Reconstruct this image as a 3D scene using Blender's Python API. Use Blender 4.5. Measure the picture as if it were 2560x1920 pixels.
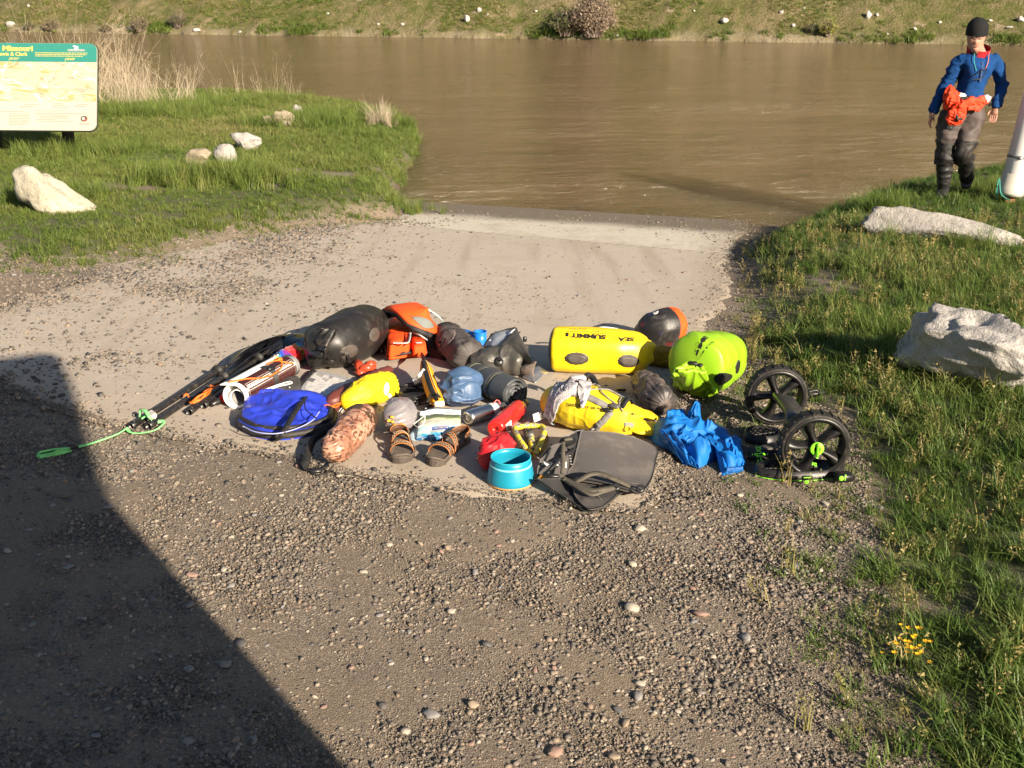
import bpy, math, random
import numpy as np
from mathutils import Vector, Matrix
random.seed(7); RNG = np.random.default_rng(11)
for o in list(bpy.data.objects): bpy.data.objects.remove(o)
SC = bpy.context.scene; COL = SC.collection
# ------------------------------------------------------------------ camera
CAM_H, F_PX, PITCH = 1.9, 2656.0, math.radians(20.2)
cd = bpy.data.cameras.new("camera"); cam = bpy.data.objects.new("camera", cd); COL.objects.link(cam)
cd.sensor_width = 36; cd.sensor_fit = 'HORIZONTAL'; cd.lens = F_PX/2560*36
cd.clip_start = .05; cd.clip_end = 1500
cam.location = (0, 0, CAM_H); cam.rotation_euler = (math.pi/2-PITCH, 0, 0); SC.camera = cam
# ------------------------------------------------------------------ light
SUN_AZ, SUN_EL = math.radians(37), math.radians(23)     # shadows run 37 deg left of straight away
sd = Vector((math.sin(SUN_AZ)*math.cos(SUN_EL), -math.cos(SUN_AZ)*math.cos(SUN_EL), math.sin(SUN_EL)))
sl = bpy.data.lights.new("sun", 'SUN'); sun = bpy.data.objects.new("sun", sl); COL.objects.link(sun)
sl.energy = 5.0; sl.angle = math.radians(.53); sl.color = (1, .855, .675)
sun.location = (6, -8, 9); sun.rotation_euler = sd.to_track_quat('Z', 'Y').to_euler()
W = bpy.data.worlds.new("World"); SC.world = W; W.use_nodes = True
nt = W.node_tree; nt.nodes.clear()
sky = nt.nodes.new('ShaderNodeTexSky'); sky.sky_type = 'NISHITA'; sky.sun_disc = False
sky.sun_elevation = SUN_EL; sky.sun_rotation = math.atan2(sd.x, sd.y)
bg = nt.nodes.new('ShaderNodeBackground'); bg.inputs[1].default_value = .048
wo = nt.nodes.new('ShaderNodeOutputWorld')
nt.links.new(sky.outputs[0], bg.inputs[0]); nt.links.new(bg.outputs[0], wo.inputs[0])
SC.view_settings.view_transform = 'Standard'; SC.view_settings.look = 'None'
SC.view_settings.exposure = 1.4; SC.view_settings.gamma = 1; SC.view_settings.use_curve_mapping = False
SC.render.engine = 'CYCLES'
SC.cycles.max_bounces = 6; SC.cycles.use_denoising = True
# ------------------------------------------------------------------ photograph -> place
cP, sP = math.cos(PITCH), math.sin(PITCH)
def ray(px, py):
    X, Y = px-1280, 960-py
    return np.array([X, F_PX*cP+Y*sP, -F_PX*sP+Y*cP])
AX = math.radians(17); sA, cA = math.sin(AX), math.cos(AX)
WATER_Z = -0.40
def ramp_z(x, y):
    s = x*sA+y*cA
    return -.056*np.maximum(0, s-4.2)
def land_z(x, y):
    s = x*sA+y*cA
    return -.014*np.maximum(0, s-4.2)
def hit(px, py, fn, dz=0):
    d = ray(px, py); z = dz
    for _ in range(12):
        t = (CAM_H-z)/-d[2]; z = float(fn(d[0]*t, d[1]*t))+dz
    return np.array([d[0]*t, d[1]*t, z])
def hit_z(px, py, z):
    d = ray(px, py); t = (CAM_H-z)/-d[2]
    return np.array([d[0]*t, d[1]*t, z])
def hit_y(px, py, Y):
    d = ray(px, py); t = Y/d[1]
    return np.array([d[0]*t, Y, CAM_H+d[2]*t])
def poly_px(pts, fn): return np.array([hit(a, b, fn)[:2] for a, b in pts])
# ------------------------------------------------------------------ numpy helpers
def _hash(i, j, k, seed):
    h = (i*374761393+j*668265263+k*2147483647+seed*974634777) & 0xffffffff
    h = ((h ^ (h >> 13))*1274126177) & 0xffffffff
    h = h ^ (h >> 16)
    return (h & 0xffff)/65535.0
def vnoise(p, scale=1.0, seed=0):
    p = np.asarray(p, float)*scale
    if p.shape[-1] == 2: p = np.concatenate([p, np.zeros(p.shape[:-1]+(1,))], -1)
    i = np.floor(p).astype(np.int64); f = p-i; f = f*f*(3-2*f)
    r = 0
    for dx in (0, 1):
        for dy in (0, 1):
            for dz in (0, 1):
                w = (f[..., 0] if dx else 1-f[..., 0])*(f[..., 1] if dy else 1-f[..., 1])*(f[..., 2] if dz else 1-f[..., 2])
                r = r+w*_hash(i[..., 0]+dx, i[..., 1]+dy, i[..., 2]+dz, seed)
    return r*2-1
def fbm(p, scale=1.0, seed=0, n=3):
    r, a = 0, 1
    for k in range(n): r = r+a*vnoise(p, scale*2**k, seed+k*17); a *= .5
    return r/1.75
def ridged(p, scale=1.0, seed=0): return 1-np.abs(vnoise(p, scale, seed))*2
def sstep(a, b, x):
    t = np.clip((x-a)/(b-a), 0, 1); return t*t*(3-2*t)
def poly_sd(P, poly):
    """signed distance of points to a polygon, positive inside"""
    x, y = P[:, 0], P[:, 1]; d = np.full(len(P), 1e9); ins = np.zeros(len(P), bool)
    n = len(poly)
    for i in range(n):
        a, b = poly[i], poly[(i+1) % n]
        e = b-a; w = P-a
        t = np.clip((w@e)/max(e@e, 1e-12), 0, 1)
        d = np.minimum(d, np.hypot(w[:, 0]-t*e[0], w[:, 1]-t*e[1]))
        c = (a[1] > y) != (b[1] > y)
        with np.errstate(divide='ignore', invalid='ignore'):
            xi = a[0]+(y-a[1])/(b[1]-a[1])*e[0]
        ins ^= c & (x < xi)
    return np.where(ins, d, -d)
def spline(pts, n=24):
    p = np.array(pts, float)
    if len(p) == 2: return p[0]+(p[1]-p[0])*np.linspace(0, 1, n)[:, None]
    q = np.vstack([2*p[0]-p[1], p, 2*p[-1]-p[-2]]); m = len(p)-1
    u = np.linspace(0, m-1e-6, n); i = u.astype(int); t = (u-i)[:, None]
    a, b, c, d = q[i], q[i+1], q[i+2], q[i+3]
    return .5*((2*b)+(-a+c)*t+(2*a-5*b+4*c-d)*t*t+(-a+3*b-3*c+d)*t**3)
def interp(xs, ys, x):
    ys = np.array(ys, float)
    if ys.ndim == 1: return np.interp(x, xs, ys)
    return np.stack([np.interp(x, xs, ys[:, k]) for k in range(ys.shape[1])], -1)
def smooth_interp(xs, ys, x):
    """monotone-ish cubic through control values"""
    xs = np.array(xs, float); ys = np.array(ys, float); m = np.gradient(ys, xs)
    x = np.clip(x, xs[0], xs[-1]); i = np.clip(np.searchsorted(xs, x)-1, 0, len(xs)-2)
    h = xs[i+1]-xs[i]; t = (x-xs[i])/h
    return (2*t**3-3*t*t+1)*ys[i]+(t**3-2*t*t+t)*h*m[i]+(-2*t**3+3*t*t)*ys[i+1]+(t**3-t*t)*h*m[i+1]
# ------------------------------------------------------------------ scene graph helpers
def tag(o, label=None, cat=None, group=None, kind=None):
    if label: o['label'] = label
    if cat: o['category'] = cat
    if group: o['group'] = group
    if kind: o['kind'] = kind
    return o
def mesh(name, verts, faces, mat=None, smooth=True):
    me = bpy.data.meshes.new(name)
    verts = np.asarray(verts, float)
    if isinstance(faces, np.ndarray):
        nf, k = faces.shape
        me.vertices.add(len(verts)); me.vertices.foreach_set('co', verts.ravel())
        me.loops.add(nf*k); me.loops.foreach_set('vertex_index', faces.ravel().astype(np.int32))
        me.polygons.add(nf); me.polygons.foreach_set('loop_start', np.arange(0, nf*k, k, dtype=np.int32))
        me.polygons.foreach_set('loop_total', np.full(nf, k, dtype=np.int32))
        me.update(calc_edges=True); me.validate()
    else:
        me.from_pydata(verts.tolist(), [], [list(map(int, f)) for f in faces]); me.update()
    if smooth and len(me.polygons): me.polygons.foreach_set('use_smooth', np.ones(len(me.polygons), bool))
    if mat: me.materials.append(mat)
    return me
def link(name, data, parent=None):
    o = bpy.data.objects.new(name, data); COL.objects.link(o)
    if parent is not None: o.parent = parent
    return o
def thing(name, label, cat, loc=(0, 0, 0), rotz=0, group=None):
    o = link(name, None); o.location = [float(v) for v in loc]; o.rotation_euler = (0, 0, rotz); o.empty_display_size = .1
    return tag(o, label, cat, group)
def _root(o):
    while o.parent is not None: o = o.parent
    return o
def part(name, vf, mat, parent, smooth=True, label=None, world=True, kind=None):
    v, f = vf; v = np.asarray(v, float)
    if world:
        r = _root(parent); v = v-np.array(r.location)
        a = -r.rotation_euler[2]
        if abs(a) > 1e-9:
            c, s = math.cos(a), math.sin(a); v = np.stack([v[:, 0]*c-v[:, 1]*s, v[:, 0]*s+v[:, 1]*c, v[:, 2]], -1)
    o = link(name, mesh(name, v, f, mat, smooth), parent)
    if label: o['label'] = label
    if kind: o['kind'] = kind
    return o
def solo(name, vf, mat, label, cat, group=None, smooth=True, origin=None):
    """a thing that is one mesh; world coordinates in"""
    v, f = vf; v = np.asarray(v, float)
    if origin is None: origin = np.array([v[:, 0].mean(), v[:, 1].mean(), v[:, 2].min()])
    o = link(name, mesh(name, v-origin, f, mat, smooth)); o.location = origin.tolist()
    return tag(o, label, cat, group)
def copy_tree(o, parent=None):
    c = o.copy(); COL.objects.link(c)
    if parent is not None: c.parent = parent
    for ch in list(o.children): copy_tree(ch, c)
    return c
def join(*vfs):
    V, F, n = [], [], 0
    for v, f in vfs:
        v = np.asarray(v, float); V.append(v); F += [[int(i)+n for i in q] for q in f]; n += len(v)
    return np.vstack(V), F
# ------------------------------------------------------------------ shape helpers (world coordinates)
def grid_faces(nu, nv, wrap=False):
    i = np.arange(nu-1)[:, None]; j = np.arange(nv if wrap else nv-1)[None, :]
    j2 = (j+1) % nv
    a = i*nv+j; b = i*nv+j2; c = (i+1)*nv+j2; d = (i+1)*nv+j
    return np.stack([a+0*j, b+0*i, c+0*i, d+0*j], -1).reshape(-1, 4)
def frames(path, up=(0, 0, 1)):
    T = np.gradient(path, axis=0); T /= np.linalg.norm(T, axis=1)[:, None]+1e-12
    up = np.array(up, float)
    S = np.cross(T, up); n = np.linalg.norm(S, axis=1)
    bad = n < 1e-3
    if bad.any(): S[bad] = np.cross(T[bad], np.array([.3, .9, .1])); n = np.linalg.norm(S, axis=1)
    S /= n[:, None]; U = np.cross(S, T)
    return T, S, U
def tube(pts, r, n=8, res=None, cap=True, up=(0, 0, 1), raw=False):
    path = np.array(pts, float) if raw else spline(pts, res or max(12, 6*len(pts)))
    m = len(path); T, S, U = frames(path, up)
    r = np.interp(np.linspace(0, 1, m), np.linspace(0, 1, len(np.atleast_1d(r))), np.atleast_1d(r)) if np.ndim(r) else np.full(m, r)
    a = np.linspace(0, 2*math.pi, n, endpoint=False)
    v = path[:, None]+r[:, None, None]*(np.cos(a)[None, :, None]*S[:, None]+np.sin(a)[None, :, None]*U[:, None])
    f = grid_faces(m, n, True).tolist()
    if cap: f += [list(range(n)), [(m-1)*n+k for k in range(n)][::-1]]
    return v.reshape(-1, 3), f
def ribbon(pts, w, th=.002, up=(0, 0, 1), res=None, roll=None, raw=False):
    path = np.array(pts, float) if raw else spline(pts, res or max(12, 7*len(pts)))
    m = len(path); T, S, U = frames(path, up)
    if roll is not None:
        a = np.interp(np.linspace(0, 1, m), np.linspace(0, 1, len(roll)), roll)[:, None]
        S, U = S*np.cos(a)+U*np.sin(a), U*np.cos(a)-S*np.sin(a)
    w = np.interp(np.linspace(0, 1, m), np.linspace(0, 1, len(w)), w)[:, None] if np.ndim(w) else w
    v = np.stack([path-S*w/2-U*th/2, path+S*w/2-U*th/2, path+S*w/2+U*th/2, path-S*w/2+U*th/2], 1)
    f = grid_faces(m, 4, True).tolist()+[[0, 1, 2, 3], [(m-1)*4+k for k in (3, 2, 1, 0)]]
    return v.reshape(-1, 3), f
def lathe(prof, n=32, center=(0, 0, 0), axis=(0, 0, 1), cap0=False, cap1=False):
    ax = np.array(axis, float); ax /= np.linalg.norm(ax)
    e1 = np.cross(ax, [0, 0, 1.0]) if abs(ax[2]) < .95 else np.cross(ax, [0, 1.0, 0]); e1 /= np.linalg.norm(e1); e2 = np.cross(ax, e1)
    a = np.linspace(0, 2*math.pi, n, endpoint=False); p = np.array(prof, float)
    v = np.array(center, float)+p[:, None, 1, None]*ax+p[:, None, 0, None]*(np.cos(a)[None, :, None]*e1+np.sin(a)[None, :, None]*e2)
    m = len(p); f = grid_faces(m, n, True).tolist()
    if cap0: f.append(list(range(n)))
    if cap1: f.append([(m-1)*n+k for k in range(n)][::-1])
    return v.reshape(-1, 3), f
def rbox(c, sx, sy, sz, rotz=0, b=.004, M=None):
    """bevelled box centred on c"""
    V = []
    hx, hy, hz = sx/2, sy/2, sz/2; b = min(b, hx*.9, hy*.9, hz*.9)
    lev = [(-hz, b), (-hz+b, 0), (hz-b, 0), (hz, b)]
    for z, i in lev:
        ex, ey = hx-i, hy-i
        for x, y in ((-ex+b, -ey), (ex-b, -ey), (ex, -ey+b), (ex, ey-b), (ex-b, ey), (-ex+b, ey), (-ex, ey-b), (-ex, -ey+b)): V.append((x, y, z))
    V = np.array(V); f = grid_faces(4, 8, True).tolist()+[list(range(8))[::-1], [24+k for k in range(8)]]
    if M is not None: V = V@np.array(M).T
    cz, s = math.cos(rotz), math.sin(rotz)
    V = np.stack([V[:, 0]*cz-V[:, 1]*s, V[:, 0]*s+V[:, 1]*cz, V[:, 2]], -1)
    return V+np.array(c, float), f
def extrude(poly, z0, z1, bev=0.0):
    """closed 2D polygon (world xy) raised from z0 to z1 (z may be callables of xy)"""
    p = np.array(poly, float); n = len(p)
    g0 = z0(p[:, 0], p[:, 1]) if callable(z0) else np.full(n, z0); g1 = z1(p[:, 0], p[:, 1]) if callable(z1) else np.full(n, z1)
    v = np.vstack([np.c_[p, g0], np.c_[p, g1]])
    f = [[i, (i+1) % n, n+(i+1) % n, n+i] for i in range(n)]+[list(range(n))[::-1], [n+i for i in range(n)]]
    return v, f
def pillow(outline, zfn, th, rings=14, n=72, p=2.2, wr=.25, wscale=14, seed=0, c=None, tilt=None, floor=.15):
    """soft body on the ground: outline in world xy (closed, star-shaped round c), th = thickness"""
    o = spline(list(outline)+[outline[0]], n+1)[:-1]
    c = o.mean(0) if c is None else np.array(c, float)
    rr = np.linspace(0, 1, rings)**.75
    X = c+(o-c)[None]*rr[:, None, None]
    prof = (1-rr**p)**(1/p)
    P = X.reshape(-1, 2)
    t = th if not callable(th) else th(P[:, 0], P[:, 1]).reshape(rings, n)
    w = 1+wr*(.6*fbm(P, wscale, seed)+.9*(ridged(P, wscale*.7, seed+5)-.4)).reshape(rings, n)
    zt = t*(floor*(prof > 0)+(1-floor)*prof)[:, None]*w if floor else t*prof[:, None]*w
    zb = zfn(P[:, 0], P[:, 1]).reshape(rings, n)
    top = np.concatenate([X, (zb+zt)[..., None]], -1).reshape(-1, 3)
    bot = np.concatenate([X[-1], zb[-1][:, None]], -1)
    f = grid_faces(rings, n, True).tolist(); k = rings*n
    f += [[(rings-1)*n+j, (rings-1)*n+(j+1) % n, k+(j+1) % n, k+j] for j in range(n)]+[[k+j for j in range(n)]]
    return np.vstack([top, bot]), f
def rock(size, seed=0, n=3, rough=.28, facets=7):
    """angular stone, unit-ish blob cut by random planes, scaled to size, base at z=0"""
    import bmesh
    bm = bmesh.new(); bmesh.ops.create_icosphere(bm, subdivisions=n, radius=1)
    v = np.array([x.co[:] for x in bm.verts]); f = [[q.index for q in p.verts] for p in bm.faces]; bm.free()
    r = np.random.default_rng(seed)
    for _ in range(facets):
        d = r.normal(size=3); d /= np.linalg.norm(d); k = r.uniform(.45, .78)
        s = v@d; v = v-np.outer(np.maximum(0, s-k)*.97, d)
    nrm = v/np.linalg.norm(v, axis=1)[:, None]
    v = v+nrm*(rough*fbm(v, 1.7, seed)+.4*rough*(ridged(v, 3.1, seed+3)-.3)+.22*rough*fbm(v, 8, seed+9)[:])[:, None]*.6
    v = v*np.array(size)/2; v[:, 2] -= v[:, 2].min()
    return v, f
# a lofted soft bag with a parametric surface, so prints and straps can be laid on it
class Loft:
    def __init__(s, path, rx, rz, up=(0, 0, 1), ex=2.0, wr=0, wfun=None, flat=None, n=48, m=48, us=None):
        s.us = np.linspace(0, 1, len(path)) if us is None else np.array(us); s.path = np.array(path, float)
        s.rx = np.array(rx, float); s.rz = np.array(rz, float); s.up = up; s.ex = ex; s.wfun = wfun; s.flat = flat; s.n = n; s.m = m
    def axis(s, u):
        q = np.stack([smooth_interp(s.us, s.path[:, k], u) if len(s.us) > 2 else np.interp(u, s.us, s.path[:, k]) for k in range(3)], -1)
        return q
    def at(s, u, v, off=0):
        """u along 0..1, v angle in turns (0 = side, .25 = top)"""
        u, v = np.broadcast_arrays(np.asarray(u, float), np.asarray(v, float))
        sh = u.shape; u = u.ravel(); v = v.ravel()
        p = s.axis(u); e = 1e-3; t = s.axis(np.clip(u+e, 0, 1))-s.axis(np.clip(u-e, 0, 1)); t /= np.linalg.norm(t, axis=1)[:, None]
        S = np.cross(t, np.array(s.up, float)); S /= np.linalg.norm(S, axis=1)[:, None]; U = np.cross(S, t)
        uu = np.linspace(0, 1, len(s.rx)); rx = np.maximum(smooth_interp(uu, s.rx, u), 1e-4); rz = np.maximum(smooth_interp(uu, s.rz, u), 1e-4)
        a = v*2*math.pi; c, d = np.cos(a), np.sin(a)
        k = (np.abs(c)**s.ex+np.abs(d)**s.ex)**(-1/s.ex)
        g = 1
        if s.wfun: g = 1+s.wfun(u, v, p+S*(rx*k*c)[:, None]+U*(rz*k*d)[:, None])
        q = p+S*((rx*g+off)*k*c)[:, None]+U*((rz*g+off)*k*d)[:, None]
        if s.flat is not None:
            zf = s.flat(q[:, 0], q[:, 1])+.003; q[:, 2] = np.maximum(q[:, 2], zf)
        return q.reshape(sh+(3,))
    def mesh(s, caps=True):
        u = np.linspace(0, 1, s.m); v = np.linspace(0, 1, s.n, endpoint=False)
        q = s.at(u[:, None], v[None, :]).reshape(-1, 3); f = grid_faces(s.m, s.n, True).tolist()
        if caps: f += [list(range(s.n)), [(s.m-1)*s.n+k for k in range(s.n)][::-1]]
        return q, f
    def patch(s, pts_uv, off=.002, th=.0015, c=None, rings=6):
        """filled closed outline in (u,v), laid on the surface"""
        o = np.array(pts_uv, float); c = o.mean(0) if c is None else np.array(c); n = len(o); rr = np.linspace(0, 1, rings)
        X = c+(o-c)[None]*rr[:, None, None]
        top = s.at(X[..., 0], X[..., 1], off+th).reshape(-1, 3); bot = s.at(o[:, 0], o[:, 1], off-.004)
        k = rings*n; f = grid_faces(rings, n, True).tolist()+[[(rings-1)*n+j, (rings-1)*n+(j+1) % n, k+(j+1) % n, k+j] for j in range(n)]
        return np.vstack([top, bot]), f
    def find(s, px):
        """photograph pixels -> (u, v) of the nearest spot on the surface that faces the camera"""
        if not hasattr(s, 'gr'):
            u, v = np.meshgrid(np.linspace(.01, .99, 220), np.linspace(0, 1, 240, endpoint=False), indexing='ij'); q = s.at(u, v)
            n = np.cross(np.gradient(q, axis=0), np.roll(q, -1, 1)-np.roll(q, 1, 1)); c = s.axis(u.ravel()).reshape(q.shape)
            n *= np.sign((n*(q-c)).sum(-1))[..., None]; face = (n*(np.array([0, 0, CAM_H])-q)).sum(-1) > 0
            zc = q[..., 1]*cP-(q[..., 2]-CAM_H)*sP; yc = q[..., 1]*sP+(q[..., 2]-CAM_H)*cP
            s.gr = np.stack([1280+F_PX*q[..., 0]/zc, 960-F_PX*yc/zc], -1)[face], u[face], v[face]
        g, u, v = s.gr; px = np.atleast_2d(np.array(px, float)); k = np.array([np.argmin(((g-a)**2).sum(1)) for a in px])
        uv = np.c_[u[k], v[k]]; uv[:, 1] = uv[0, 1]+(uv[:, 1]-uv[0, 1]+.5) % 1-.5
        return uv
    def patch_px(s, pts, off=.002, th=.0015, n=32, rings=6):
        o = spline(list(pts)+[pts[0]], n+1)[:-1]; c = o.mean(0); uv = s.find(np.vstack([c[None], o])); return s.patch(uv[1:], off, th, uv[0], rings)
    def oval_px(s, cx, cy, rx, ry, rot=0, **k):
        a = np.linspace(0, 2*math.pi, 28, endpoint=False); x, y = rx*np.cos(a), ry*np.sin(a)
        return s.patch_px(np.c_[cx+x*math.cos(rot)-y*math.sin(rot), cy+x*math.sin(rot)+y*math.cos(rot)], **k)
    def strap_px(s, pts, w, **k): return s.strap(s.find(spline(pts, 24)), w, **k)
    def text_px(s, body, p0, p1, up, bold=.02, shear=0, off=.0026):
        """lettering whose baseline runs p0 -> p1 and whose capitals rise by 'up' (all in photograph pixels)"""
        tv, f = text2d(body, 1, bold, shear=shear); lo, hi = tv.min(0), tv.max(0); tv = (tv-lo)/(hi-lo); p0, p1, up = np.array(p0, float), np.array(p1, float), np.array(up, float)
        gx, gy = [g.ravel() for g in np.meshgrid(np.linspace(0, 1, 13), np.linspace(0, 1, 5))]
        c = s.find(p0+gx[:, None]*(p1-p0)+gy[:, None]*up); B = lambda x, y: np.stack([1+0*x, x, x*x, y, x*y], -1)
        co = np.linalg.lstsq(B(gx, gy), c, rcond=None)[0]; uv = B(tv[:, 0], tv[:, 1])@co; return s.at(uv[:, 0], uv[:, 1], off), f
    def oval(s, u, v, du, dv, off=.002, n=28, **k):
        a = np.linspace(0, 2*math.pi, n, endpoint=False); return s.patch(np.c_[u+du*np.cos(a), v+dv*np.sin(a)], off, **k)
    def strap(s, pts_uv, w, off=.003, th=.002, res=30):
        uv = spline(pts_uv, res); p = s.at(uv[:, 0], uv[:, 1], off); p2 = s.at(uv[:, 0], uv[:, 1], off+.01)
        N = p2-p; N /= np.linalg.norm(N, axis=1)[:, None]+1e-9
        T = np.gradient(p, axis=0); T /= np.linalg.norm(T, axis=1)[:, None]; S = np.cross(T, N)
        q = np.stack([p-S*w/2-N*.004, p+S*w/2-N*.004, p+S*w/2+N*th, p-S*w/2+N*th], 1).reshape(-1, 3)
        return q, grid_faces(res, 4, True).tolist()+[[0, 1, 2, 3], [(res-1)*4+k for k in (3, 2, 1, 0)]]
    def lay(s, vf, u0, v0, su, sv, off=.003):
        """lay flat art (x,y) on the surface: u = u0+x*su, v = v0+y*sv"""
        v, f = vf; return s.at(u0+v[:, 0]*su, v0+v[:, 1]*sv, off), f
def text2d(body, size=1.0, bold=0.0, align='CENTER', shear=0, space=1.0, sub=0):
    cu = bpy.data.curves.new('txt', 'FONT'); cu.body = body; cu.size = size; cu.align_x = align; cu.align_y = 'CENTER'
    cu.offset = bold; cu.shear = shear; cu.space_character = space; cu.resolution_u = 3; cu.fill_mode = 'FRONT'
    o = bpy.data.objects.new('txt', cu); COL.objects.link(o)
    dg = bpy.context.evaluated_depsgraph_get(); me = bpy.data.meshes.new_from_object(o.evaluated_get(dg))
    v = np.array([x.co[:] for x in me.vertices]); f = [list(p.vertices) for p in me.polygons]
    bpy.data.objects.remove(o); bpy.data.curves.remove(cu); bpy.data.meshes.remove(me)
    return (v[:, :2] if len(v) else np.zeros((0, 2))), f
def flat_art(v2f, o, ex, ey, n=None, off=.0015):
    """place 2D art on a plane: o + x*ex + y*ey"""
    v, f = v2f; ex = np.array(ex, float); ey = np.array(ey, float)
    nn = np.cross(ex, ey); nn /= np.linalg.norm(nn)
    return np.array(o, float)+v[:, :1]*ex+v[:, 1:2]*ey+nn*off, f
def rect2d(x0, y0, x1, y1): return np.array([[x0, y0], [x1, y0], [x1, y1], [x0, y1]], float), [[0, 1, 2, 3]]
# ------------------------------------------------------------------ materials
def srgb(r, g, b):
    f = lambda c: (c/255)/12.92 if c/255 <= .04045 else ((c/255+.055)/1.055)**2.4
    return (f(r), f(g), f(b))
class NT:
    def __init__(s, m):
        s.t = m.node_tree; s.t.nodes.clear(); s.out = s.n('OutputMaterial'); s.b = s.n('BsdfPrincipled'); s.l(s.b.outputs[0], s.out.inputs[0])
    def n(s, typ, **kw):
        x = s.t.nodes.new('ShaderNode'+typ)
        for k, v in kw.items(): setattr(x, k, v)
        return x
    def l(s, a, b): s.t.links.new(a, b)
    def tc(s, kind='Object'): return s.n('TexCoord').outputs[kind]
    def noise(s, vec, scale, detail=3, rough=.55, dist=0):
        x = s.n('TexNoise'); x.inputs['Scale'].default_value = scale; x.inputs['Detail'].default_value = detail
        x.inputs['Roughness'].default_value = rough; x.inputs['Distortion'].default_value = dist
        if vec is not None: s.l(vec, x.inputs['Vector'])
        return x
    def ramp(s, fac, stops):
        x = s.n('ValToRGB'); cr = x.color_ramp
        while len(cr.elements) > 1: cr.elements.remove(cr.elements[0])
        for i, (p, c) in enumerate(stops):
            e = cr.elements[0] if i == 0 else cr.elements.new(p)
            e.position = p; e.color = (*c, 1) if len(c) == 3 else c
        s.l(fac, x.inputs[0]); return x.outputs[0]
    def mix(s, fac, a, b, blend='MIX'):
        x = s.n('Mix', data_type='RGBA', blend_type=blend)
        for sock, v in ((x.inputs[0], fac), (x.inputs[6], a), (x.inputs[7], b)):
            if hasattr(v, 'node'): s.l(v, sock)
            elif isinstance(v, (int, float)): sock.default_value = v if sock == x.inputs[0] else (v, v, v, 1)
            else: sock.default_value = (*v[:3], 1)
        return x.outputs[2]
    def math(s, op, a, b=None, c=None, clamp=False):
        x = s.n('Math', operation=op, use_clamp=clamp)
        for i, v in enumerate((a, b, c)):
            if v is None: continue
            if hasattr(v, 'node'): s.l(v, x.inputs[i])
            else: x.inputs[i].default_value = v
        return x.outputs[0]
    def mapping(s, vec, scale=(1, 1, 1), rot=(0, 0, 0), loc=(0, 0, 0)):
        x = s.n('Mapping'); x.inputs['Scale'].default_value = scale; x.inputs['Rotation'].default_value = rot; x.inputs['Location'].default_value = loc
        s.l(vec, x.inputs[0]); return x.outputs[0]
    def bump(s, h, strength=.3, dist=.01, normal=None):
        x = s.n('Bump'); x.inputs['Strength'].default_value = strength; x.inputs['Distance'].default_value = dist
        s.l(h, x.inputs['Height'])
        if normal is not None: s.l(normal, x.inputs['Normal'])
        return x.outputs[0]
    def attr(s, name, typ='GEOMETRY'):
        x = s.n('Attribute', attribute_type=typ); x.attribute_name = name; return x
    def set(s, **kw):
        for k, v in kw.items():
            sock = s.b.inputs[{'col': 'Base Color', 'rough': 'Roughness', 'metal': 'Metallic', 'spec': 'Specular IOR Level', 'normal': 'Normal', 'alpha': 'Alpha',
                               'trans': 'Transmission Weight', 'sss': 'Subsurface Weight', 'sheen': 'Sheen Weight', 'coat': 'Coat Weight', 'emit': 'Emission Color'}[k]]
            if hasattr(v, 'node'): s.l(v, sock)
            elif isinstance(v, (int, float)): sock.default_value = v
            else: sock.default_value = (*v[:3], 1)
MATS = {}
def M(name, col, rough=.55, var=.12, vscale=9, bump=.15, bscale=90, bdist=.004, spec=.4, metal=0, sheen=0, weave=0, dirt=.12, dirtcol=(.28, .23, .17), coat=0):
    """plain material: colour with mottling, a little dust and fine relief"""
    if name in MATS: return MATS[name]
    m = bpy.data.materials.new(name); m.use_nodes = True; t = NT(m); MATS[name] = m
    tc = t.tc()
    a = t.noise(tc, vscale, 4).outputs[0]
    c = t.mix(t.ramp(a, [(.3, (0, 0, 0)), (.7, (1, 1, 1))]), [x*(1-var) for x in col], [min(1, x*(1+var)) for x in col])
    if dirt:
        d = t.noise(tc, vscale*2.3, 5, .65).outputs[0]
        c = t.mix(t.ramp(d, [(.52, (0, 0, 0)), (.8, (dirt*2,)*3)]), c, dirtcol)
    t.set(col=c, metal=metal, spec=spec)
    t.set(rough=t.math('ADD', rough-.08, t.math('MULTIPLY', t.noise(tc, vscale*3, 3).outputs[0], .16)))
    if sheen: t.set(sheen=sheen)
    if coat: t.set(coat=coat)
    h = t.noise(tc, bscale, 4, .6).outputs[0]
    if weave:
        w1 = t.n('TexWave', bands_direction='X'); w1.inputs['Scale'].default_value = weave; t.l(tc, w1.inputs[0])
        w2 = t.n('TexWave', bands_direction='Y'); w2.inputs['Scale'].default_value = weave; t.l(tc, w2.inputs[0])
        h = t.math('ADD', h, t.math('MULTIPLY', t.math('ADD', w1.outputs[1], w2.outputs[1]), .3))
    if bump: t.set(normal=t.bump(h, bump, bdist))
    return m
# ================================================================== ground
LEFT_PX = [(-700, 640), (0, 612), (120, 640), (250, 628), (400, 598), (520, 566), (640, 540), (730, 520), (800, 508), (900, 500), (985, 486), (1002, 458), (985, 430), (1008, 392), (1050, 352), (1072, 312), (1000, 292), (940, 262), (820, 246), (700, 236), (560, 226), (440, 214), (240, 190), (0, 160), (-900, 120)]
RIGHT_PX = [(3300, 330), (2560, 402), (2400, 415), (2250, 436), (2130, 470), (2030, 505), (1950, 535), (1895, 556), (1872, 600), (1885, 680), (1930, 740), (1925, 800), (1880, 860), (1905, 930), (1990, 960), (2105, 1060), (2115, 1180), (2115, 1300), (2130, 1400), (2150, 1520), (2180, 1650), (2215, 1780), (2260, 1960), (2350, 2300), (3600, 2300)]
LEFT = poly_px(LEFT_PX, land_z); RIGHT = poly_px(RIGHT_PX, land_z)
RIGHT = np.vstack([RIGHT, [[14, 1.0], [14, 10]]])
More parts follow.
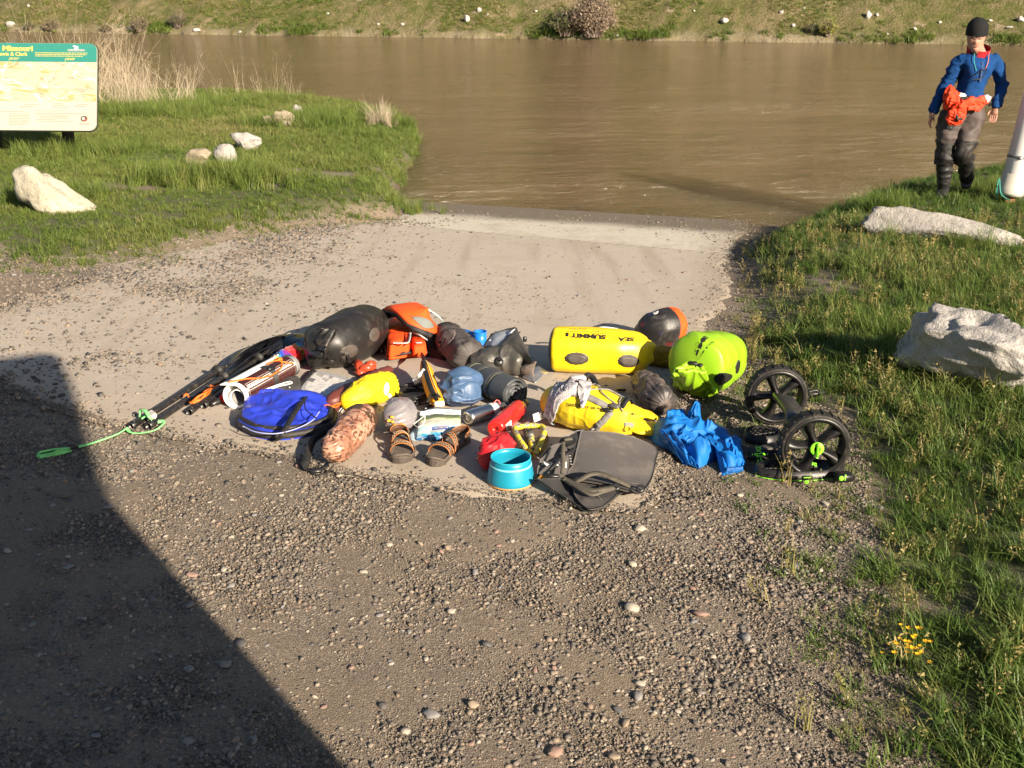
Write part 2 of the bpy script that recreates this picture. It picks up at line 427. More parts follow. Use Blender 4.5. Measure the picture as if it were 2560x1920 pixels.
CONC_PX = [(-250, 905), (-40, 960), (100, 1022), (230, 1062), (370, 1092), (500, 1118), (640, 1142), (760, 1168), (850, 1190), (980, 1212), (1100, 1228), (1240, 1246), (1380, 1264), (1500, 1284), (1600, 1294), (1645, 1262), (1672, 1200), (1690, 1100), (1722, 1000), (1772, 900), (1806, 800), (1822, 720), (1832, 660), (1846, 610)]
CONC = poly_px(CONC_PX, ramp_z)
SX = np.array([sA, cA]); TX = np.array([cA, -sA])      # ramp axis, across
cr_ = CONC[-1]; cl_ = poly_px([(690, 522), (520, 572), (330, 640), (150, 720), (-60, 780), (-400, 830)], ramp_z)
CONC = np.vstack([CONC, [CONC[-1]+SX*6], [cl_[0]+SX*6], cl_])
T_L = float(cl_[0]@TX)-.15; T_R = float(cr_@TX)+.95
def terrain(x, y):
    x = np.atleast_1d(np.asarray(x, float)); y = np.atleast_1d(np.asarray(y, float)); sh = x.shape
    P = np.c_[x.ravel(), y.ravel()]
    s = P@SX; t = P@TX
    gl = poly_sd(P, LEFT); gr = poly_sd(P, RIGHT)
    z = ramp_z(P[:, 0], P[:, 1])
    off = sstep(0, .9, np.maximum(T_L-t, t-T_R))*sstep(8.2, 9.6, s)
    z = z-off*.9
    ml = sstep(-.12, .30, gl); mr = sstep(-.15, .45, gr)
    lz = land_z(P[:, 0], P[:, 1])
    zl = lz+.05*sstep(.1, 1.2, gl)+.02*fbm(P, 1.3, 3)*sstep(0, .5, gl)
    zr = lz+.07*sstep(.1, 1.0, gr)+.02*fbm(P, 1.1, 4)*sstep(0, .5, gr)
    z = z*(1-ml)+zl*ml; z = z*(1-mr)+zr*mr
    return z.reshape(sh)
def tz(x, y): return terrain(x, y)
def G(px, py, dz=0):
    """pixel of the photograph -> point standing on the terrain (dz above it)"""
    d = ray(px, py); z = dz
    for _ in range(14):
        t = (CAM_H-z)/-d[2]; z = .35*z+.65*(float(terrain(d[0]*t, d[1]*t)[0])+dz)
    t = (CAM_H-z)/-d[2]
    return np.array([d[0]*t, d[1]*t, z])
def Gz(px, py, dz=0): return G(px, py, dz)
xs = np.concatenate([np.linspace(-90, -15, 14)[:-1], np.linspace(-15, -3, 160)[:-1], np.linspace(-3, 3, 190)[:-1], np.linspace(3, 9, 110)[:-1], np.linspace(9, 90, 14)])
ys = np.concatenate([np.linspace(-60, 1.2, 10)[:-1], np.linspace(1.2, 5.5, 150)[:-1], np.linspace(5.5, 17, 220)[:-1], np.linspace(17, 26, 80)])
X, Y = np.meshgrid(xs, ys); P = np.c_[X.ravel(), Y.ravel()]
Z = terrain(P[:, 0], P[:, 1])
gl = poly_sd(P, LEFT); gr = poly_sd(P, RIGHT); gd = np.maximum(gl, gr)
Z = Z+.006*fbm(P, 3.1, 8)*(gd < .2)+.004*fbm(P, 11, 9)
def bare(P):
    """bare earth patches inside the grass"""
    b = np.zeros(len(P))
    for px, py, r in ((2000, 720, .55), (1930, 765, .45), (2060, 705, .35), (1960, 1040, .5), (2040, 1220, .42), (700, 440, .45), (640, 470, .4), (830, 442, .4), (330, 480, .5), (2060, 1330, .35), (2260, 1500, .18), (940, 420, .25)):
        c = hit(px, py, land_z)[:2]; b = np.maximum(b, sstep(r*1.15, r*.35, np.hypot((P[:, 0]-c[0])*.8, P[:, 1]-c[1])+.18*fbm(P, 2.5, 31)))
    return b
gdn = gd+.10*fbm(P, 4, 21)
dens = sstep(-.02, .22, gdn)*(1-.93*bare(P))
s_ = P@SX
wet = sstep(WATER_Z+.085, WATER_Z+.03, Z)
gm = mesh("ground", np.c_[P, Z], grid_faces(len(ys), len(xs))[:, ::-1])
if gm.polygons[len(gm.polygons)//2].normal.z < 0: gm.flip_normals()
for nm, a in (("grass", dens), ("wet", wet)):
    at = gm.attributes.new(nm, 'FLOAT', 'POINT'); at.data.foreach_set('value', a.astype(np.float32))
# gravel / soil
m = bpy.data.materials.new("gravel_soil"); m.use_nodes = True; t = NT(m); tc = t.tc()
def pebble_layer(t, tc, scale, seed, ramp):
    mp = t.mapping(tc, (scale, scale, scale), loc=(seed, seed*.7, 0))
    v = t.n('TexVoronoi'); v.inputs['Scale'].default_value = 1; t.l(mp, v.inputs['Vector'])
    e = t.n('TexVoronoi', feature='DISTANCE_TO_EDGE'); e.inputs['Scale'].default_value = 1; t.l(mp, e.inputs['Vector'])
    sx = t.n('SeparateColor'); t.l(v.outputs['Color'], sx.inputs[0])
    return t.ramp(sx.outputs[0], ramp), t.math('MINIMUM', e.outputs['Distance'], .28), sx.outputs[1]
STONE = [(0, (.058, .053, .049)), (.25, (.115, .103, .090)), (.48, (.176, .152, .126)), (.64, (.236, .197, .152)), (.77, (.20, .145, .108)), (.88, (.29, .25, .20)), (1, (.40, .355, .295))]
c1, h1, r1 = pebble_layer(t, tc, 120, 0, STONE); c2, h2, r2 = pebble_layer(t, tc, 260, 3.3, STONE)
n1 = t.noise(tc, 1.1, 4, .6).outputs[0]; n2 = t.noise(tc, 34, 4, .65).outputs[0]
soil = t.mix(n2, (.18, .137, .094), (.325, .256, .178))
stone = t.mix(t.math('GREATER_THAN', r1, .55), c2, c1)
sandy = t.ramp(n1, [(.42, (0, 0, 0)), (.64, (1, 1, 1))])
base = t.mix(t.math('MULTIPLY', sandy, .72), t.mix(.35, stone, soil), soil)
big = t.noise(tc, .45, 3).outputs[0]
base = t.mix(t.math('MULTIPLY', t.ramp(big, [(.38, (1, 1, 1)), (.6, (0, 0, 0))]), .35), base, (.13, .10, .075))
ga = t.attr('grass').outputs['Fac']; wa = t.attr('wet').outputs['Fac']
under = t.mix(t.noise(tc, 9, 4).outputs[0], (.052, .052, .024), (.08, .10, .034))
base = t.mix(t.math('MULTIPLY', ga, .85), base, under)
base = t.mix(t.math('MULTIPLY', wa, .6), base, t.mix(1, base, (.35, .31, .26), 'MULTIPLY'))
t.set(col=base, spec=.3)
t.set(rough=t.math('SUBTRACT', .92, t.math('MULTIPLY', wa, .5)))
hh = t.math('ADD', t.math('MULTIPLY', h1, 1.2), t.math('ADD', t.math('MULTIPLY', h2, .6), t.math('MULTIPLY', t.noise(tc, 160, 4, .7).outputs[0], .6)))
t.set(normal=t.bump(hh, .9, .008))
gm.materials.append(m)
ground = tag(link("ground", gm), kind='structure')
# ------------------------------------------------------------------ concrete ramp
bx = np.arange(-7.5, 6, .045); by = np.arange(3.2, 14, .045); X, Y = np.meshgrid(bx, by); P = np.c_[X.ravel(), Y.ravel()]
sd_c = poly_sd(P, CONC)+.09*fbm(P, 1.8, 41)+.06*fbm(P, 7, 42)
Z = ramp_z(P[:, 0], P[:, 1])+.014
Z = Z-sstep(.10, -.05, sd_c)*.035
keep = (sd_c > -.06).reshape(X.shape)
nx = len(bx); f = grid_faces(len(by), nx)
kf = keep.ravel()[f].all(1); f = f[kf]
used = np.unique(f); idx = -np.ones(len(P), int); idx[used] = np.arange(len(used))
JN = [hit(a, b, ramp_z)[:2] for a, b in ((760, 545), (1830, 640))]
jd = JN[1]-JN[0]; jd /= np.linalg.norm(jd); jn = np.array([-jd[1], jd[0]])
jn = jn if jn[1] > 0 else -jn
Pu = P[used]; sj = (Pu-JN[0])@jn
cm = mesh("ramp", np.c_[Pu, Z[used]], idx[f])
if cm.polygons[len(cm.polygons)//2].normal.z < 0: cm.flip_normals()
wetc = sstep(WATER_Z+.050+.0*sj, WATER_Z+.022, Z[used]-.014+.006*fbm(Pu, 3, 77))
for nm, a in (("wet", wetc), ("rough_band", sstep(-.015, .015, sj)), ("joint", np.exp(-(sj/.02)**2)), ("edge", sstep(.5, 0, sd_c[used]))):
    at = cm.attributes.new(nm, 'FLOAT', 'POINT'); at.data.foreach_set('value', a.astype(np.float32))
m = bpy.data.materials.new("worn_concrete"); m.use_nodes = True; t = NT(m); tc = t.tc()
n1 = t.noise(tc, .9, 5, .6).outputs[0]; n2 = t.noise(tc, 7, 5, .6).outputs[0]; n3 = t.noise(tc, 70, 4, .7).outputs[0]
c = t.mix(n1, (.37, .315, .262), (.46, .407, .35)); c = t.mix(t.math('MULTIPLY', n2, .5), c, (.42, .36, .29)); c = t.mix(t.math('MULTIPLY', n3, .35), c, (.28, .24, .19))
ra = t.attr('rough_band').outputs['Fac']; wa = t.attr('wet').outputs['Fac']; ja = t.attr('joint').outputs['Fac']; ea = t.attr('edge').outputs['Fac']
# tyre / drag marks running down the ramp
mk = t.noise(t.mapping(tc, (5.5, .35, 1), (0, 0, -AX+.2)), 1, 3, .5).outputs[0]
c = t.mix(t.math('MULTIPLY', t.ramp(mk, [(.54, (0, 0, 0)), (.70, (1, 1, 1))]), .42), c, (.25, .195, .145))
st = t.noise(tc, 3.3, 4, .5).outputs[0]
c = t.mix(t.math('MULTIPLY', t.ramp(st, [(.68, (0, 0, 0)), (.74, (1, 1, 1))]), .35), c, (.20, .17, .11))
band = t.mix(t.noise(tc, 25, 5, .7).outputs[0], (.40, .36, .285), (.60, .555, .465))
c = t.mix(ra, c, band)
gy = t.n('SeparateXYZ'); t.l(t.mapping(tc, (1, 1, 1), (0, 0, -math.atan2(jd[1], jd[0]))), gy.inputs[0]); J2 = hit(1150, 790, ramp_z); a_ = -math.atan2(jd[1], jd[0]); yj = J2[0]*math.sin(a_)+J2[1]*math.cos(a_)
crk = t.math('SUBTRACT', 1, t.math('MULTIPLY', t.math('ABSOLUTE', t.math('SUBTRACT', t.math('ADD', gy.outputs[1], t.math('MULTIPLY', t.noise(tc, 6, 3).outputs[0], .02)), yj+.01)), 130), clamp=True)
c = t.mix(t.math('MULTIPLY', crk, t.math('MULTIPLY', n2, .9)), c, (.17, .135, .10))
n5 = t.noise(tc, 2.1, 6, .7).outputs[0]
c = t.mix(t.ramp(n5, [(.52, (0, 0, 0)), (.72, (.5, .5, .5))]), c, (.30, .245, .185))
c = t.mix(t.math('MULTIPLY', ja, .7), c, (.16, .13, .10))
c = t.mix(t.math('MULTIPLY', ea, .55), c, t.mix(n2, (.24, .19, .135), (.34, .28, .20)))
c = t.mix(t.math('MULTIPLY', wa, .85), c, (.105, .08, .055))
t.set(col=c, spec=.3, rough=t.math('SUBTRACT', .88, t.math('MULTIPLY', wa, .45)))
gro = t.n('TexWave', bands_direction='Y'); gro.inputs['Scale'].default_value = 5.5; gro.inputs['Distortion'].default_value = 2.5; gro.inputs['Detail'].default_value = 3
t.l(t.mapping(tc, (1, 1, 1), (0, 0, -math.atan2(jd[1], jd[0]))), gro.inputs[0])
hh = t.math('ADD', t.math('MULTIPLY', n3, .5), t.math('MULTIPLY', t.math('MULTIPLY', gro.outputs[1], ra), 2.2))
t.set(normal=t.bump(t.math('ADD', hh, t.math('MULTIPLY', n2, .6)), .5, .012))
cm.materials.append(m)
ramp = tag(link("ramp", cm), kind='structure')
RGRID = None
def RZ(x, y):
    """top of whatever lies at x,y: concrete or ground"""
    x = np.atleast_1d(np.asarray(x, float)); y = np.atleast_1d(np.asarray(y, float)); sh = x.shape
    if RGRID is not None and x.size < 40000 and x.min() > -5.9 and x.max() < 5.9 and y.min() > 1.6 and y.max() < 13.9:
        fx = (x.ravel()+6)/.04; fy = (y.ravel()-1.5)/.04; i = fx.astype(int); j = fy.astype(int); fx -= i; fy -= j; g = RGRID
        return ((g[j, i]*(1-fx)+g[j, i+1]*fx)*(1-fy)+(g[j+1, i]*(1-fx)+g[j+1, i+1]*fx)*fy).reshape(sh)
    P = np.c_[x.ravel(), y.ravel()]; z = terrain(P[:, 0], P[:, 1])
    on = poly_sd(P, CONC) > .0
    z = np.where(on, np.maximum(z, ramp_z(P[:, 0], P[:, 1])+.014), z)
    return z.reshape(sh)
gx_, gy_ = np.meshgrid(np.arange(-6, 6.05, .04), np.arange(1.5, 14.1, .04)); RGRID = RZ(gx_, gy_)
def Q(px, py, dz=0):
    d = ray(px, py); z = dz
    for _ in range(14):
        t = (CAM_H-z)/-d[2]; z = float(RZ(d[0]*t, d[1]*t)[0])+dz
    t = (CAM_H-z)/-d[2]; return np.array([d[0]*t, d[1]*t, z])
# ------------------------------------------------------------------ river
m = bpy.data.materials.new("muddy_water"); m.use_nodes = True; t = NT(m); tc = t.tc()
n1 = t.noise(t.mapping(tc, (.10, .35, 1)), 1, 3).outputs[0]
c = t.mix(n1, (.120, .077, .034), (.178, .122, .061))
fo = t.noise(t.mapping(tc, (.8, 5.5, 1), (0, 0, -.1)), 1, 6, .75).outputs[0]
fo2 = t.noise(t.mapping(tc, (.05, .35, 1), (0, 0, -.12)), 1, 3).outputs[0]
foam = t.math('MULTIPLY', t.ramp(fo, [(.66, (0, 0, 0)), (.72, (1, 1, 1))]), t.ramp(fo2, [(.55, (0, 0, 0)), (.66, (1, 1, 1))]))
c = t.mix(t.math('MULTIPLY', foam, .35), c, (.3, .27, .22))
t.set(col=c, rough=.10, spec=.5, sss=1.0); t.b.inputs['Subsurface Radius'].default_value = (1.0, .8, .5); t.b.inputs['Subsurface Scale'].default_value = 8.0
w1 = t.noise(t.mapping(tc, (2.2, 4.6, 1), (0, 0, -.16)), 1, 5, .6, .9).outputs[0]
w2 = t.noise(t.mapping(tc, (6, 15, 1), (0, 0, -.05)), 1, 3, .6, .4).outputs[0]
w3 = t.noise(t.mapping(tc, (.5, 1.1, 1), (0, 0, -.2)), 1, 3, .5, .8).outputs[0]
w4 = t.noise(t.mapping(tc, (22, 40, 1)), 1, 2).outputs[0]
b1 = t.bump(t.math('ADD', t.math('MULTIPLY', w1, t.math('MULTIPLY', t.ramp(t.noise(t.mapping(tc, (.22, .5, 1), (0, 0, -.2), (3, 1, 0)), 1, 3).outputs[0], [(.35, (.25, .25, .25)), (.65, (1.5, 1.5, 1.5))]), 1.0)), t.math('ADD', t.math('MULTIPLY', w3, 1.6), t.math('ADD', t.math('MULTIPLY', w2, .48), t.math('MULTIPLY', w4, .10)))), 1.0, .24)
t.set(normal=b1)
v = np.array([[x, y, z] for z in (WATER_Z, WATER_Z-8) for x, y in ((-400, 4), (400, 4), (400, 120), (-400, 120))])
river = tag(link("river", mesh("river", v, [[0, 1, 2, 3], [7, 6, 5, 4], [0, 4, 5, 1], [1, 5, 6, 2], [2, 6, 7, 3], [3, 7, 4, 0]], m, False)), kind='structure')
# ------------------------------------------------------------------ far bank and hill
BL = hit_z(0, 80, WATER_Z)[:2]; BR = hit_z(2560, 114, WATER_Z)[:2]
be = BR-BL; BLEN = np.linalg.norm(be); be /= BLEN; bn = np.array([-be[1], be[0]])
def bank_z(p, q):
    hb = np.interp(p/BLEN, [-.5, 0, .45, 1, 1.5], [1.75, 1.85, 2.2, 2.85, 3.2])
    P = np.stack([p, q], -1)
    up = hb*sstep(-.1, 1, np.clip(q/(hb*1.75), 0, 1)**.9)
    z = WATER_Z-.35*(q < .05)+.10*sstep(0, .3, q)+up+.16*fbm(P, .45, 61)*sstep(.2, 1.5, q)+.06*fbm(P, 2.1, 62)*sstep(.1, .6, q)
    z = z+np.maximum(0, q-hb*1.75-7)*.62+.8*fbm(P, .12, 66)*sstep(12, 30, q)
    return z
ps = np.concatenate([np.linspace(-160, -8, 40)[:-1], np.linspace(-8, BLEN+8, 420)[:-1], np.linspace(BLEN+8, 190, 36)])
qs = np.concatenate([np.linspace(-.6, 7, 95)[:-1], np.linspace(7, 16, 18)[:-1], np.linspace(16, 95, 22)])
PP, QQ = np.meshgrid(ps, qs)
jit = .25*fbm(np.c_[PP.ravel()*0+PP.ravel(), 0*PP.ravel()], .5, 70).reshape(PP.shape)
ZZ = bank_z(PP, QQ+jit)
XY = BL+PP[..., None]*be+QQ[..., None]*bn
hm = mesh("hill", np.c_[XY.reshape(-1, 2), ZZ.ravel()], grid_faces(len(qs), len(ps)))
if hm.polygons[5000].normal.z < 0: hm.flip_normals()
hbv = np.interp(PP/BLEN, [-.5, 0, .45, 1, 1.5], [1.75, 1.85, 2.2, 2.85, 3.2])
road = sstep(hbv*1.75+.2, hbv*1.75+.6, QQ)*sstep(hbv*1.75+6.5, hbv*1.75+6, QQ)
low = sstep(.9, .1, QQ)
for nm, a in (("road", road), ("low", low)):
    at = hm.attributes.new(nm, 'FLOAT', 'POINT'); at.data.foreach_set('value', a.ravel().astype(np.float32))
m = bpy.data.materials.new("bank_turf"); m.use_nodes = True; t = NT(m); tc = t.tc()
n1 = t.noise(tc, .22, 5, .62).outputs[0]; n2 = t.noise(tc, 1.6, 6, .68).outputs[0]; n3 = t.noise(tc, 9, 4, .7).outputs[0]
c = t.mix(t.ramp(n2, [(.38, (0, 0, 0)), (.62, (1, 1, 1))]), (.088, .105, .026), (.185, .15, .075))
c = t.mix(t.ramp(t.math('ADD', t.math('MULTIPLY', n1, .75), t.math('MULTIPLY', n2, .25)), [(.47, (0, 0, 0)), (.62, (.8, .8, .8))]), c, (.25, .195, .115))
c = t.mix(t.ramp(n3, [(.35, (.6, .6, .6)), (.6, (0, 0, 0))]), c, (.06, .065, .022))
n4 = t.noise(tc, .8, 6, .7).outputs[0]
c = t.mix(t.ramp(n4, [(.60, (0, 0, 0)), (.68, (.9, .9, .9))]), c, (.30, .24, .17))
c = t.mix(t.math('MULTIPLY', t.attr('low').outputs['Fac'], t.ramp(n4, [(.4, (.75, .75, .75)), (.6, (0, 0, 0))])), c, (.30, .245, .175))
c = t.mix(t.attr('road').outputs['Fac'], c, t.mix(n2, (.40, .34, .26), (.5, .44, .35)))
t.set(col=c, rough=.95, spec=.1, normal=t.bump(t.math('ADD', n2, t.math('MULTIPLY', n3, .7)), .9, .25))
hm.materials.append(m); hill = tag(link("hill", hm), kind='structure')
def bank_pt(px, py):
    """pixel -> point on the far bank slope"""
    d = ray(px, py); lo, hi = 30.0, 140.0
    o = np.array([0, 0, CAM_H]); d = d/d[1]
    ts = np.linspace(lo, hi, 1500); pts = o+ts[:, None]*d
    rel = pts[:, :2]-BL; p = rel@be; q = rel@bn
    j = .25*fbm(np.c_[p, 0*p], .5, 70); z = np.where(q > -.5, bank_z(p, q+j), WATER_Z-1)
    k = np.argmax(pts[:, 2] < z); return np.array([pts[k, 0], pts[k, 1], z[k]])
# ------------------------------------------------------------------ scatter by geometry nodes (for stuff nobody could count)
def scatter(name, pts, rot, scl, vid, tint, protos, label=None):
    me = bpy.data.meshes.new(name); n = len(pts); me.vertices.add(n); me.vertices.foreach_set('co', np.asarray(pts, np.float32).ravel())
    for nm, typ, arr, key in (('rot', 'FLOAT_VECTOR', rot, 'vector'), ('scl', 'FLOAT_VECTOR', scl, 'vector'), ('vid', 'INT', vid, 'value'), ('tint', 'FLOAT', tint, 'value')):
        a = me.attributes.new(nm, typ, 'POINT'); a.data.foreach_set(key, np.asarray(arr, np.int32 if typ == 'INT' else np.float32).ravel())
    o = link(name, me); o['kind'] = 'stuff'
    if label: o['label'] = label
    col = bpy.data.collections.new(name+'_kinds')
    for i, pm in enumerate(protos):
        q = bpy.data.objects.new('%s_%02d' % (name+'_kind', i), pm); col.objects.link(q)
    g = bpy.data.node_groups.new(name, 'GeometryNodeTree')
    g.interface.new_socket('Geometry', in_out='INPUT', socket_type='NodeSocketGeometry'); g.interface.new_socket('Geometry', in_out='OUTPUT', socket_type='NodeSocketGeometry')
    N = g.nodes.new; gi = N('NodeGroupInput'); go = N('NodeGroupOutput'); ip = N('GeometryNodeInstanceOnPoints'); ci = N('GeometryNodeCollectionInfo')
    ci.inputs['Collection'].default_value = col; ci.inputs['Separate Children'].default_value = True; ci.inputs['Reset Children'].default_value = True
    ip.inputs['Pick Instance'].default_value = True
    def na(nm, typ):
        x = N('GeometryNodeInputNamedAttribute'); x.data_type = typ; x.inputs['Name'].default_value = nm; return [s for s in x.outputs if s.enabled][0]
    L = g.links.new
    L(gi.outputs[0], ip.inputs['Points']); L(ci.outputs[0], ip.inputs['Instance']); L(na('vid', 'INT'), ip.inputs['Instance Index'])
    L(na('rot', 'FLOAT_VECTOR'), ip.inputs['Rotation']); L(na('scl', 'FLOAT_VECTOR'), ip.inputs['Scale']); L(ip.outputs[0], go.inputs[0])
    md = o.modifiers.new('scatter', 'NODES'); md.node_group = g
    return o
def blade_set(rng, n, h0, h1, spread, wid, lean, seg=3):
    V, F = [], []
    for _ in range(n):
        b = rng.normal(size=2)*spread; a = rng.uniform(0, 6.283); h = rng.uniform(h0, h1); w = wid*rng.uniform(.7, 1.3)
        d = np.array([math.cos(a), math.sin(a)]); s = np.array([-d[1], d[0]]); ln = abs(rng.normal(lean, lean*.5)); k = len(V)
        for i in range(seg+1):
            u = i/seg; c = b+d*h*ln*u*u; z = h*u*(1-.28*ln*u); ww = w*(1-u**1.6)*.5+.0004
            V += [[*(c-s*ww), z], [*(c+s*ww), z]]
            if i: F.append([k+2*i-2, k+2*i-1, k+2*i+1, k+2*i])
    return np.array(V), F
def grass_mat(name, stops, trans=.3):
    m = bpy.data.materials.new(name); m.use_nodes = True; t = NT(m)
    ti = t.attr('tint', 'INSTANCER').outputs['Fac']
    rnd = t.n('ObjectInfo').outputs['Random']
    c = t.ramp(t.math('ADD', t.math('MULTIPLY', ti, .85), t.math('MULTIPLY', t.noise(t.tc(), 60, 2).outputs[0], .3), clamp=True), stops)
    t.set(col=c, rough=.5, spec=.3)
    tr = t.n('BsdfTranslucent'); t.l(c, tr.inputs[0]); mx = t.n('MixShader'); mx.inputs[0].default_value = trans
    t.l(t.b.outputs[0], mx.inputs[1]); t.l(tr.outputs[0], mx.inputs[2]); t.l(mx.outputs[0], t.out.inputs[0])
    return m
def rock_mat(name, stops, bscale=60):
    m = bpy.data.materials.new(name); m.use_nodes = True; t = NT(m)
    ti = t.attr('tint', 'INSTANCER').outputs['Fac']; tc = t.tc()
    c = t.ramp(ti, stops); n = t.noise(tc, 1.2, 4).outputs[0]
    c = t.mix(t.math('MULTIPLY', n, .55), c, t.mix(1, c, (.55, .5, .44), 'MULTIPLY'))
    t.set(col=c, rough=.75, spec=.35); return m
def in_frame(P, z=0, mx=60, my=60):
    """keep points that could show in the photograph's frame, with a margin (px)"""
    d = np.c_[P[:, 0], P[:, 1], np.full(len(P), 0)+z-CAM_H]
    zc = d[:, 1]*cP-d[:, 2]*sP; yc = d[:, 1]*sP+d[:, 2]*cP
    px = 1280+F_PX*d[:, 0]/zc; py = 960-F_PX*yc/zc
    return (zc > .1) & (px > -mx) & (px < 2560+mx) & (py < 1920+my)
# ================================================================== loose stones
def pebble_mesh(seed, sub=1):
    import bmesh
    r = np.random.default_rng(seed); bm = bmesh.new(); bmesh.ops.create_icosphere(bm, subdivisions=sub, radius=1)
    v = np.array([x.co[:] for x in bm.verts]); f = [[q.index for q in p.verts] for p in bm.faces]; bm.free()
    v = v*(1+r.normal(size=(len(v), 1))*.16); k = r.normal(size=3); k /= np.linalg.norm(k); v = v-np.outer(np.maximum(0, v@k-.6)*.7, k)
    return v*np.array([1, r.uniform(.60, .95), r.uniform(.32, .55)]), f
stone_mat = rock_mat("river_stone", STONE)
peb = [mesh("stone_kind", *pebble_mesh(i), stone_mat) for i in range(14)]
def lay_stones(name, P, size, seed, sink=.3, label=None, dark=0):
    r = np.random.default_rng(seed); n = len(P); z = RZ(P[:, 0], P[:, 1])
    return scatter(name, np.c_[P, z+size*(.40-sink)], np.c_[r.normal(0, .35, (n, 2)), r.uniform(0, 6.28, n)], np.c_[size, size, size*r.uniform(.8, 1.2, n)], r.integers(0, 14, n), np.clip(r.beta(1.6, 1.7, n)-dark, 0, 1), peb, label)
def cand(n, x0, x1, y0, y1, seed):
    r = np.random.default_rng(seed); P = np.c_[r.uniform(x0, x1, n), r.uniform(y0, y1, n)]
    return P[in_frame(P)], r
# gravel bed in front of the ramp and along its right edge
P, r = cand(330000, -3.4, 3.4, 2.0, 5.8, 5)
c = poly_sd(P, CONC); g = poly_sd(P, RIGHT)
patch = sstep(-.25, .35, fbm(P, .9, 91)+.25*fbm(P, 3, 92))
keep = (c < .03) & (g < .10) & (r.uniform(size=len(P)) < (.26+.70*patch)*np.clip(1.35-.16*(P[:, 1]-2), .35, 1))
P = P[keep]; size = np.clip(np.exp(r.normal(math.log(.0044), .44, len(P))), .0024, .014)*(.85+.3*patch[keep])
lay_stones("gravel", P, size, 1, label="loose river gravel in front of the concrete ramp")
P, r = cand(420000, -7.5, 5.5, 3.8, 11.8, 6)
c = poly_sd(P, CONC); gL = poly_sd(P, LEFT); gR = poly_sd(P, RIGHT); s = P@SX
t_ = P@TX
pa = sstep(.05, .55, fbm(P, .8, 95)+.5*fbm(P, 2.7, 96))
left = sstep(-.4, -3.2, P[:, 0]-.1*(P[:, 1]-5)); edge = sstep(.42, -.05, c); bandd = sstep(-.2, .1, (P-JN[0])@jn)
prob = (c > 0)*(.014+.08*pa+1.0*left*(.12+.88*pa)+.42*edge**2+.12*bandd*pa)+(c <= 0)*.42
keep = (gL < .12) & (gR < .06) & (r.uniform(size=len(P)) < prob) & (ramp_z(P[:, 0], P[:, 1]) > WATER_Z-.02)
P = P[keep]; size = np.clip(np.exp(r.normal(math.log(.0047), .55, len(P))), .0022, .017)*(1+.45*sstep(-.4, -2.4, P[:, 0]-.1*(P[:, 1]-5)))
lay_stones("scattered_gravel", P, size, 2, dark=.10, label="small stones strewn over the concrete ramp")
P, r = cand(420000, -2.8, 3.3, 2.0, 5.6, 8)
keep = (poly_sd(P, CONC) < .08) & (poly_sd(P, RIGHT) < .1) & (r.uniform(size=len(P)) < .75)
P = P[keep]; lay_stones("grit", P, np.clip(np.exp(r.normal(math.log(.0023), .35, len(P))), .0013, .004), 3, label="fine grit between the gravel stones")
# the pebbles one can pick out singly
import bmesh as _bm
PEBC = [("grey", (.19, .18, .172)), ("pale", (.30, .265, .215)), ("tan", (.235, .185, .135)), ("dark", (.085, .08, .08)), ("reddish", (.23, .15, .12))]
pm = {}
for nm, c in PEBC: pm[nm] = M("pebble_"+nm, c, .7, .15, 14, .15, 120, .003, .35, dirt=.1)
pmesh = {(nm, k): mesh("pebble", *pebble_mesh(100+k, 2), pm[nm]) for nm, _ in PEBC for k in range(6)}
PEB_PX = [(560, 1427, 14, 'pale'), (577, 1467, 13, 'grey'), (480, 1440, 17, 'reddish'), (475, 1517, 16, 'grey'), (601, 1612, 20, 'dark'), (566, 1664, 20, 'grey'), (474, 1676, 16, 'grey'), (473, 1858, 18, 'grey'), (590, 1852, 14, 'tan'), (240, 1842, 15, 'grey'), (631, 1853, 18, 'grey'), (171, 1421, 16, 'grey'), (270, 1272, 16, 'grey'), (20, 1380, 15, 'pale'), (1080, 1790, 26, 'grey'), (1385, 1884, 26, 'reddish'), (1184, 1765, 18, 'tan'), (1577, 1522, 24, 'pale'), (1752, 1538, 22, 'reddish'), (1600, 1324, 18, 'pale'), (1864, 1598, 22, 'grey'), (1598, 1712, 18, 'pale'), (1595, 1745, 22, 'grey'), (1545, 1778, 16, 'dark'), (1564, 1812, 18, 'tan'), (1535, 1895, 20, 'tan'), (1280, 1355, 13, 'pale'), (1121, 1371, 14, 'tan'), (972, 1363, 12, 'pale'), (1130, 1530, 14, 'pale'), (1216, 1613, 16, 'dark'), (1188, 1432, 14, 'grey'), (950, 1540, 13, 'grey'), (910, 1433, 14, 'pale'), (1012, 1830, 17, 'pale'), (956, 1767, 16, 'dark'), (2112, 1745, 15, 'pale'), (1968, 1431, 16, 'pale'), (2023, 1566, 15, 'dark'), (1991, 1417, 13, 'grey'), (2200, 1272, 14, 'grey'), (2063, 1262, 12, 'pale'), (1582, 1413, 16, 'pale'), (1850, 1240, 12, 'pale'), (620, 928, 12, 'pale')]
r = np.random.default_rng(3); cnt = 0; spots = []
for px, py, s, nm in PEB_PX: spots.append((G(px, py)[:2], s, nm))
while len(spots) < 250:
    if r.uniform() < .55: px, py = r.uniform(0, 2350), r.uniform(1180, 1915)
    else: px, py = r.uniform(0, 1800)**1.0, r.uniform(660, 1180)
    p = Q(px, py)[:2]; P1 = p[None]
    if poly_sd(P1, RIGHT)[0] > -.1 or poly_sd(P1, LEFT)[0] > -.1: continue
    on = poly_sd(P1, CONC)[0] > 0
    if on and (r.uniform() < .55 or (430 < px and 760 < py < 1240 and px > 560-(py-900)*.9)): continue
    spots.append((p, r.uniform(7, 11)*(1 if not on else .62), ['grey', 'pale', 'tan', 'dark', 'reddish', 'grey'][r.integers(0, 6)]))
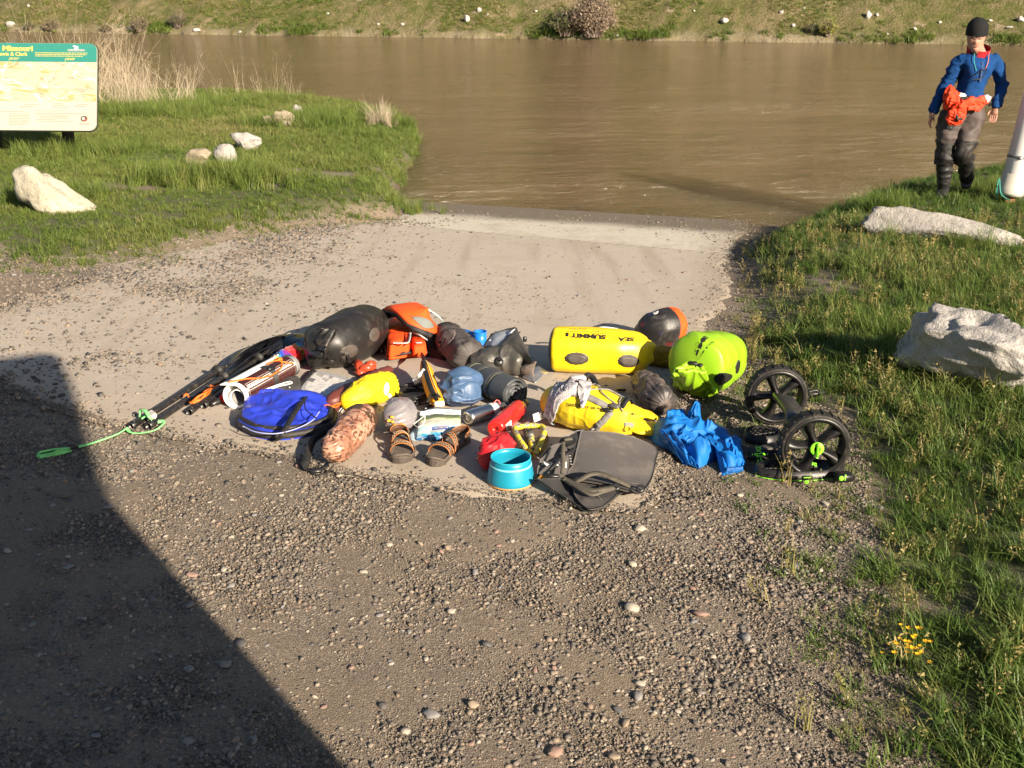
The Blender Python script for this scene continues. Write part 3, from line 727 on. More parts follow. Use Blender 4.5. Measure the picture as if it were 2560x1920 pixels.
def pzone(p, px):
    if poly_sd(p[None], CONC)[0] > 0: return "on the concrete ramp left of the paddles" if p[0] < -1.2 else "on the concrete ramp beyond the gear"
    if p[0] < -.35-.72*(p[1]-2.3): return "in the shaded gravel at the lower left"
    return "in the sunlit gravel below the gear" if p[0] < .75 else "in the gravel near the right hand grass"
PSHAPE = {'grey': "rounded grey pebble", 'pale': "rounded pale cream pebble", 'tan': "rounded tan pebble", 'dark': "rounded dark slate pebble", 'reddish': "rounded reddish pebble"}
PLAB = {'grey': "rounded grey pebble lying loose on the ground", 'pale': "rounded pale cream pebble lying loose on the ground", 'tan': "rounded tan pebble lying loose on the ground", 'dark': "rounded dark slate pebble lying loose on the ground", 'reddish': "rounded reddish pebble lying loose on the ground"}
for p, s, nm in spots:
    dist = math.hypot(p[1]*.94+.6, 0)+.0
    R = .85*s*(p[1]*cP+CAM_H*sP)/F_PX
    o = link("pebble", pmesh[(nm, int(r.integers(0, 6)))]); z = float(RZ(p[0], p[1])[0])
    o.location = (p[0], p[1], z+R*.28); o.scale = (R, R, R); o.rotation_euler = (r.normal(0, .15), r.normal(0, .15), r.uniform(0, 6.28))
    zn = pzone(p, 0); tag(o, PSHAPE[nm]+" lying loose "+zn, "pebble", "%s pebbles %s" % (nm, zn))
# ================================================================== grass
GREEN = [(0, (.026, .056, .012)), (.3, (.058, .108, .018)), (.55, (.100, .155, .030)), (.78, (.165, .180, .048)), (.9, (.24, .20, .09)), (1, (.36, .29, .17))]
gmat = grass_mat("grass_blade", GREEN); r = np.random.default_rng(77)
tufts = [mesh("grass_kind", *blade_set(r, 34, .05, .15, .03, .0055, .75), gmat) for _ in range(9)]
GREEN_L = [(0, (.05, .085, .014)), (.3, (.095, .15, .026)), (.55, (.15, .20, .042)), (.78, (.21, .22, .065)), (.9, (.30, .25, .11)), (1, (.40, .33, .19))]
gmat_l = grass_mat('grass_blade_fresh', GREEN_L, .35)
tufts_l = [mesh('grass_kind', *blade_set(r, 34, .04, .13, .035, .0065, .95), gmat_l) for _ in range(9)]
short = [mesh("grass_kind", *blade_set(r, 26, .02, .075, .03, .0045, .8), gmat) for _ in range(6)]
tall = [mesh("grass_kind", *blade_set(r, 46, .14, .34, .035, .006, .55, 4), gmat_l) for _ in range(6)]
# seed-head weed (small stem with yellowish bobbles)
def weed(rng):
    V, F = blade_set(rng, 6, .05, .12, .012, .004, .35); V = V.tolist(); F = [list(q) for q in F]
    for _ in range(3):
        b = rng.normal(size=2)*.012; top = b+rng.normal(size=2)*.02; h = rng.uniform(.07, .14)
        for i in range(12):
            u = rng.uniform(.45, 1); c = np.array([*(b+(top-b)*u), h*u])+rng.normal(size=3)*.005; s = .0045; k = len(V)
            d = rng.normal(size=(3, 3))*s
            V += (c+d).tolist(); F.append([k, k+1, k+2])
    return np.array(V), F
seedm = grass_mat("seed_weed", [(0, (.10, .12, .03)), (.4, (.17, .17, .05)), (.75, (.27, .22, .08)), (1, (.36, .29, .13))])
weeds = [mesh("weed_kind", *weed(r), seedm) for _ in range(6)]
def sow(name, P, size, seed, protos, tint, label, tilt=.18):
    r = np.random.default_rng(seed); n = len(P); z = terrain(P[:, 0], P[:, 1])
    return scatter(name, np.c_[P, z-.006], np.c_[r.normal(0, tilt, (n, 2)), r.uniform(0, 6.28, n)], np.c_[size, size, size*r.uniform(.75, 1.25, n)], r.integers(0, len(protos), n), np.clip(tint, 0, 1), protos, label)
def gdens(P, poly, d0=-.04, d1=.28): return sstep(d0, d1, poly_sd(P, poly)+.12*fbm(P, 3.6, 21))*(1-.95*bare(P))
# right bank
CART = Q(2010, 1130)
P, r = cand(42000, .8, 9.0, 1.9, 13.5, 12)
d = gdens(P, RIGHT)*np.clip(1.5-.1*P[:, 1], .45, 1)
k = r.uniform(size=len(P)) < d*.85; P1 = P[k]; n_ = fbm(P1, 1.1, 51)-.35*sstep(4.5, 6.5, P1[:, 1]); f_ = fbm(P1, .5, 53)+.22*sstep(4.0, 6.5, P1[:, 1])
sow("grass", P1, np.clip(.70+.42*n_+r.normal(0, .15, len(P1)), .32, 1.4), 21, tufts, .38+.22*f_+.2*n_+r.normal(0, .13, len(P1)), "long green grass on the right bank")
k = (r.uniform(size=len(P)) < sstep(-.55, .2, poly_sd(P, RIGHT)+.2*fbm(P, 1.7, 24))*.18*(1-.35*bare(P))*(P[:, 1] < 9.5)*(np.hypot(P[:, 0]-CART[0], P[:, 1]-CART[1]) > .42)) & (poly_sd(P, CONC) < -.06)
P2 = P[k]; sow("weeds", P2, r.uniform(.5, 1.15, len(P2)), 22, weeds, .55+r.normal(0, .2, len(P2)), "low yellowish weeds along the gravel edge")
P, r = cand(9000, .9, 3.6, 1.9, 7.5, 13)
k = (r.uniform(size=len(P)) < sstep(-.75, .0, poly_sd(P, RIGHT)+.25*fbm(P, 1.4, 25))*.30) & (poly_sd(P, CONC) < -.04)
P2 = P[k]; sow("short_grass", P2, r.uniform(.35, .9, len(P2)), 23, short, .5+r.normal(0, .2, len(P2)), "sparse short grass in the gravel")
# left bank
P, r = cand(120000, -15, -.4, 5.5, 25, 14)
d = gdens(P, LEFT, -.06, .12)
k = r.uniform(size=len(P)) < d*.7; P1 = P[k]; n_ = fbm(P1, .9, 55); f_ = fbm(P1, .45, 56)
sow("grass", P1, np.clip(.46+.30*n_+.025*(P1[:, 1]-8)+r.normal(0, .11, len(P1)), .22, 1.3), 24, tufts_l, .50+.24*f_+.16*n_+r.normal(0, .13, len(P1)), "green grass on the left bank")
P, r = cand(16000, -6.5, .2, 5.0, 11, 15)
k = (r.uniform(size=len(P)) < sstep(-.55, .0, poly_sd(P, LEFT)+.25*fbm(P, 1.6, 27))*.4*sstep(.4, -.2, poly_sd(P, LEFT)))&(terrain(P[:, 0], P[:, 1]) > WATER_Z+.05)
P2 = P[k]; sow("short_grass", P2, r.uniform(.35, .9, len(P2)), 25, short, .6+r.normal(0, .16, len(P2)), "thin short grass at the edge of the left bank")
# tall clumps: (px, py, radius m, count, tint)
def clumps(name, spec, protos, label, seed, size=1.0):
    r = np.random.default_rng(seed); A, T, S = [], [], []
    for px, py, rad, n, tint, sc in spec:
        c = hit(px, py, land_z)[:2]; a = r.normal(size=(n, 2))*np.array([rad, rad*.75])*.55; A.append(c+a); T.append(np.full(n, tint)+r.normal(0, .1, n)); S.append(sc*r.uniform(.7, 1.2, n))
    A = np.vstack(A); T = np.hstack(T); S = np.hstack(S); S = S*np.where(terrain(A[:, 0], A[:, 1]) > WATER_Z-.05, 1, .05)
    return sow(name, A, S*size, seed+1, protos, T, label, .25)
clumps("tall_grass", [(480, 468, .5, 80, .5, .85), (560, 470, .5, 90, .46, .85), (630, 458, .4, 50, .5, .8), (430, 458, .35, 34, .55, .65), (770, 325, .8, 110, .42, .9), (680, 330, .5, 50, .42, .8), (820, 300, .6, 60, .42, .8), (250, 300, 1.0, 110, .45, .95), (380, 300, 1.0, 110, .45, .9), (500, 280, 1.0, 110, .45, .85), (620, 262, 1.0, 90, .48, .8), (60, 380, .7, 60, .46, .8), (130, 400, .5, 40, .46, .8), (240, 390, .7, 60, .44, .7), (1010, 320, .45, 70, .4, .7), (960, 300, .45, 60, .42, .8), (80, 520, .3, 30, .4, .7), (190, 508, .3, 30, .4, .6), (230, 498, .3, 25, .42, .6), (980, 400, .4, 50, .44, .55), (900, 350, .5, 50, .46, .6), (1000, 470, .35, 40, .46, .5),
        (2190, 545, .2, 26, .3, .7), (2260, 610, .3, 30, .36, .6), (2440, 640, .3, 20, .4, .6), (2250, 930, .16, 22, .3, .6), (2330, 950, .2, 24, .34, .6), (2420, 970, .2, 30, .3, .65), (2490, 990, .2, 30, .3, .7), (2540, 960, .2, 24, .3, .7), (2230, 860, .14, 16, .32, .55), (2480, 500, .3, 30, .4, .6), (2540, 490, .3, 30, .4, .6)], tall, "taller lush grass clumps", 301)
# dry winter stems on the left bank
STRAW = [(0, (.26, .20, .13)), (.5, (.38, .31, .215)), (1, (.48, .41, .30))]
straw = grass_mat("dry_stem", STRAW, .15)
def stems(rng, n, h0, h1, spread, lean):
    V, F = [], []
    def stick(a, b, w, bend):
        k = len(V); d = b-a; s = np.cross(d, rng.normal(size=3)); s /= np.linalg.norm(s)
        for i in range(4):
            u = i/3; c = a+d*u+bend*u*u; ww = w*(1-.75*u)
            V.extend([(c-s*ww).tolist(), (c+s*ww).tolist()])
            if i: F.append([k+2*i-2, k+2*i-1, k+2*i+1, k+2*i])
        return c
    for _ in range(n):
        a = np.array([*rng.normal(size=2)*spread, 0]); h = rng.uniform(h0, h1)
        b = a+np.array([*rng.normal(size=2)*lean*h, h]); bend = np.array([*rng.normal(size=2)*.12*h, 0])
        stick(a, b, .0032, bend)
        for _ in range(rng.integers(1, 4)):
            u = rng.uniform(.45, .95); c = a+(b-a)*u+bend*u*u; stick(c, c+np.array([*rng.normal(size=2)*.12*h, abs(rng.normal(.14, .05))*h]), .0018, np.zeros(3))
    return np.array(V), F
r = np.random.default_rng(9); dry = [mesh("stem_kind", *stems(r, 9, .35, 1.0, .09, .22), straw) for _ in range(7)]
clumps("dry_reeds", [(250, 268, .6, 16, .6, 1.1), (310, 268, .7, 24, .65, .95), (380, 264, .7, 24, .65, .88), (450, 260, .6, 12, .65, .70), (200, 240, .9, 12, .45, 1.5), (290, 232, .9, 7, .45, 1.4), (140, 228, 1.0, 9, .4, 1.7), (530, 250, .6, 5, .6, .6), (630, 246, .5, 4, .6, .7), (740, 244, .4, 4, .6, .7), (430, 232, .9, 5, .5, 1.2)], dry, "pale dry reed stems by the water", 401)
straw2 = [mesh("straw_kind", *blade_set(np.random.default_rng(5+i), 40, .2, .5, .03, .005, .35, 4), straw) for i in range(3)]
clumps("dry_grass", [(958, 318, .12, 12, .7, .95), (975, 325, .12, 5, .5, .7), (930, 322, .1, 4, .5, .6)], straw2, "dry straw coloured tussock at the bank edge", 411)
# far bank: green fringe and tussocks
ftuft = [mesh("fringe_kind", *blade_set(np.random.default_rng(60+i), 40, .10, .36, .12, .03, .7, 2), gmat_l) for i in range(5)]
r = np.random.default_rng(19)
def on_bank(p, q):
    xy = BL+p[:, None]*be+q[:, None]*bn; j = .25*fbm(np.c_[p, 0*p], .5, 70); return np.c_[xy, bank_z(p, q+j)-.03]
p = r.uniform(-4, BLEN+5, 4200); q = np.abs(r.normal(.2, .28, 4200)); nz_ = fbm(np.c_[p, 0*p], .33, 33)+.7*fbm(np.c_[p, 0*p], 1.5, 34); k = r.uniform(size=4200) < .75*sstep(-.1, .8, nz_); p, q, nz_ = p[k], q[k], nz_[k]; n = len(p); s = r.uniform(.35, .85, n)*(1+.5*nz_)
scatter("bank_grass", on_bank(p, q), np.c_[r.normal(0, .2, (n, 2)), r.uniform(0, 6.28, n)], np.c_[s, s, s], r.integers(0, 5, n), np.clip(.38+r.normal(0, .12, n), 0, 1), ftuft, "bright green grass fringe at the far waterline")
p = r.uniform(-6, BLEN+6, 26000); q = r.uniform(.4, 6.5, 26000); k = fbm(np.c_[p, q], .33, 37)+.6*fbm(np.c_[p, q], 1.2, 38) > .0; p, q = p[k], q[k]; n = len(p); s = r.uniform(.25, .7, n)
scatter("bank_turf", on_bank(p, q), np.c_[r.normal(0, .3, (n, 2)), r.uniform(0, 6.28, n)], np.c_[s, s, s*.7], r.integers(0, 5, n), np.clip(.64+.3*fbm(np.c_[p, q], .25, 39)+.0*q+r.normal(0, .16, n), 0, 1), ftuft, "rough turf on the far bank")
# ================================================================== gear laid out on the ramp
def mpp(p): return (p[1]*cP+(CAM_H-p[2])*sP)/F_PX          # metres per photograph pixel at a point
def cpts(pts):
    """(px, py, radius px) of a body's axis -> axis points resting on the ground, radii in metres"""
    A, R = [], []
    for px, py, r in pts:
        q = Q(px, py); rr = r*mpp(q); q = Q(px, py, rr); rr = r*mpp(q); q = Q(px, py, rr); A.append(q); R.append(rr)
    return np.array(A), np.array(R)
def wrinkle(amp=.05, sc=14, seed=0, gather=None, gk=13, ga=.12, ridge=.5):
    def f(u, v, p):
        wp = .035*np.stack([fbm(p, 9, seed+8), fbm(p, 9, seed+18), fbm(p, 9, seed+28)], -1); q = (p+wp)*np.array([1, 1, 1.5])
        r1 = np.maximum(ridged(q, sc*.9, seed+3), 0)**1.5; r2 = np.maximum(ridged(q, sc*2.1, seed+5), 0)**1.6
        w = 1.6*amp*(1.5*fbm(p, sc*.5, seed, 2)+ridge*(3.4*(r1-.3)+2.0*(r2-.3)*(.5+.5*vnoise(p, sc*.6, seed+40))))
        for g in ([] if gather is None else gather):
            d = np.exp(-np.abs(u-g)/.16); w = w+ga*d*np.cos(2*math.pi*v*gk+2.2*np.sin(7*v*2*math.pi+seed))*(.6+.4*vnoise(np.stack([u*6, v*9, 0*u], -1), 1, seed))
        return w
    return f
def loft_px(pts, cap0=True, cap1=True, sq=1.0, zc=None, n=56, m=56, ex=2.1, wf=None, flat=True, round_=6, cp=1.0):
    """loft through (px,py,r) stations; ends rounded over when asked"""
    A, R = cpts([p[:3] for p in pts]); SQ = np.array([p[3] if len(p) > 3 else 1.0 for p in pts])
    for i, p in enumerate(pts):
        if len(p) > 3: A[i] = Q(p[0], p[1], R[i]*p[3])
    if zc is not None: A[:, 2] += np.array(zc)
    def cap(a, b, r):
        d = (a-b)/np.linalg.norm(a-b); t = np.linspace(math.pi/2, 0, round_, endpoint=False)[::-1]*1.0
        t = np.linspace(.12, math.pi/2*.97, round_)[::-1]
        return [a+d*r*cp*math.sin(x) for x in t], [r*math.cos(x) for x in t]
    P, RR, sq_l = list(A), list(R), list(SQ)
    if cap0: c, r = cap(A[0], A[1], R[0]); P = c+P; RR = r+RR; sq_l = [SQ[0]]*len(r)+sq_l
    if cap1: c, r = cap(A[-1], A[-2], R[-1]); P = P+c[::-1]; RR = RR+r[::-1]; sq_l = sq_l+[SQ[-1]]*len(r)
    P = np.array(P); d = np.r_[0, np.cumsum(np.linalg.norm(np.diff(P, axis=0), axis=1))]; us = d/d[-1]
    uu = np.linspace(0, 1, 90); RR = np.interp(uu, us, RR); sq_l = np.interp(uu, us, sq_l); PP = np.stack([np.interp(uu, us, P[:, k]) for k in range(3)], -1)
    k = np.array([.25, .5, .25]); 
    for _ in range(3):
        PP[1:-1] = .25*PP[:-2]+.5*PP[1:-1]+.25*PP[2:]; RR[1:-1] = .25*RR[:-2]+.5*RR[1:-1]+.25*RR[2:]
    return Loft(PP, RR, RR*sq*sq_l, us=uu, ex=ex, wfun=wf, flat=RZ if flat else None, n=n, m=m)
def base_of(v): return np.array([v[:, 0].mean(), v[:, 1].mean(), v[:, 2].min()])
def bag(name, label, cat, L, mat, group=None, body='body'):
    v, f = L.mesh(); t = thing(name, label, cat, base_of(v), group=group); b = part(body, (v, f), mat, t); return t, b
def cord(name, pts, r, mat, parent=None, label=None, cat=None, group=None, n=6, res=None):
    vf = tube(pts, r, n, res)
    return part(name, vf, mat, parent) if parent is not None else solo(name, vf, mat, label, cat, group)
def qp(*pts): return [Q(*p) for p in pts]
def fold_sheet(P4, th, nu, nv, bul, amp, sc, seed):
    a, b, c, d = [np.array(x) for x in P4]; U_, V_ = np.meshgrid(np.linspace(0, 1, nu), np.linspace(0, 1, nv)); u, v = U_[..., None], V_[..., None]
    p = a*(1-u)*(1-v)+b*u*(1-v)+c*u*v+d*(1-u)*v; n = np.cross(b-a, d-a); n /= np.linalg.norm(n); n = n if n@(np.array([0, 0, CAM_H])-a) > 0 else -n
    w = np.stack([U_*sc, V_*sc*.45, 0*U_], -1); w = w+.45*np.stack([fbm(w, .9, seed+5), fbm(w, .9, seed+6), 0*U_], -1); p = p+n*(bul*np.sin(math.pi*u)*np.sin(math.pi*v)+amp*(ridged(w, 1, seed)+.5*ridged(w, 2.1, seed+1)-.4)[..., None])
    A_, B_ = p.reshape(-1, 3), (p-n*th).reshape(-1, 3); k = len(A_); f = grid_faces(nv, nu).tolist(); ring = list(range(nu))+[nu*(j+1)-1 for j in range(1, nv)]+[nu*(nv-1)+i for i in range(nu-2, -1, -1)]+[nu*j for j in range(nv-2, 0, -1)]
    V = np.vstack([A_, B_]); V[:, 2] = np.maximum(V[:, 2], RZ(V[:, 0], V[:, 1])+.002)
    return V, f+[[k+i for i in q[::-1]] for q in f]+[[ring[i], k+ring[i], k+ring[(i+1) % len(ring)], ring[(i+1) % len(ring)]] for i in range(len(ring))]
# materials
pvc_y = M("yellow_pvc", (.76, .535, .008), .36, .05, 6, .10, 60, .004, .5, dirt=.04)
pack_y = M("yellow_pack_cloth", (.70, .51, .012), .5, .07, 7, .16, 140, .003, .4, dirt=.08)
nyl_y = M("yellow_nylon", (.70, .52, .012), .55, .07, 9, .2, 90, .004, .3, dirt=.03)
lime = M("lime_pvc", (.225, .42, .012), .42, .06, 6, .12, 90, .004, .45, dirt=.04)
blk = M("black_webbing", (.014, .014, .015), .6, .2, 20, .25, 200, .002, .35, dirt=.10)
blkp = M("black_pvc", (.0135, .0125, .012), .42, .2, 7, .15, 40, .005, .4, dirt=.10)
blkpl = M("black_plastic", (.012, .012, .012), .36, .15, 12, .08, 120, .002, .5, dirt=.06)
grey_web = M("grey_webbing", (.20, .19, .175), .7, .1, 20, .3, 260, .002, .3)
dgrey = M("charcoal_cloth", (.055, .053, .052), .62, .15, 9, .2, 120, .003, .3, dirt=.12)
foam_g = M("charcoal_foam", (.085, .078, .074), .82, .12, 5, .2, 240, .002, .25, dirt=.2, dirtcol=(.22, .19, .16))
brown_n = M("brown_grey_nylon", (.125, .10, .088), .55, .12, 8, .2, 100, .003, .35, dirt=.08)
dk_nyl = M("dark_brown_nylon", (.040, .034, .034), .5, .15, 8, .2, 90, .003, .4, dirt=.07)
navy = M("navy_nylon", (.055, .105, .20), .45, .12, 8, .22, 60, .005, .45, dirt=.05)
cobalt = M("cobalt_nylon", (.020, .040, .42), .42, .10, 8, .22, 60, .005, .5, dirt=.03)
azure = M("azure_jacket_cloth", (.004, .125, .42), .62, .08, 7, .22, 110, .004, .3, dirt=.05)
maroon = M("maroon_nylon", (.115, .030, .024), .5, .12, 9, .2, 70, .004, .4, dirt=.06)
red_n = M("red_nylon", (.42, .012, .018), .5, .10, 9, .2, 80, .004, .4, dirt=.03)
redp = M("red_paint", (.62, .018, .014), .25, .06, 9, .04, 90, .001, .5, dirt=.03, coat=.4)
org = M("orange_cloth", (.90, .085, .012), .6, .07, 9, .22, 120, .003, .3, dirt=.02)
org2 = M("orange_foam_cloth", (.88, .34, .006), .5, .07, 9, .15, 120, .003, .35, dirt=.03)
orc = M("orange_cord", (.90, .16, .02), .6, .25, 160, .4, 300, .002, .3, dirt=0)
whitec = M("white_cord", (.68, .68, .66), .6, .15, 60, .3, 300, .002, .3, dirt=.05)
grnc = M("mint_webbing", (.22, .66, .22), .6, .12, 40, .3, 250, .002, .3, dirt=.06)
teal = M("teal_silicone", (.008, .22, .33), .38, .06, 5, .05, 30, .002, .45, dirt=.04)
teal2 = M("pale_teal_band", (.22, .60, .68), .4, .05, 5, .03, 30, .002, .45, dirt=.02)
steel = M("brushed_steel", (.55, .54, .52), .27, .06, 14, .06, 160, .001, .5, metal=1, dirt=.06)
foil = M("foil_sheet", (.62, .60, .56), .3, .06, 14, .1, 30, .003, .5, metal=.9, dirt=.08)
whitep = M("white_plastic", (.78, .77, .73), .45, .04, 8, .05, 60, .002, .4, dirt=.05)
paper = M("white_tag_paper", (.70, .68, .66), .7, .06, 12, .1, 90, .002, .3, dirt=.05)
ink = M("black_print", (.016, .014, .012), .6, .1, 30, .05, 90, .001, .3, dirt=0)
inkb = M("navy_print", (.018, .035, .16), .6, .1, 30, .05, 90, .001, .3, dirt=0)
lgr = M("light_grey_print", (.50, .49, .46), .6, .06, 30, .05, 90, .001, .3, dirt=0)
patch_m = M("dark_grey_patch", (.060, .050, .043), .5, .15, 30, .2, 200, .002, .4, dirt=.1)
rubber = M("brown_rubber", (.10, .082, .066), .7, .12, 14, .2, 160, .002, .3, dirt=.2)
# ---------------------------------------------------------------- yellow dry bag with printed name
L = loft_px([(1392, 872, 56), (1420, 873, 57), (1480, 875, 57), (1540, 878, 56), (1580, 880, 52), (1602, 884, 42)], cap0=True, cap1=True, cp=.38, n=72, m=80, ex=2.35, wf=lambda u, v, p: .022*fbm(p, 6, 1)+.035*np.maximum(ridged(p+.03*fbm(p, 8, 3)[:, None], 6, 31), .1)**2+.10*np.exp(-np.abs(u-.95)/.07)*np.cos(2*math.pi*v*7+1)+.05*np.exp(-np.abs(u-.86)/.05)*ridged(p, 16, 4)+.02*np.exp(-np.abs(u-.06)/.04)*np.cos(2*math.pi*v*9))
t_, b_ = bag("dry_bag", "bright yellow roll top dry bag printed upside down with black lettering, lying on the concrete", "dry bag", L, pvc_y)
part("end_patch", L.patch([(.002, a) for a in np.linspace(0, 1, 40, endpoint=False)], .001, c=(.0, .5)), patch_m, t_)
v = L.at(np.linspace(.0, .052, 5)[:, None], np.linspace(0, 1, 60, endpoint=False)[None], .0025).reshape(-1, 3)
part("end_cap", (v, grid_faces(5, 60, True).tolist()), patch_m, t_)
for u, v_, du, dv in ((1442, 896, 30, 15), (1571, 902, 26, 16)):
    part("lash_patch", L.oval_px(u, v_, du, dv, .04, off=.0015), patch_m, t_); 
    part("lash_loop", L.oval_px(u, v_+1, du*.8, dv*.62, .04, off=.0032), M("patch_inner", (.075, .066, .058), .45, .1, 30, .2, 120, .002), t_)
def word(L, t, s, u0, u1, v, hv, mat, name="print", bold=.02, sgn=-1):
    """printed word between stations u0..u1 (upside down for sgn=-1), hv letter height in turns"""
    tv, tf = text2d(s, 1, bold); w = tv[:, 0].max()-tv[:, 0].min(); h = tv[:, 1].max()-tv[:, 1].min(); tv = (tv-[(tv[:, 0].max()+tv[:, 0].min())/2, (tv[:, 1].max()+tv[:, 1].min())/2])
    return part(name, L.lay((tv, tf), (u0+u1)/2, v, sgn*(u1-u0)/w, sgn*hv/h, .0026), mat, t)
t = t_
part("print", L.text_px("SEA", (1585, 844), (1545, 843), (-1, 10), .05), ink, t); part("print", L.text_px("TO", (1541, 841), (1521, 840), (-1, 9), .0), M("faded_print", (.60, .42, .03), .5, .1, 30), t); part("print", L.text_px("SUMMIT", (1515, 838), (1427, 833), (-1, 11), .05), ink, t)
part("print", L.patch_px([(1415, 832), (1422, 832.5), (1421, 841), (1414, 840)], .0016, .0006, n=16), ink, t)
for k, (a, b, vv) in enumerate(((1480, 1520, 834), (1418, 1470, 828), (1482, 1502, 829), (1423, 1470, 822))):
    for q_ in np.arange(a, b-3, 6.5): part("print", L.patch_px([(q_, vv), (q_+4, vv+.3), (q_+4, vv+1.8), (q_, vv+1.5)], .001, .0005, n=8, rings=2), M("faint_print", (.24, .17, .02), .5, .1, 30), t)
LR = loft_px([(1604, 878, 21), (1622, 884, 20), (1634, 888, 17)], cap0=False, cp=.4, wf=wrinkle(.08, 20, 3), n=36, m=24, zc=[.03, .02, .015], flat=False)
part("roll_top", LR.mesh(), pvc_y, t)
cord("inner_liner", [Q(1482, 822, .2), Q(1510, 819, .21), Q(1545, 823, .2)], .006, whitep, t)
# ---------------------------------------------------------------- lime dry bag
L = loft_px([(1814, 890, 50), (1798, 895, 66), (1772, 902, 74), (1752, 911, 77), (1738, 918, 74)], cap0=True, cap1=True, cp=.30, n=96, m=96, ex=2.35, wf=lambda u, v, p: .03*fbm(p, 5, 2)+.05*np.maximum(ridged(p+.03*fbm(p, 8, 3)[:, None], 7, 31), 0)**2+(.06*fbm(p, 9, 12)+.10*(ridged(p*np.array([1, 1, .6]), 8, 7)-.3))*sstep(.6, .95, u)+.03*(ridged(p, 6, 17)-.3))
t, b_ = bag("dry_bag", "lime green roll top dry bag with black buckle and black lettering, at the gravel edge", "dry bag", L, lime)
part("apron", fold_sheet((Q(1682, 962, .05), Q(1792, 985, .035), Q(1764, 934, .185), Q(1696, 925, .185)), .016, 36, 30, .04, .012, 2.0, 5), lime, t)
part("apron", fold_sheet((Q(1684, 962, .02), Q(1786, 990, .012), Q(1790, 982, .05), Q(1682, 958, .07)), .02, 40, 12, .015, .012, 5, 8), lime, t)
part("roll_top", fold_sheet((Q(1684, 966, .045), Q(1714, 975, .05), Q(1704, 942, .12), Q(1680, 938, .12)), .014, 22, 22, .016, .012, 2, 23), lime, t)
part("roll_top", fold_sheet((Q(1764, 986, .035), Q(1796, 988, .035), Q(1790, 962, .09), Q(1768, 952, .11)), .014, 22, 22, .02, .012, 2, 33), lime, t)
A = spline([Q(1683, 938, .15), Q(1696, 930, .165), Q(1716, 925, .17), Q(1735, 922, .17)], 30)
LF = Loft(A, np.full(30, .012), np.interp(np.linspace(0, 1, 30), [0, .3, 1], [.01, .026, .02]), n=24, m=40, wfun=lambda u, v, p: .3*fbm(p, 25, 15)); part("roll_fold", LF.mesh(), lime, t)
part("buckle", rbox(Q(1732, 908, .205), .050, .026, .018, -.25, .006), blkpl, t); part("buckle", rbox(Q(1750, 913, .195), .03, .034, .016, -.45, .006), blkpl, t)
part("buckle_strap", ribbon([Q(1753, 915, .19), Q(1762, 938, .155), Q(1776, 962, .10), Q(1788, 980, .06)], .024, .004, up=(0, -1, .5)), lime, t)
part("buckle_strap", ribbon([Q(1722, 906, .20), Q(1704, 920, .175), Q(1688, 938, .15)], .022, .004, up=(0, -1, .5)), lime, t)
bp = M("black_patch", (.012, .012, .012), .55, .1, 30)
part("lash_patch", L.patch_px([(1785, 950), (1790, 938), (1805, 932), (1828, 936), (1827, 946), (1812, 958), (1796, 962)]), bp, t); part("lash_patch", L.patch_px([(1838, 918), (1844, 900), (1849, 906), (1847, 924), (1840, 934)]), bp, t)
LEN = np.linalg.norm(np.diff(L.path, axis=0), axis=1).sum()
def axis_text(body, px, w, h, mat, bold):
    (u0, v0), = L.find([px]); tv, tf = text2d(body, 1, bold); lo, hi = tv.min(0), tv.max(0); tv = (tv-(lo+hi)/2)/(hi-lo); r0 = float(np.interp(u0, np.linspace(0, 1, len(L.rx)), L.rx))
    part("print", L.lay((tv, tf), u0, v0, -w/LEN, -h/(2*math.pi*r0), .004), mat, t)
axis_text("SUMMIT", (1757, 853), .095, .022, ink, .04); axis_text("SEA", (1733, 880), .035, .016, ink, .06); axis_text("TO", (1742, 869), .014, .013, M("faded_lime_print", (.15, .30, .01), .5), .0); axis_text("Drops", (1774, 862), .07, .017, ink, -.005)
# ---------------------------------------------------------------- big black dry bag
L = loft_px([(800, 868, 52), (815, 865, 60), (845, 852, 66), (880, 838, 68), (908, 824, 62), (925, 815, 50)], cap0=True, cap1=True, cp=.6, n=80, m=80, ex=2.15, wf=lambda u, v, p: .04*fbm(p, 4, 2)+.05*np.maximum(ridged(p+.03*fbm(p, 8, 3)[:, None], 6, 31), .1)**2+.03*(ridged(p, 5, 9)-.3)+(.16*fbm(p, 8, 6)+.22*(ridged(p*np.array([1, 1, .7]), 7, 7)-.3))*sstep(.32, .05, u))
t, b_ = bag("dry_bag", "large matte black dry bag with folded roll top and two grey oval patches", "dry bag", L, blkp)
part("roll_top", fold_sheet((Q(757, 862, .13), Q(806, 888, .13), Q(838, 822, .25), Q(800, 820, .25)), .02, 26, 26, .03, .016, 3, 5), blkp, t)
part("roll_top", fold_sheet((Q(764, 872, .09), Q(832, 902, .07), Q(806, 882, .15), Q(760, 856, .15)), .03, 30, 20, .02, .016, 4, 9), blkp, t)
part("roll_fold", fold_sheet((Q(764, 900, .02), Q(866, 918, .012), Q(840, 892, .09), Q(762, 872, .10)), .02, 34, 20, .02, .02, 5, 14), blkp, t)
part("roll_fold", fold_sheet((Q(836, 900, .05), Q(878, 908, .05), Q(868, 880, .12), Q(842, 870, .14)), .02, 20, 20, .02, .016, 4, 19), blkp, t)
part("closure_strip", ribbon([Q(757, 864, .13), Q(770, 876, .125), Q(790, 885, .13), Q(810, 885, .135)], .03, .012, up=(-.3, -.8, .5), roll=[0, .3]), blkpl, t)
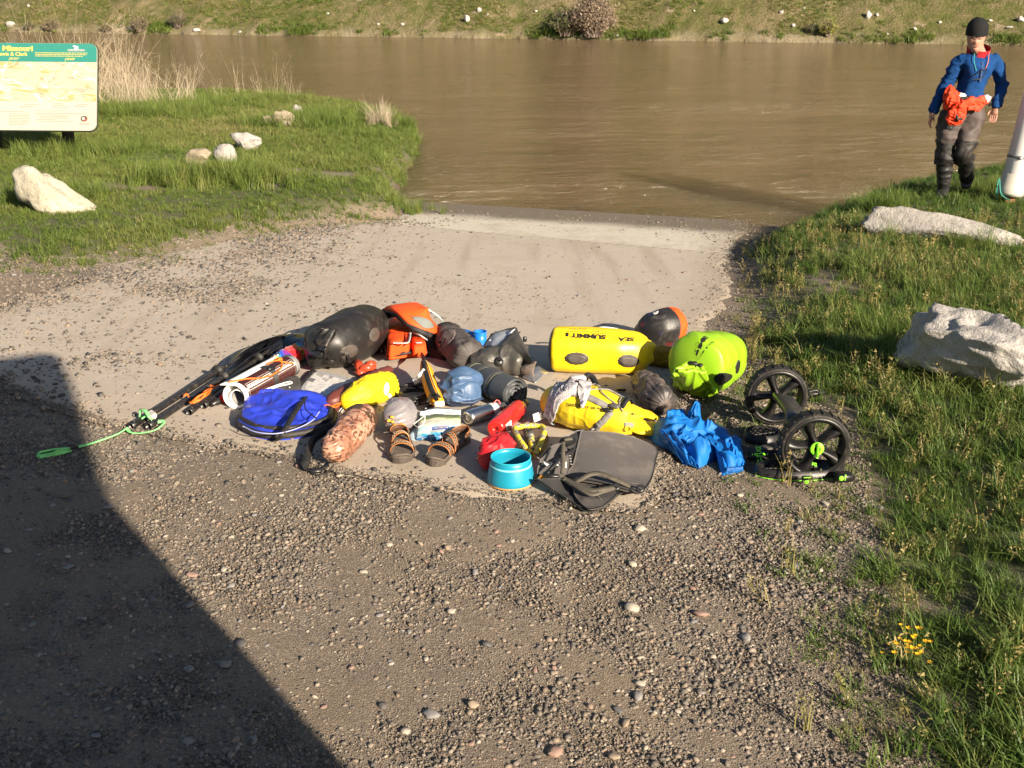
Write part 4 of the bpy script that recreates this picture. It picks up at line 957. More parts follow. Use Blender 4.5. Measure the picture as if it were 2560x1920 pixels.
for u, vv, du, dv, ro in ((872, 880, 24, 17, -.5), (936, 837, 12, 18, .2)):
    part("lash_patch", L.oval_px(u, vv, du, dv, ro, off=.0015), M("worn_grey_patch", (.070, .058, .050), .5, .12, 25, .2, 160, .002, dirt=.1), t); part("lash_loop", L.oval_px(u-5, vv+4, 5, 5, off=.0032), patch_m, t)
cord("handle_loop", [Q(805, 893, .07), Q(820, 900, .09), Q(836, 905, .08), Q(842, 915, .04)], .007, blkp, t)
# ---------------------------------------------------------------- stuff sacks
L = loft_px([(822, 1013, 15), (832, 1006, 23), (850, 995, 23), (900, 965, 18), (945, 937, 15), (975, 925, 11)], wf=wrinkle(.05, 22, 11, [.02, .98], 11, .13), cp=.6)
t, _ = bag("stuff_sack", "long thin maroon stuff sack lying behind the yellow stuff sack", "stuff sack", L, maroon)
cord("drawcord", [Q(776, 992, .06), Q(790, 1000, .05), Q(800, 1018, .04), Q(818, 1012, .06), Q(838, 1018, .05), Q(852, 1008, .05), Q(838, 1012, .055), Q(822, 1018, .05), Q(800, 1022, .03), Q(792, 1018, .02)], .0032, orc, t, res=60)
L = loft_px([(858, 1006, 14), (874, 1001, 27), (905, 986, 36), (940, 970, 38), (968, 962, 34)], wf=wrinkle(.045, 13, 21, [.0, .97], 12, .12), cp=.55, n=120, m=110)
t, _ = bag("stuff_sack", "bright yellow stuff sack with white print, beside the black cable coil", "stuff sack", L, nyl_y)
part("print", L.oval_px(966, 972, 6, 16, .1, off=.0015), M("white_print", (.72, .72, .66), .6, .3, 40), t); part("print", L.oval_px(974, 990, 4, 6, off=.0015), M("white_print", (.72, .72, .66), .6, .3, 40), t)
part("cord_lock", rbox(Q(866, 1012, .035), .02, .016, .014, .5, .004), M("grey_plastic", (.35, .35, .34), .4), t)
cord("drawcord", [Q(864, 1012, .03), Q(848, 1028, .01), Q(846, 1048, .006), Q(856, 1058, .005), Q(850, 1040, .006), Q(858, 1024, .01), Q(868, 1014, .03)], .0022, whitec, t, res=40)
# camouflage sack
m = bpy.data.materials.new("desert_camouflage"); m.use_nodes = True; tt = NT(m); tc = tt.tc()
a = tt.noise(tc, 16, 2, .4).outputs[0]; b = tt.noise(tt.mapping(tc, (1, 1, 2.2)), 42, 2, .5).outputs[0]; e = tt.noise(tt.mapping(tc, (1, 1, 1), loc=(3, 1, 2)), 22, 3, .6).outputs[0]
c = tt.mix(tt.ramp(a, [(.46, (0, 0, 0)), (.54, (1, 1, 1))]), (.42, .235, .16), (.27, .125, .078))
c = tt.mix(tt.ramp(b, [(.55, (0, 0, 0)), (.58, (1, 1, 1))]), c, (.12, .05, .03))
c = tt.mix(tt.ramp(e, [(.62, (0, 0, 0)), (.66, (1, 1, 1))]), c, (.06, .035, .022))
tt.set(col=c, rough=.42, spec=.45, normal=tt.bump(tt.noise(tc, 50, 3).outputs[0], .2, .004)); camo = m
m2 = m.copy(); m2.name = "dark_camouflage"; 
for nd in m2.node_tree.nodes:
    if nd.type == 'VALTORGB' and abs(nd.color_ramp.elements[0].position-.62) < .01: nd.color_ramp.elements[0].position = .43; nd.color_ramp.elements[1].position = .47
L = loft_px([(824, 1138, 22), (836, 1126, 36), (858, 1100, 40), (884, 1068, 40), (904, 1046, 38)], wf=wrinkle(.04, 14, 31, [.0], 11, .13), cp=.6, n=120, m=110)
t, _ = bag("stuff_sack", "desert camouflage stuff sack lying across a black webbing belt", "stuff sack", L, camo)
v = L.at(np.linspace(.74, .985, 16)[:, None], np.linspace(0, 1, 60, endpoint=False)[None], .003).reshape(-1, 3); part("end_panel", (v, grid_faces(16, 60, True).tolist()), m2, t)
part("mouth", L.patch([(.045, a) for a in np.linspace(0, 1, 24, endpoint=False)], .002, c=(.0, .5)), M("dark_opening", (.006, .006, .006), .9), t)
cord("drawcord", [Q(822, 1150, .03), Q(812, 1166, .012), Q(790, 1172, .01), Q(778, 1182, .01), Q(800, 1188, .008), Q(826, 1176, .01), Q(834, 1160, .02)], .003, blk, t, res=40)
solo("webbing_belt", ribbon([Q(868, 1062, .02), Q(835, 1072, .03), Q(800, 1086, .03), Q(782, 1102, .03), Q(772, 1125, .03), Q(766, 1150, .025), Q(762, 1168, .02), Q(770, 1176, .012), Q(800, 1172, .014), Q(822, 1160, .03)], .035, .003, up=(.2, -.35, 1), roll=[.7, .9, .9, .5, .2, .9, .6, .2], res=70), blk, "twisted black webbing belt beneath the camouflage sack", "belt")
part("buckle", rbox(Q(790, 1176, .012), .05, .035, .016, .3, .005), blkpl, bpy.data.objects["webbing_belt"])
# grey silicone-nylon sack
sil = M("grey_sheer_nylon", (.20, .185, .195), .32, .12, 10, .35, 55, .006, .5, dirt=.08)
A, R = cpts([(993, 1038, 42)]); c0 = A[0]
P_ = np.array([c0+np.array([.02, .05, .0]), c0+np.array([.0, .0, .0]), c0+np.array([-.01, -.06, -.01])])
L = loft_px([(1008, 1026, 30), (1000, 1033, 40), (992, 1042, 41), (986, 1049, 32)], wf=wrinkle(.05, 16, 41, [.95], 12, .10), cp=.75, n=120, m=110)
t, _ = bag("stuff_sack", "round translucent grey stuff sack with yellow toggles, behind the left sandal", "stuff sack", L, sil)
yel = M("amber_toggle", (.85, .42, .03), .5, .1, 20)
for px, py in ((974, 1050), (981, 1054), (985, 1062), (996, 1062), (1004, 1058), (1006, 1064), (978, 1045)): uv = L.find([(px, py)])[0]; part("toggle", rbox(L.at(uv[0], uv[1], .004), .018, .013, .013, px*.7, .004), yel, t)
cord("drawcord", [Q(992, 1056, .05), Q(1010, 1062, .03), Q(1030, 1062, .03), Q(1045, 1052, .05), Q(1058, 1042, .07), Q(1062, 1038, .075), Q(1060, 1056, .06), Q(1046, 1068, .05), Q(1028, 1058, .035), Q(1005, 1056, .04)], .0022, whitec, t, res=60)
# navy sack standing up
b0 = Q(1158, 1008); s = mpp(b0); H = .185
P_ = [b0+np.array([-.002*k, .006*k, z]) for k, z in enumerate((.0, .04, .09, .14, .172, .185))]
L = Loft(np.array(P_), [.070, .098, .094, .078, .045, .004], [.065, .09, .088, .072, .04, .004], up=(0, 1, 0), n=120, m=110, wfun=wrinkle(.07, 11, 51, [.0], 9, .05, .8), ex=2.2)
t, _ = bag("stuff_sack", "squat navy blue stuff sack beside the steel bottle", "stuff sack", L, navy)
part("base_panel", (L.at(np.linspace(0, .16, 6)[:, None], np.linspace(0, 1, 48, endpoint=False)[None], .003).reshape(-1, 3), grid_faces(6, 48, True).tolist()), M("deep_navy_nylon", (.02, .035, .075), .5), t)
# dark brown sack at the right
L = loft_px([(1606, 952, 26), (1618, 965, 36), (1638, 988, 38), (1656, 1006, 34)], wf=wrinkle(.05, 15, 61, [.97], 11, .14), cp=.65, n=120, m=110)
t, _ = bag("stuff_sack", "dark brown grey stuff sack between the yellow pack and the lime bag", "stuff sack", L, M("taupe_nylon", (.085, .066, .060), .5, .15, 8, .25, 80, .004, .4, dirt=.05))
part("end_panel", (L.at(np.linspace(.86, .985, 8)[:, None], np.linspace(0, 1, 60, endpoint=False)[None], .003).reshape(-1, 3), grid_faces(8, 60, True).tolist()), dk_nyl, t)
# red sack
L = loft_px([(1208, 1150, 16), (1220, 1141, 34), (1238, 1127, 40), (1254, 1116, 36)], wf=wrinkle(.075, 13, 71, [.03], 9, .3), cp=.7, n=120, m=110)
t, _ = bag("stuff_sack", "small crimson stuff sack beside the teal bowl", "stuff sack", L, red_n)
cord("drawcord", [Q(1200, 1152, .03), Q(1188, 1140, .02), Q(1190, 1130, .02), Q(1196, 1145, .025)], .0025, M("grey_cord", (.22, .22, .22), .6), t)
part("cord_lock", rbox(Q(1196, 1146, .035), .014, .012, .012, .3, .003), steel, t)
# mesh sack with orange shell
L = loft_px([(1596, 836, 8), (1612, 832, 24), (1635, 824, 40), (1658, 818, 46), (1680, 814, 45)], cap0=True, cp=.62, wf=wrinkle(.02, 12, 81), n=120, m=110)
t, _ = bag("mesh_sack", "teardrop mesh sack with orange shell and dark see through front, behind the yellow dry bag", "mesh sack", L, org)
m = bpy.data.materials.new("dark_mesh"); m.use_nodes = True; tt = NT(m); tc = tt.tc()
n1 = tt.noise(tc, 9, 3, .6, 1.2).outputs[0]; n2 = tt.noise(tt.mapping(tc, (1, 1, 1), loc=(4, 4, 1)), 8, 2).outputs[0]
c = tt.mix(tt.ramp(n1, [(.55, (0, 0, 0)), (.70, (1, 1, 1))]), (.016, .015, .015), (.06, .055, .05)); c = tt.mix(tt.ramp(n2, [(.60, (0, 0, 0)), (.68, (1, 1, 1))]), c, (.03, .045, .16))
n3 = tt.noise(tt.mapping(tc, (1, 1, 1), loc=(9, 2, 5)), 7, 2).outputs[0]; c = tt.mix(tt.ramp(n3, [(.62, (0, 0, 0)), (.68, (1, 1, 1))]), c, (.13, .012, .012))
tt.set(col=c, rough=.42, spec=.45, normal=tt.bump(tt.noise(tc, 120, 3).outputs[0], .4, .004)); meshm = m
uu = np.linspace(.01, .70, 26); v = L.at(uu[:, None], np.linspace(-.36, .24, 34)[None]*np.ones((26, 1)), .013).reshape(-1, 3)
part("mesh_panel", (v, grid_faces(26, 34).tolist()), meshm, t)
part("logo", L.patch_px([(1632, 788), (1646, 783), (1644, 787), (1636, 791)], .0165, .0006, n=14), lgr, t)
# mustard net bag
L = loft_px([(1622, 888, 22), (1645, 890, 25), (1680, 892, 26), (1700, 892, 20)], wf=wrinkle(.06, 16, 91), cp=.5)
netm = M("mustard_net", (.30, .19, .012), .6, .2, 12, .6, 140, .004, .3, weave=120)
bag("net_bag", "mustard coloured net bag lying between the yellow and lime dry bags", "net bag", L, netm)
# ---------------------------------------------------------------- dark sleeping roll
L = loft_px([(1184, 938, 33), (1215, 950, 37), (1250, 968, 39), (1288, 984, 39)], cap0=True, cap1=False, wf=lambda u, v, p: .04*fbm(p, 14, 4)-.10*np.exp(-((u-.40)/.025)**2)-.10*np.exp(-((u-.70)/.025)**2)-.06*np.exp(-((u-.16)/.03)**2), n=64, m=80, cp=.5)
roll_m = M("slate_nylon", (.058, .062, .066), .42, .12, 9, .25, 50, .006, .5, dirt=.05)
v, f = L.mesh(caps=False); t = thing("bed_roll", "dark grey rolled sleeping mat tied with two cords, spiral end facing", "bed roll", base_of(v)); part("body", (v, f), roll_m, t)
e1 = L.axis(np.array([1.0]))[0]; ax = e1-L.axis(np.array([.97]))[0]; ax /= np.linalg.norm(ax); R1 = L.rx[-1]
S_ = np.cross(ax, [0, 0, 1.]); S_ /= np.linalg.norm(S_); U_ = np.cross(S_, ax)
th_ = np.linspace(0, 2*math.pi*3.3, 120); rad = R1*(1.0-.24*th_/(2*math.pi))
sp = e1+rad[:, None]*(np.cos(th_+.8)[:, None]*S_+np.sin(th_+.8)[:, None]*U_); sp = sp+ax*(.006+.006*vnoise(np.c_[th_, th_, th_], 1.3, 2))[:, None]
vs = np.concatenate([sp-ax*.10, sp, sp*1+(e1-sp)*(.0075/np.maximum(rad, .02))[:, None], sp+(e1-sp)*(.0075/np.maximum(rad, .02))[:, None]-ax*.10]); nn = 120
f = []
for a, b in ((0, 1), (1, 2), (2, 3)): f += [[a*nn+i, a*nn+i+1, b*nn+i+1, b*nn+i] for i in range(nn-1)]
part("spiral_end", (vs, f), roll_m, t)
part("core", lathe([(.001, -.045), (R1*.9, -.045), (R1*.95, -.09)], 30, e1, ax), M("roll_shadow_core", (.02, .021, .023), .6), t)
for u in (.16, .40, .70):
    pth = L.at(np.full(40, u), np.linspace(-.25, .75, 40), .002); part("tie_cord", tube(pth, .0035, 6, raw=True), M("olive_cord", (.085, .085, .06), .7), t)
# ---------------------------------------------------------------- bottles
def bottle(name, label, p0, p1, prof, mat):
    d = p1-p0; Ln = np.linalg.norm(d); d /= Ln; v, f = lathe([(r, z*Ln) for r, z in prof], 40, p0, d, True, False); t = thing(name, label, "bottle", base_of(v)); part("body", (v, f), mat, t); return t, d, Ln
rs = 19*mpp(Q(1165, 1055)); p0 = Q(1168, 1046, rs); p1 = Q(1272, 1012, rs)
t, d, Ln = bottle("water_bottle", "brushed steel water bottle without a cap, lying beside the navy sack", p0, p1, [(.001, .01), (rs*.7, .0), (rs*.93, .012), (rs, .05), (rs, .66), (rs*.9, .74), (rs*.66, .84), (rs*.58, .88), (rs*.58, .97), (rs*.5, 1.0), (rs*.46, .9)], steel)
part("neck_ring", lathe([(rs*.6, .885*Ln), (rs*.66, .895*Ln), (rs*.66, .965*Ln), (rs*.6, .975*Ln)], 32, p0, d), M("black_ring", (.02, .02, .022), .4), t)
part("label_band", lathe([(rs*1.002, .52*Ln), (rs*1.02, .525*Ln), (rs*1.02, .65*Ln), (rs*1.002, .655*Ln)], 36, p0, d), M("clear_tape", (.55, .52, .50), .3, .15, 30), t)
cord("lanyard", [p0+d*.62*Ln+np.array([.0, -.01, rs*1.0]), p0+d*.70*Ln+np.array([.0, -.012, rs*1.35]), p0+d*.77*Ln+np.array([.0, -.012, rs*1.0]), p0+d*.74*Ln+np.array([.01, -.03, rs*.5])], .0028, M("coral_cord", (.75, .14, .14), .5), t)
rs = 24*mpp(Q(1235, 1095)); p0 = Q(1238, 1073, rs); p1 = Q(1306, 1012, rs)
t, d, Ln = bottle("water_bottle", "glossy red bottle with a small white sticker on its base side", p0, p1, [(.001, .012), (rs*.75, .0), (rs*.95, .015), (rs, .06), (rs, .78), (rs*.93, .86), (rs*.7, .93), (rs*.45, .955)], redp)
part("cap", lathe([(rs*.46, .95*Ln), (rs*.5, .96*Ln), (rs*.5, 1.09*Ln), (rs*.44, 1.11*Ln), (.001, 1.11*Ln)], 28, p0, d), blkpl, t)
S_ = np.cross(d, [0, 0, 1.]); S_ /= np.linalg.norm(S_); U_ = np.cross(S_, d)
def on_cyl(a0, a1, z0, z1, r, nseg=8):
    a = np.linspace(a0, a1, nseg); V = []
    for z in (z0, z1): V += [(p0+d*z*Ln+r*(math.cos(x)*S_+math.sin(x)*U_)).tolist() for x in a]
    return np.array(V), [[i, i+1, nseg+i+1, nseg+i] for i in range(nseg-1)]
part("sticker", on_cyl(-.25, .42, .07, .26, rs*1.012), paper, t)
for k in range(5): part("print", on_cyl(-.15+.1*k, -.1+.1*k, .10, .22, rs*1.02, 2), ink, t)
tv, tf = text2d("MSR", .05, .002)
part("print", on_cyl(.55, .95, .40, .60, rs*1.006, 5), M("dark_red_print", (.30, .012, .01), .4), t)
# ---------------------------------------------------------------- teal bowl
q = Q(1277, 1202); k = mpp(q); rb, rt, H = 59*k, 49.5*k, .108
t = thing("bowl", "teal collapsible silicone bowl with a pale band below its rim", "bowl", q)
a = np.linspace(0, 2*math.pi, 64, endpoint=False)
prof = [(.002, .004), (rb*.95, .004), (rb, .009), (rb*.995, .018), (rb*.955, .045), (rb*.90, .070), (rb*.86, .086), (rt*1.0, .092), (rt*1.0, H), (rt*.965, H), (rt*.955, .090), (rb*.88, .062), (rb*.93, .03), (rb*.9, .012), (.002, .010)]
part("body", lathe(prof, 64, q), teal, t); part("band", lathe([(rb*.875, .076), (rb*.892, .0775), (rb*.878, .0835), (rb*.855, .084)], 64, q), teal2, t); part("rim", lathe([(rt*.975, H-.003), (rt*1.02, H-.002), (rt*1.02, H+.002), (rt*.985, H+.003), (rt*.96, H+.001)], 64, q), M("teal_rim", (.02, .38, .50), .4), t)
part("foot_ring", lathe([(rb*.94, .000), (rb*1.015, .001), (rb*1.015, .006), (rb*.98, .008)], 64, q), M("tan_foot_ring", (.40, .22, .08), .6), t)
# ---------------------------------------------------------------- sandals
def sandal(toe, heel, side, label):
    pt, ph = Q(*toe), Q(*heel); dd = ph[:2]-pt[:2]; ln = np.linalg.norm(dd); ang = math.atan2(dd[1], dd[0])-math.pi/2
    t = thing("sandal", label, "sandal", (*pt[:2], pt[2]), ang, "pair of brown strap sandals")
    ys = np.array([0, .02, .08, .2, .34, .5, .66, .8, .92, .985, 1.0]); wl = np.array([.006, .022, .040, .049, .050, .042, .037, .037, .034, .02, .004])
    yy = np.linspace(0, 1, 40); w = np.maximum(smooth_interp(ys, wl, yy), .003); cx = side*(.010*np.sin(yy*math.pi)-.012*np.exp(-((yy-.05)/.2)**2))
    out = np.r_[np.c_[cx-w, yy*ln], np.c_[cx+w, yy*ln][::-1]]
    top = lambda x, y: .024+.012*sstep(.45, 1, y/ln)+.014*np.exp(-((y/ln)/.06)**2)
    part("sole", extrude(out, 0.001, lambda x, y: top(x, y)-.010), M("sole_rubber", (.066, .054, .045), .75, .15, 20, .3, 200, .002, .3, dirt=.2), t, smooth=False, world=False)
    c_ = out.mean(0)
    part("footbed", extrude(c_+(out-c_)*.985, lambda x, y: top(x, y)-.010, lambda x, y: top(x, y)-.003+.004*(np.abs(x) > .03)), rubber, t, smooth=False, world=False)
    lip = np.c_[out, top(out[:, 0], out[:, 1])+.006*np.exp(-(out[:, 1]/ln/.10)**2)]; lip = np.vstack([lip[28:], lip[:28]])
    part("sole_rim", tube(np.vstack([lip, lip[:1]]), .0058, 6, raw=True), rubber, t, world=False)
    brn = M("brown_strap_leather", (.085, .040, .022), .6, .15, 20, .3, 160, .002, .3); orgb = M("rust_strap_edge", (.40, .15, .04), .6, .12, 30); zz = M("cream_stitching", (.50, .40, .28), .7)
    def arch(y0, y1, h, w_, wl0, wl1, h0=.02):
        a = np.linspace(0, math.pi, 26); X = np.where(np.cos(a) > 0, wl0*np.cos(a), wl1*np.cos(a)); yv = y0+(y1-y0)*(1-np.cos(a))/2
        path = np.c_[X*side, yv*ln, h0+h*np.sin(a)**.8]
        N = np.c_[X*side*1.0, 0*X, (path[:, 2]-h0)*1.3+.004]; N /= np.linalg.norm(N, axis=1)[:, None]; T = np.gradient(path, axis=0); T /= np.linalg.norm(T, axis=1)[:, None]; B = np.cross(T, N)
        def band(b0, b1, o0, o1, mat, nm):
            q = np.stack([path+B*b0+N*o0, path+B*b1+N*o0, path+B*b1+N*o1, path+B*b0+N*o1], 1).reshape(-1, 3); part(nm, (q, grid_faces(26, 4, True).tolist()), mat, t, world=False)
        band(-w_/2, w_/2, 0, .003, brn, "strap"); band(-w_/2-.001, -w_/2+.003, .0003, .0038, orgb, "strap_edge"); band(w_/2-.003, w_/2+.001, .0003, .0038, orgb, "strap_edge")
        z = []
        for i in range(3, 24): z.append(path[i]+B[i]*(w_*.22*(1 if i % 2 else -1))+N[i]*.0045)
        part("stitching", tube(np.array(z), .0011, 4, raw=True), zz, t, world=False)
        return path, B, N
    arch(.29, .34, .046, .034, .048, .048); arch(.60, .50, .066, .028, .040, .042)
    part("buckle", rbox((0.004*side, .49*ln, .078), .026, .020, .008, .2, .003), blkpl, t, world=False)
    a = np.linspace(-.25, math.pi+.25, 30); hp = np.c_[.038*np.cos(a), ln*.84+.046*np.sin(a)*1.0, .050+.008*np.sin(a)]
    part("heel_strap", ribbon(hp, .026, .004, up=(0, 0, 1), raw=True, roll=[1.45, 1.45]), brn, t, world=False); part("strap_edge", tube(hp+[0, 0, .013], .0022, 5, raw=True), orgb, t, world=False)
    for s in (-1, 1): part("side_strap", ribbon([(s*.037, .80*ln, .030), (s*.040, .78*ln, .05), (s*.038, .80*ln, .055)], .022, .004, up=(s, 0, 0)), brn, t, world=False)
    return t
sandal((1009, 1160), (997, 1098), 1, "brown strap sandal with patterned straps, toe towards the viewer, left of the pair")
sandal((1072, 1166), (1166, 1100), -1, "brown strap sandal turned to the right, nearer the red sack")
# ---------------------------------------------------------------- food pouch
c00, c10, c11, c01 = Q(1040, 1096, .012), Q(1150, 1088, .02), Q(1152, 1024, .075), Q(1050, 1026, .07)
nu, nv = 30, 24; U2, V2 = np.meshgrid(np.linspace(0, 1, nu), np.linspace(0, 1, nv))
def pouch_xyz(u, v, off=0):
    u = np.asarray(u, float)[..., None]; v = np.asarray(v, float)[..., None]
    p = c00*(1-u)*(1-v)+c10*u*(1-v)+c11*u*v+c01*(1-u)*v; nrm = np.cross(c10-c00, c01-c00); nrm /= np.linalg.norm(nrm)
    pts = np.concatenate([u, v, 0*u], -1)
    return p+nrm*(off+.018*(np.sin(math.pi*u)*np.sin(math.pi*np.clip(v*1.25, 0, 1)))**.7+.004*fbm(pts, 5, 3)[..., None])+(c01-c00)*(.08*np.sin(math.pi*np.clip((u-.1)/.8, 0, 1))**.5*v**6)-(c01-c00)*(.05*np.sin(math.pi*u)*(1-v)**4)
top = pouch_xyz(U2, V2).reshape(-1, 3); bot = pouch_xyz(U2, V2, -.0)
m = bpy.data.materials.new("pouch_print"); m.use_nodes = True; tt = NT(m); uvn = tt.n('UVMap'); sx = tt.n('SeparateXYZ'); tt.l(uvn.outputs[0], sx.inputs[0])
nz = tt.noise(tt.mapping(uvn.outputs[0], (2, 6, 1), (0, 0, .25)), 1.6, 4, .6, 1.0).outputs[0]
vv = tt.math('ADD', sx.outputs[1], tt.math('MULTIPLY', tt.math('SUBTRACT', nz, .5), .22))
c = tt.ramp(vv, [(0, (.02, .10, .25)), (.10, (.05, .30, .48)), (.17, (.52, .55, .48)), (.28, (.24, .50, .62)), (.36, (.60, .56, .44)), (.48, (.34, .36, .33)), (.56, (.55, .53, .33)), (.63, (.16, .20, .075)), (.72, (.10, .13, .06)), (.79, (.07, .07, .05)), (.81, (.62, .67, .64)), (1, (.66, .70, .68))])
n2 = tt.noise(tt.mapping(uvn.outputs[0], (3, 11, 1), (0, 0, -.3), (2, 1, 0)), 1.5, 3, .6, 1.5).outputs[0]
msk = tt.math('MULTIPLY', tt.ramp(n2, [(.5, (0, 0, 0)), (.6, (1, 1, 1))]), tt.math('LESS_THAN', sx.outputs[1], .58)); c = tt.mix(tt.math('MULTIPLY', msk, .6), c, (.62, .58, .44))
tt.set(col=c, rough=.32, spec=.5); pm_ = m
t = thing("food_pouch", "printed foil food pouch with a river landscape and upside down lettering", "food pouch", base_of(top))
n0 = len(top); allv = np.vstack([top, np.c_[top[:, :2], np.maximum(RZ(top[:, 0], top[:, 1])+.002, top[:, 2]-.03)]])
f = grid_faces(nv, nu).tolist(); f2 = [[n0+i for i in q[::-1]] for q in f]
ring = [i for i in range(nu)]+[nu*(j+1)-1 for j in range(1, nv)]+[nu*(nv-1)+i for i in range(nu-2, -1, -1)]+[nu*j for j in range(nv-2, 0, -1)]
f3 = [[ring[i], n0+ring[i], n0+ring[(i+1) % len(ring)], ring[(i+1) % len(ring)]] for i in range(len(ring))]
o = part("body", (allv, f+f2+f3), pm_, t); uvl = o.data.uv_layers.new(name="UVMap"); uva = np.vstack([np.c_[U2.ravel(), V2.ravel()]]*2)
li = np.zeros(len(o.data.loops), np.int32); o.data.loops.foreach_get('vertex_index', li); uvl.data.foreach_set('uv', uva[li].ravel())
def pouch_art(poly2, mat, nm="print", off=.0015): v, f = poly2; part(nm, (pouch_xyz(v[:, 0], v[:, 1], off), f), mat, t)
def gridrect(x0, y0, x1, y1, n=8):
    a = np.linspace(x0, x1, n); return np.r_[np.c_[a, np.full(n, y0)], np.c_[a, np.full(n, y1)]], [[i, i+1, n+i+1, n+i] for i in range(n-1)]
pouch_art(gridrect(.36, .185, .74, .275), M("blue_banner", (.012, .05, .30), .4), "label_banner"); pouch_art(gridrect(.34, .13, .60, .18), M("grey_banner", (.30, .33, .30), .4), "label_banner")
def ptext(s, cx, cy, w, h, mat, bold=.02, off=.003):
    tv, tf = text2d(s, 1, bold); lo, hi = tv.min(0), tv.max(0); tv = (tv-(lo+hi)/2)/(hi-lo)*[-w, -h]; pouch_art((tv+[cx, cy], tf), mat, "print", off)
ptext("BACKPACKER'S", .55, .228, .34, .05, lgr); ptext("PANTRY", .55, .258, .14, .022, M("red_print", (.5, .03, .03), .5)); ptext("Three Sisters", .73, .845, .22, .035, ink, .0); ptext("Stew", .80, .88, .07, .025, ink, 0)
# a second pouch below it
solo("food_pouch", pillow([Q(*p)[:2] for p in ((1030, 1078), (1048, 1066), (1056, 1096), (1040, 1102), (1022, 1094))], RZ, .012, 6, 30, wr=.1), M("pale_blue_pouch", (.42, .55, .62), .35, .25, 25), "pale blue pouch corner showing under the printed food pouch", "food pouch")
# ---------------------------------------------------------------- orange throw bag and cable coil
A = spline([Q(1060, 905, .10), Q(1070, 945, .085), Q(1084, 985, .065), Q(1098, 1010, .05)], 40)
rx = np.interp(np.linspace(0, 1, 40), [0, .05, .2, .8, .96, 1], [.004, .022, .034, .034, .028, .008]); Lp = Loft(A, rx, rx*.85, ex=2.6, n=40, m=50, wfun=lambda u, v, p: .04*fbm(p, 14, 6), flat=RZ)
v, f = Lp.mesh(); t = thing("throw_bag", "amber foam throw bag with black strap, propped on the cable coil", "throw bag", base_of(v)); part("body", (v, f), org2, t)
part("strap", Lp.strap([(-.0, .20), (.3, .21), (.7, .20), (.98, .19)], .024, .004), blk, t); part("piping", tube(Lp.at(np.linspace(.04, .97, 40), np.full(40, .30), .003), .0022, 5, raw=True), M("pale_yellow_piping", (.80, .72, .30), .5), t)
part("strap_loop", ribbon([Q(1060, 905, .11), Q(1058, 892, .10), Q(1052, 884, .07)], .022, .003, up=(0, -1, .3)), blk, t)
tg = ribbon([Q(1064, 925, .12), Q(1052, 940, .10), Q(1044, 950, .075), Q(1034, 955, .06)], .030, .0008, up=(.2, -.8, .5)); part("tag", tg, paper, t)
part("end_patch", rbox(Q(1098, 1010, .06), .05, .02, .03, .2, .006), M("pale_patch", (.6, .56, .5), .6), t)
t = thing("cable_coil", "coil of black cable lying beside the amber throw bag", "cable", Q(1035, 992)); r = np.random.default_rng(4)
c = Q(1034, 993); k = mpp(c)
for j in range(8):
    a = np.linspace(0, 2*math.pi, 60); rx_, ry_ = 46*k*r.uniform(.72, 1.05), 60*k*r.uniform(.75, 1.05); ro = r.uniform(-.4, .1)
    x = rx_*np.cos(a); y = ry_*np.sin(a)*1.0; off = r.normal(size=2)*.012; p = np.c_[c[0]+off[0]+x*math.cos(ro)-y*math.sin(ro), c[1]+off[1]+x*math.sin(ro)+y*math.cos(ro), np.zeros(60)]
    p[:, 2] = RZ(p[:, 0], p[:, 1])+.006+.007*j*.7+.006*np.sin(a*2+j); part("loop", tube(p, .0052, 7, raw=True), blkpl, t)
part("tie", tube([Q(1068, 1005, .05), Q(1080, 985, .09), Q(1096, 988, .09), Q(1104, 1005, .05), Q(1092, 1018, .02)], .006, 7), blk, t); part("plug", rbox(Q(1072, 1018, .02), .07, .022, .02, .7, .006), blkpl, t)
# ---------------------------------------------------------------- orange life jacket
pv = [Q(*p)[:2] for p in ((948, 872), (952, 820), (968, 790), (1010, 780), (1060, 800), (1100, 840), (1118, 868), (1120, 900), (1085, 896), (1030, 884), (985, 890))]
vf = pillow(pv, RZ, .075, 12, 60, 2.6, .15, 10, 3); t = thing("life_jacket", "orange and black life jacket folded open on the concrete", "life jacket", base_of(vf[0])); part("lining", vf, M("black_nylon", (.012, .012, .013), .6, .2, 12, .25, 100, .003, .3), t)
zf = lambda h: (lambda x, y: RZ(x, y)+h)
def pk(pts, h): return [Q(a, b, h)[:2] for a, b in pts]
part("pocket", pillow(pk(((966, 862), (970, 830), (974, 804), (1000, 799), (1020, 801), (1027, 812), (1025, 840), (1024, 866), (1000, 870), (975, 878)), .09), zf(.055), .075, 12, 60, 3.2, .12, 12, 8, floor=.4), org, t)
part("pocket", pillow(pk(((1030, 836), (1040, 824), (1052, 834), (1062, 856), (1066, 872), (1048, 876), (1034, 876), (1029, 860)), .08), zf(.05), .06, 10, 50, 3, .12, 12, 9, floor=.4), org, t)
part("front_panel", pillow(pk(((964, 882), (975, 868), (1030, 866), (1064, 872), (1062, 882), (1010, 886), (975, 890)), .04), zf(.02), .05, 10, 50, 3, .18, 14, 10, floor=.4), org, t)
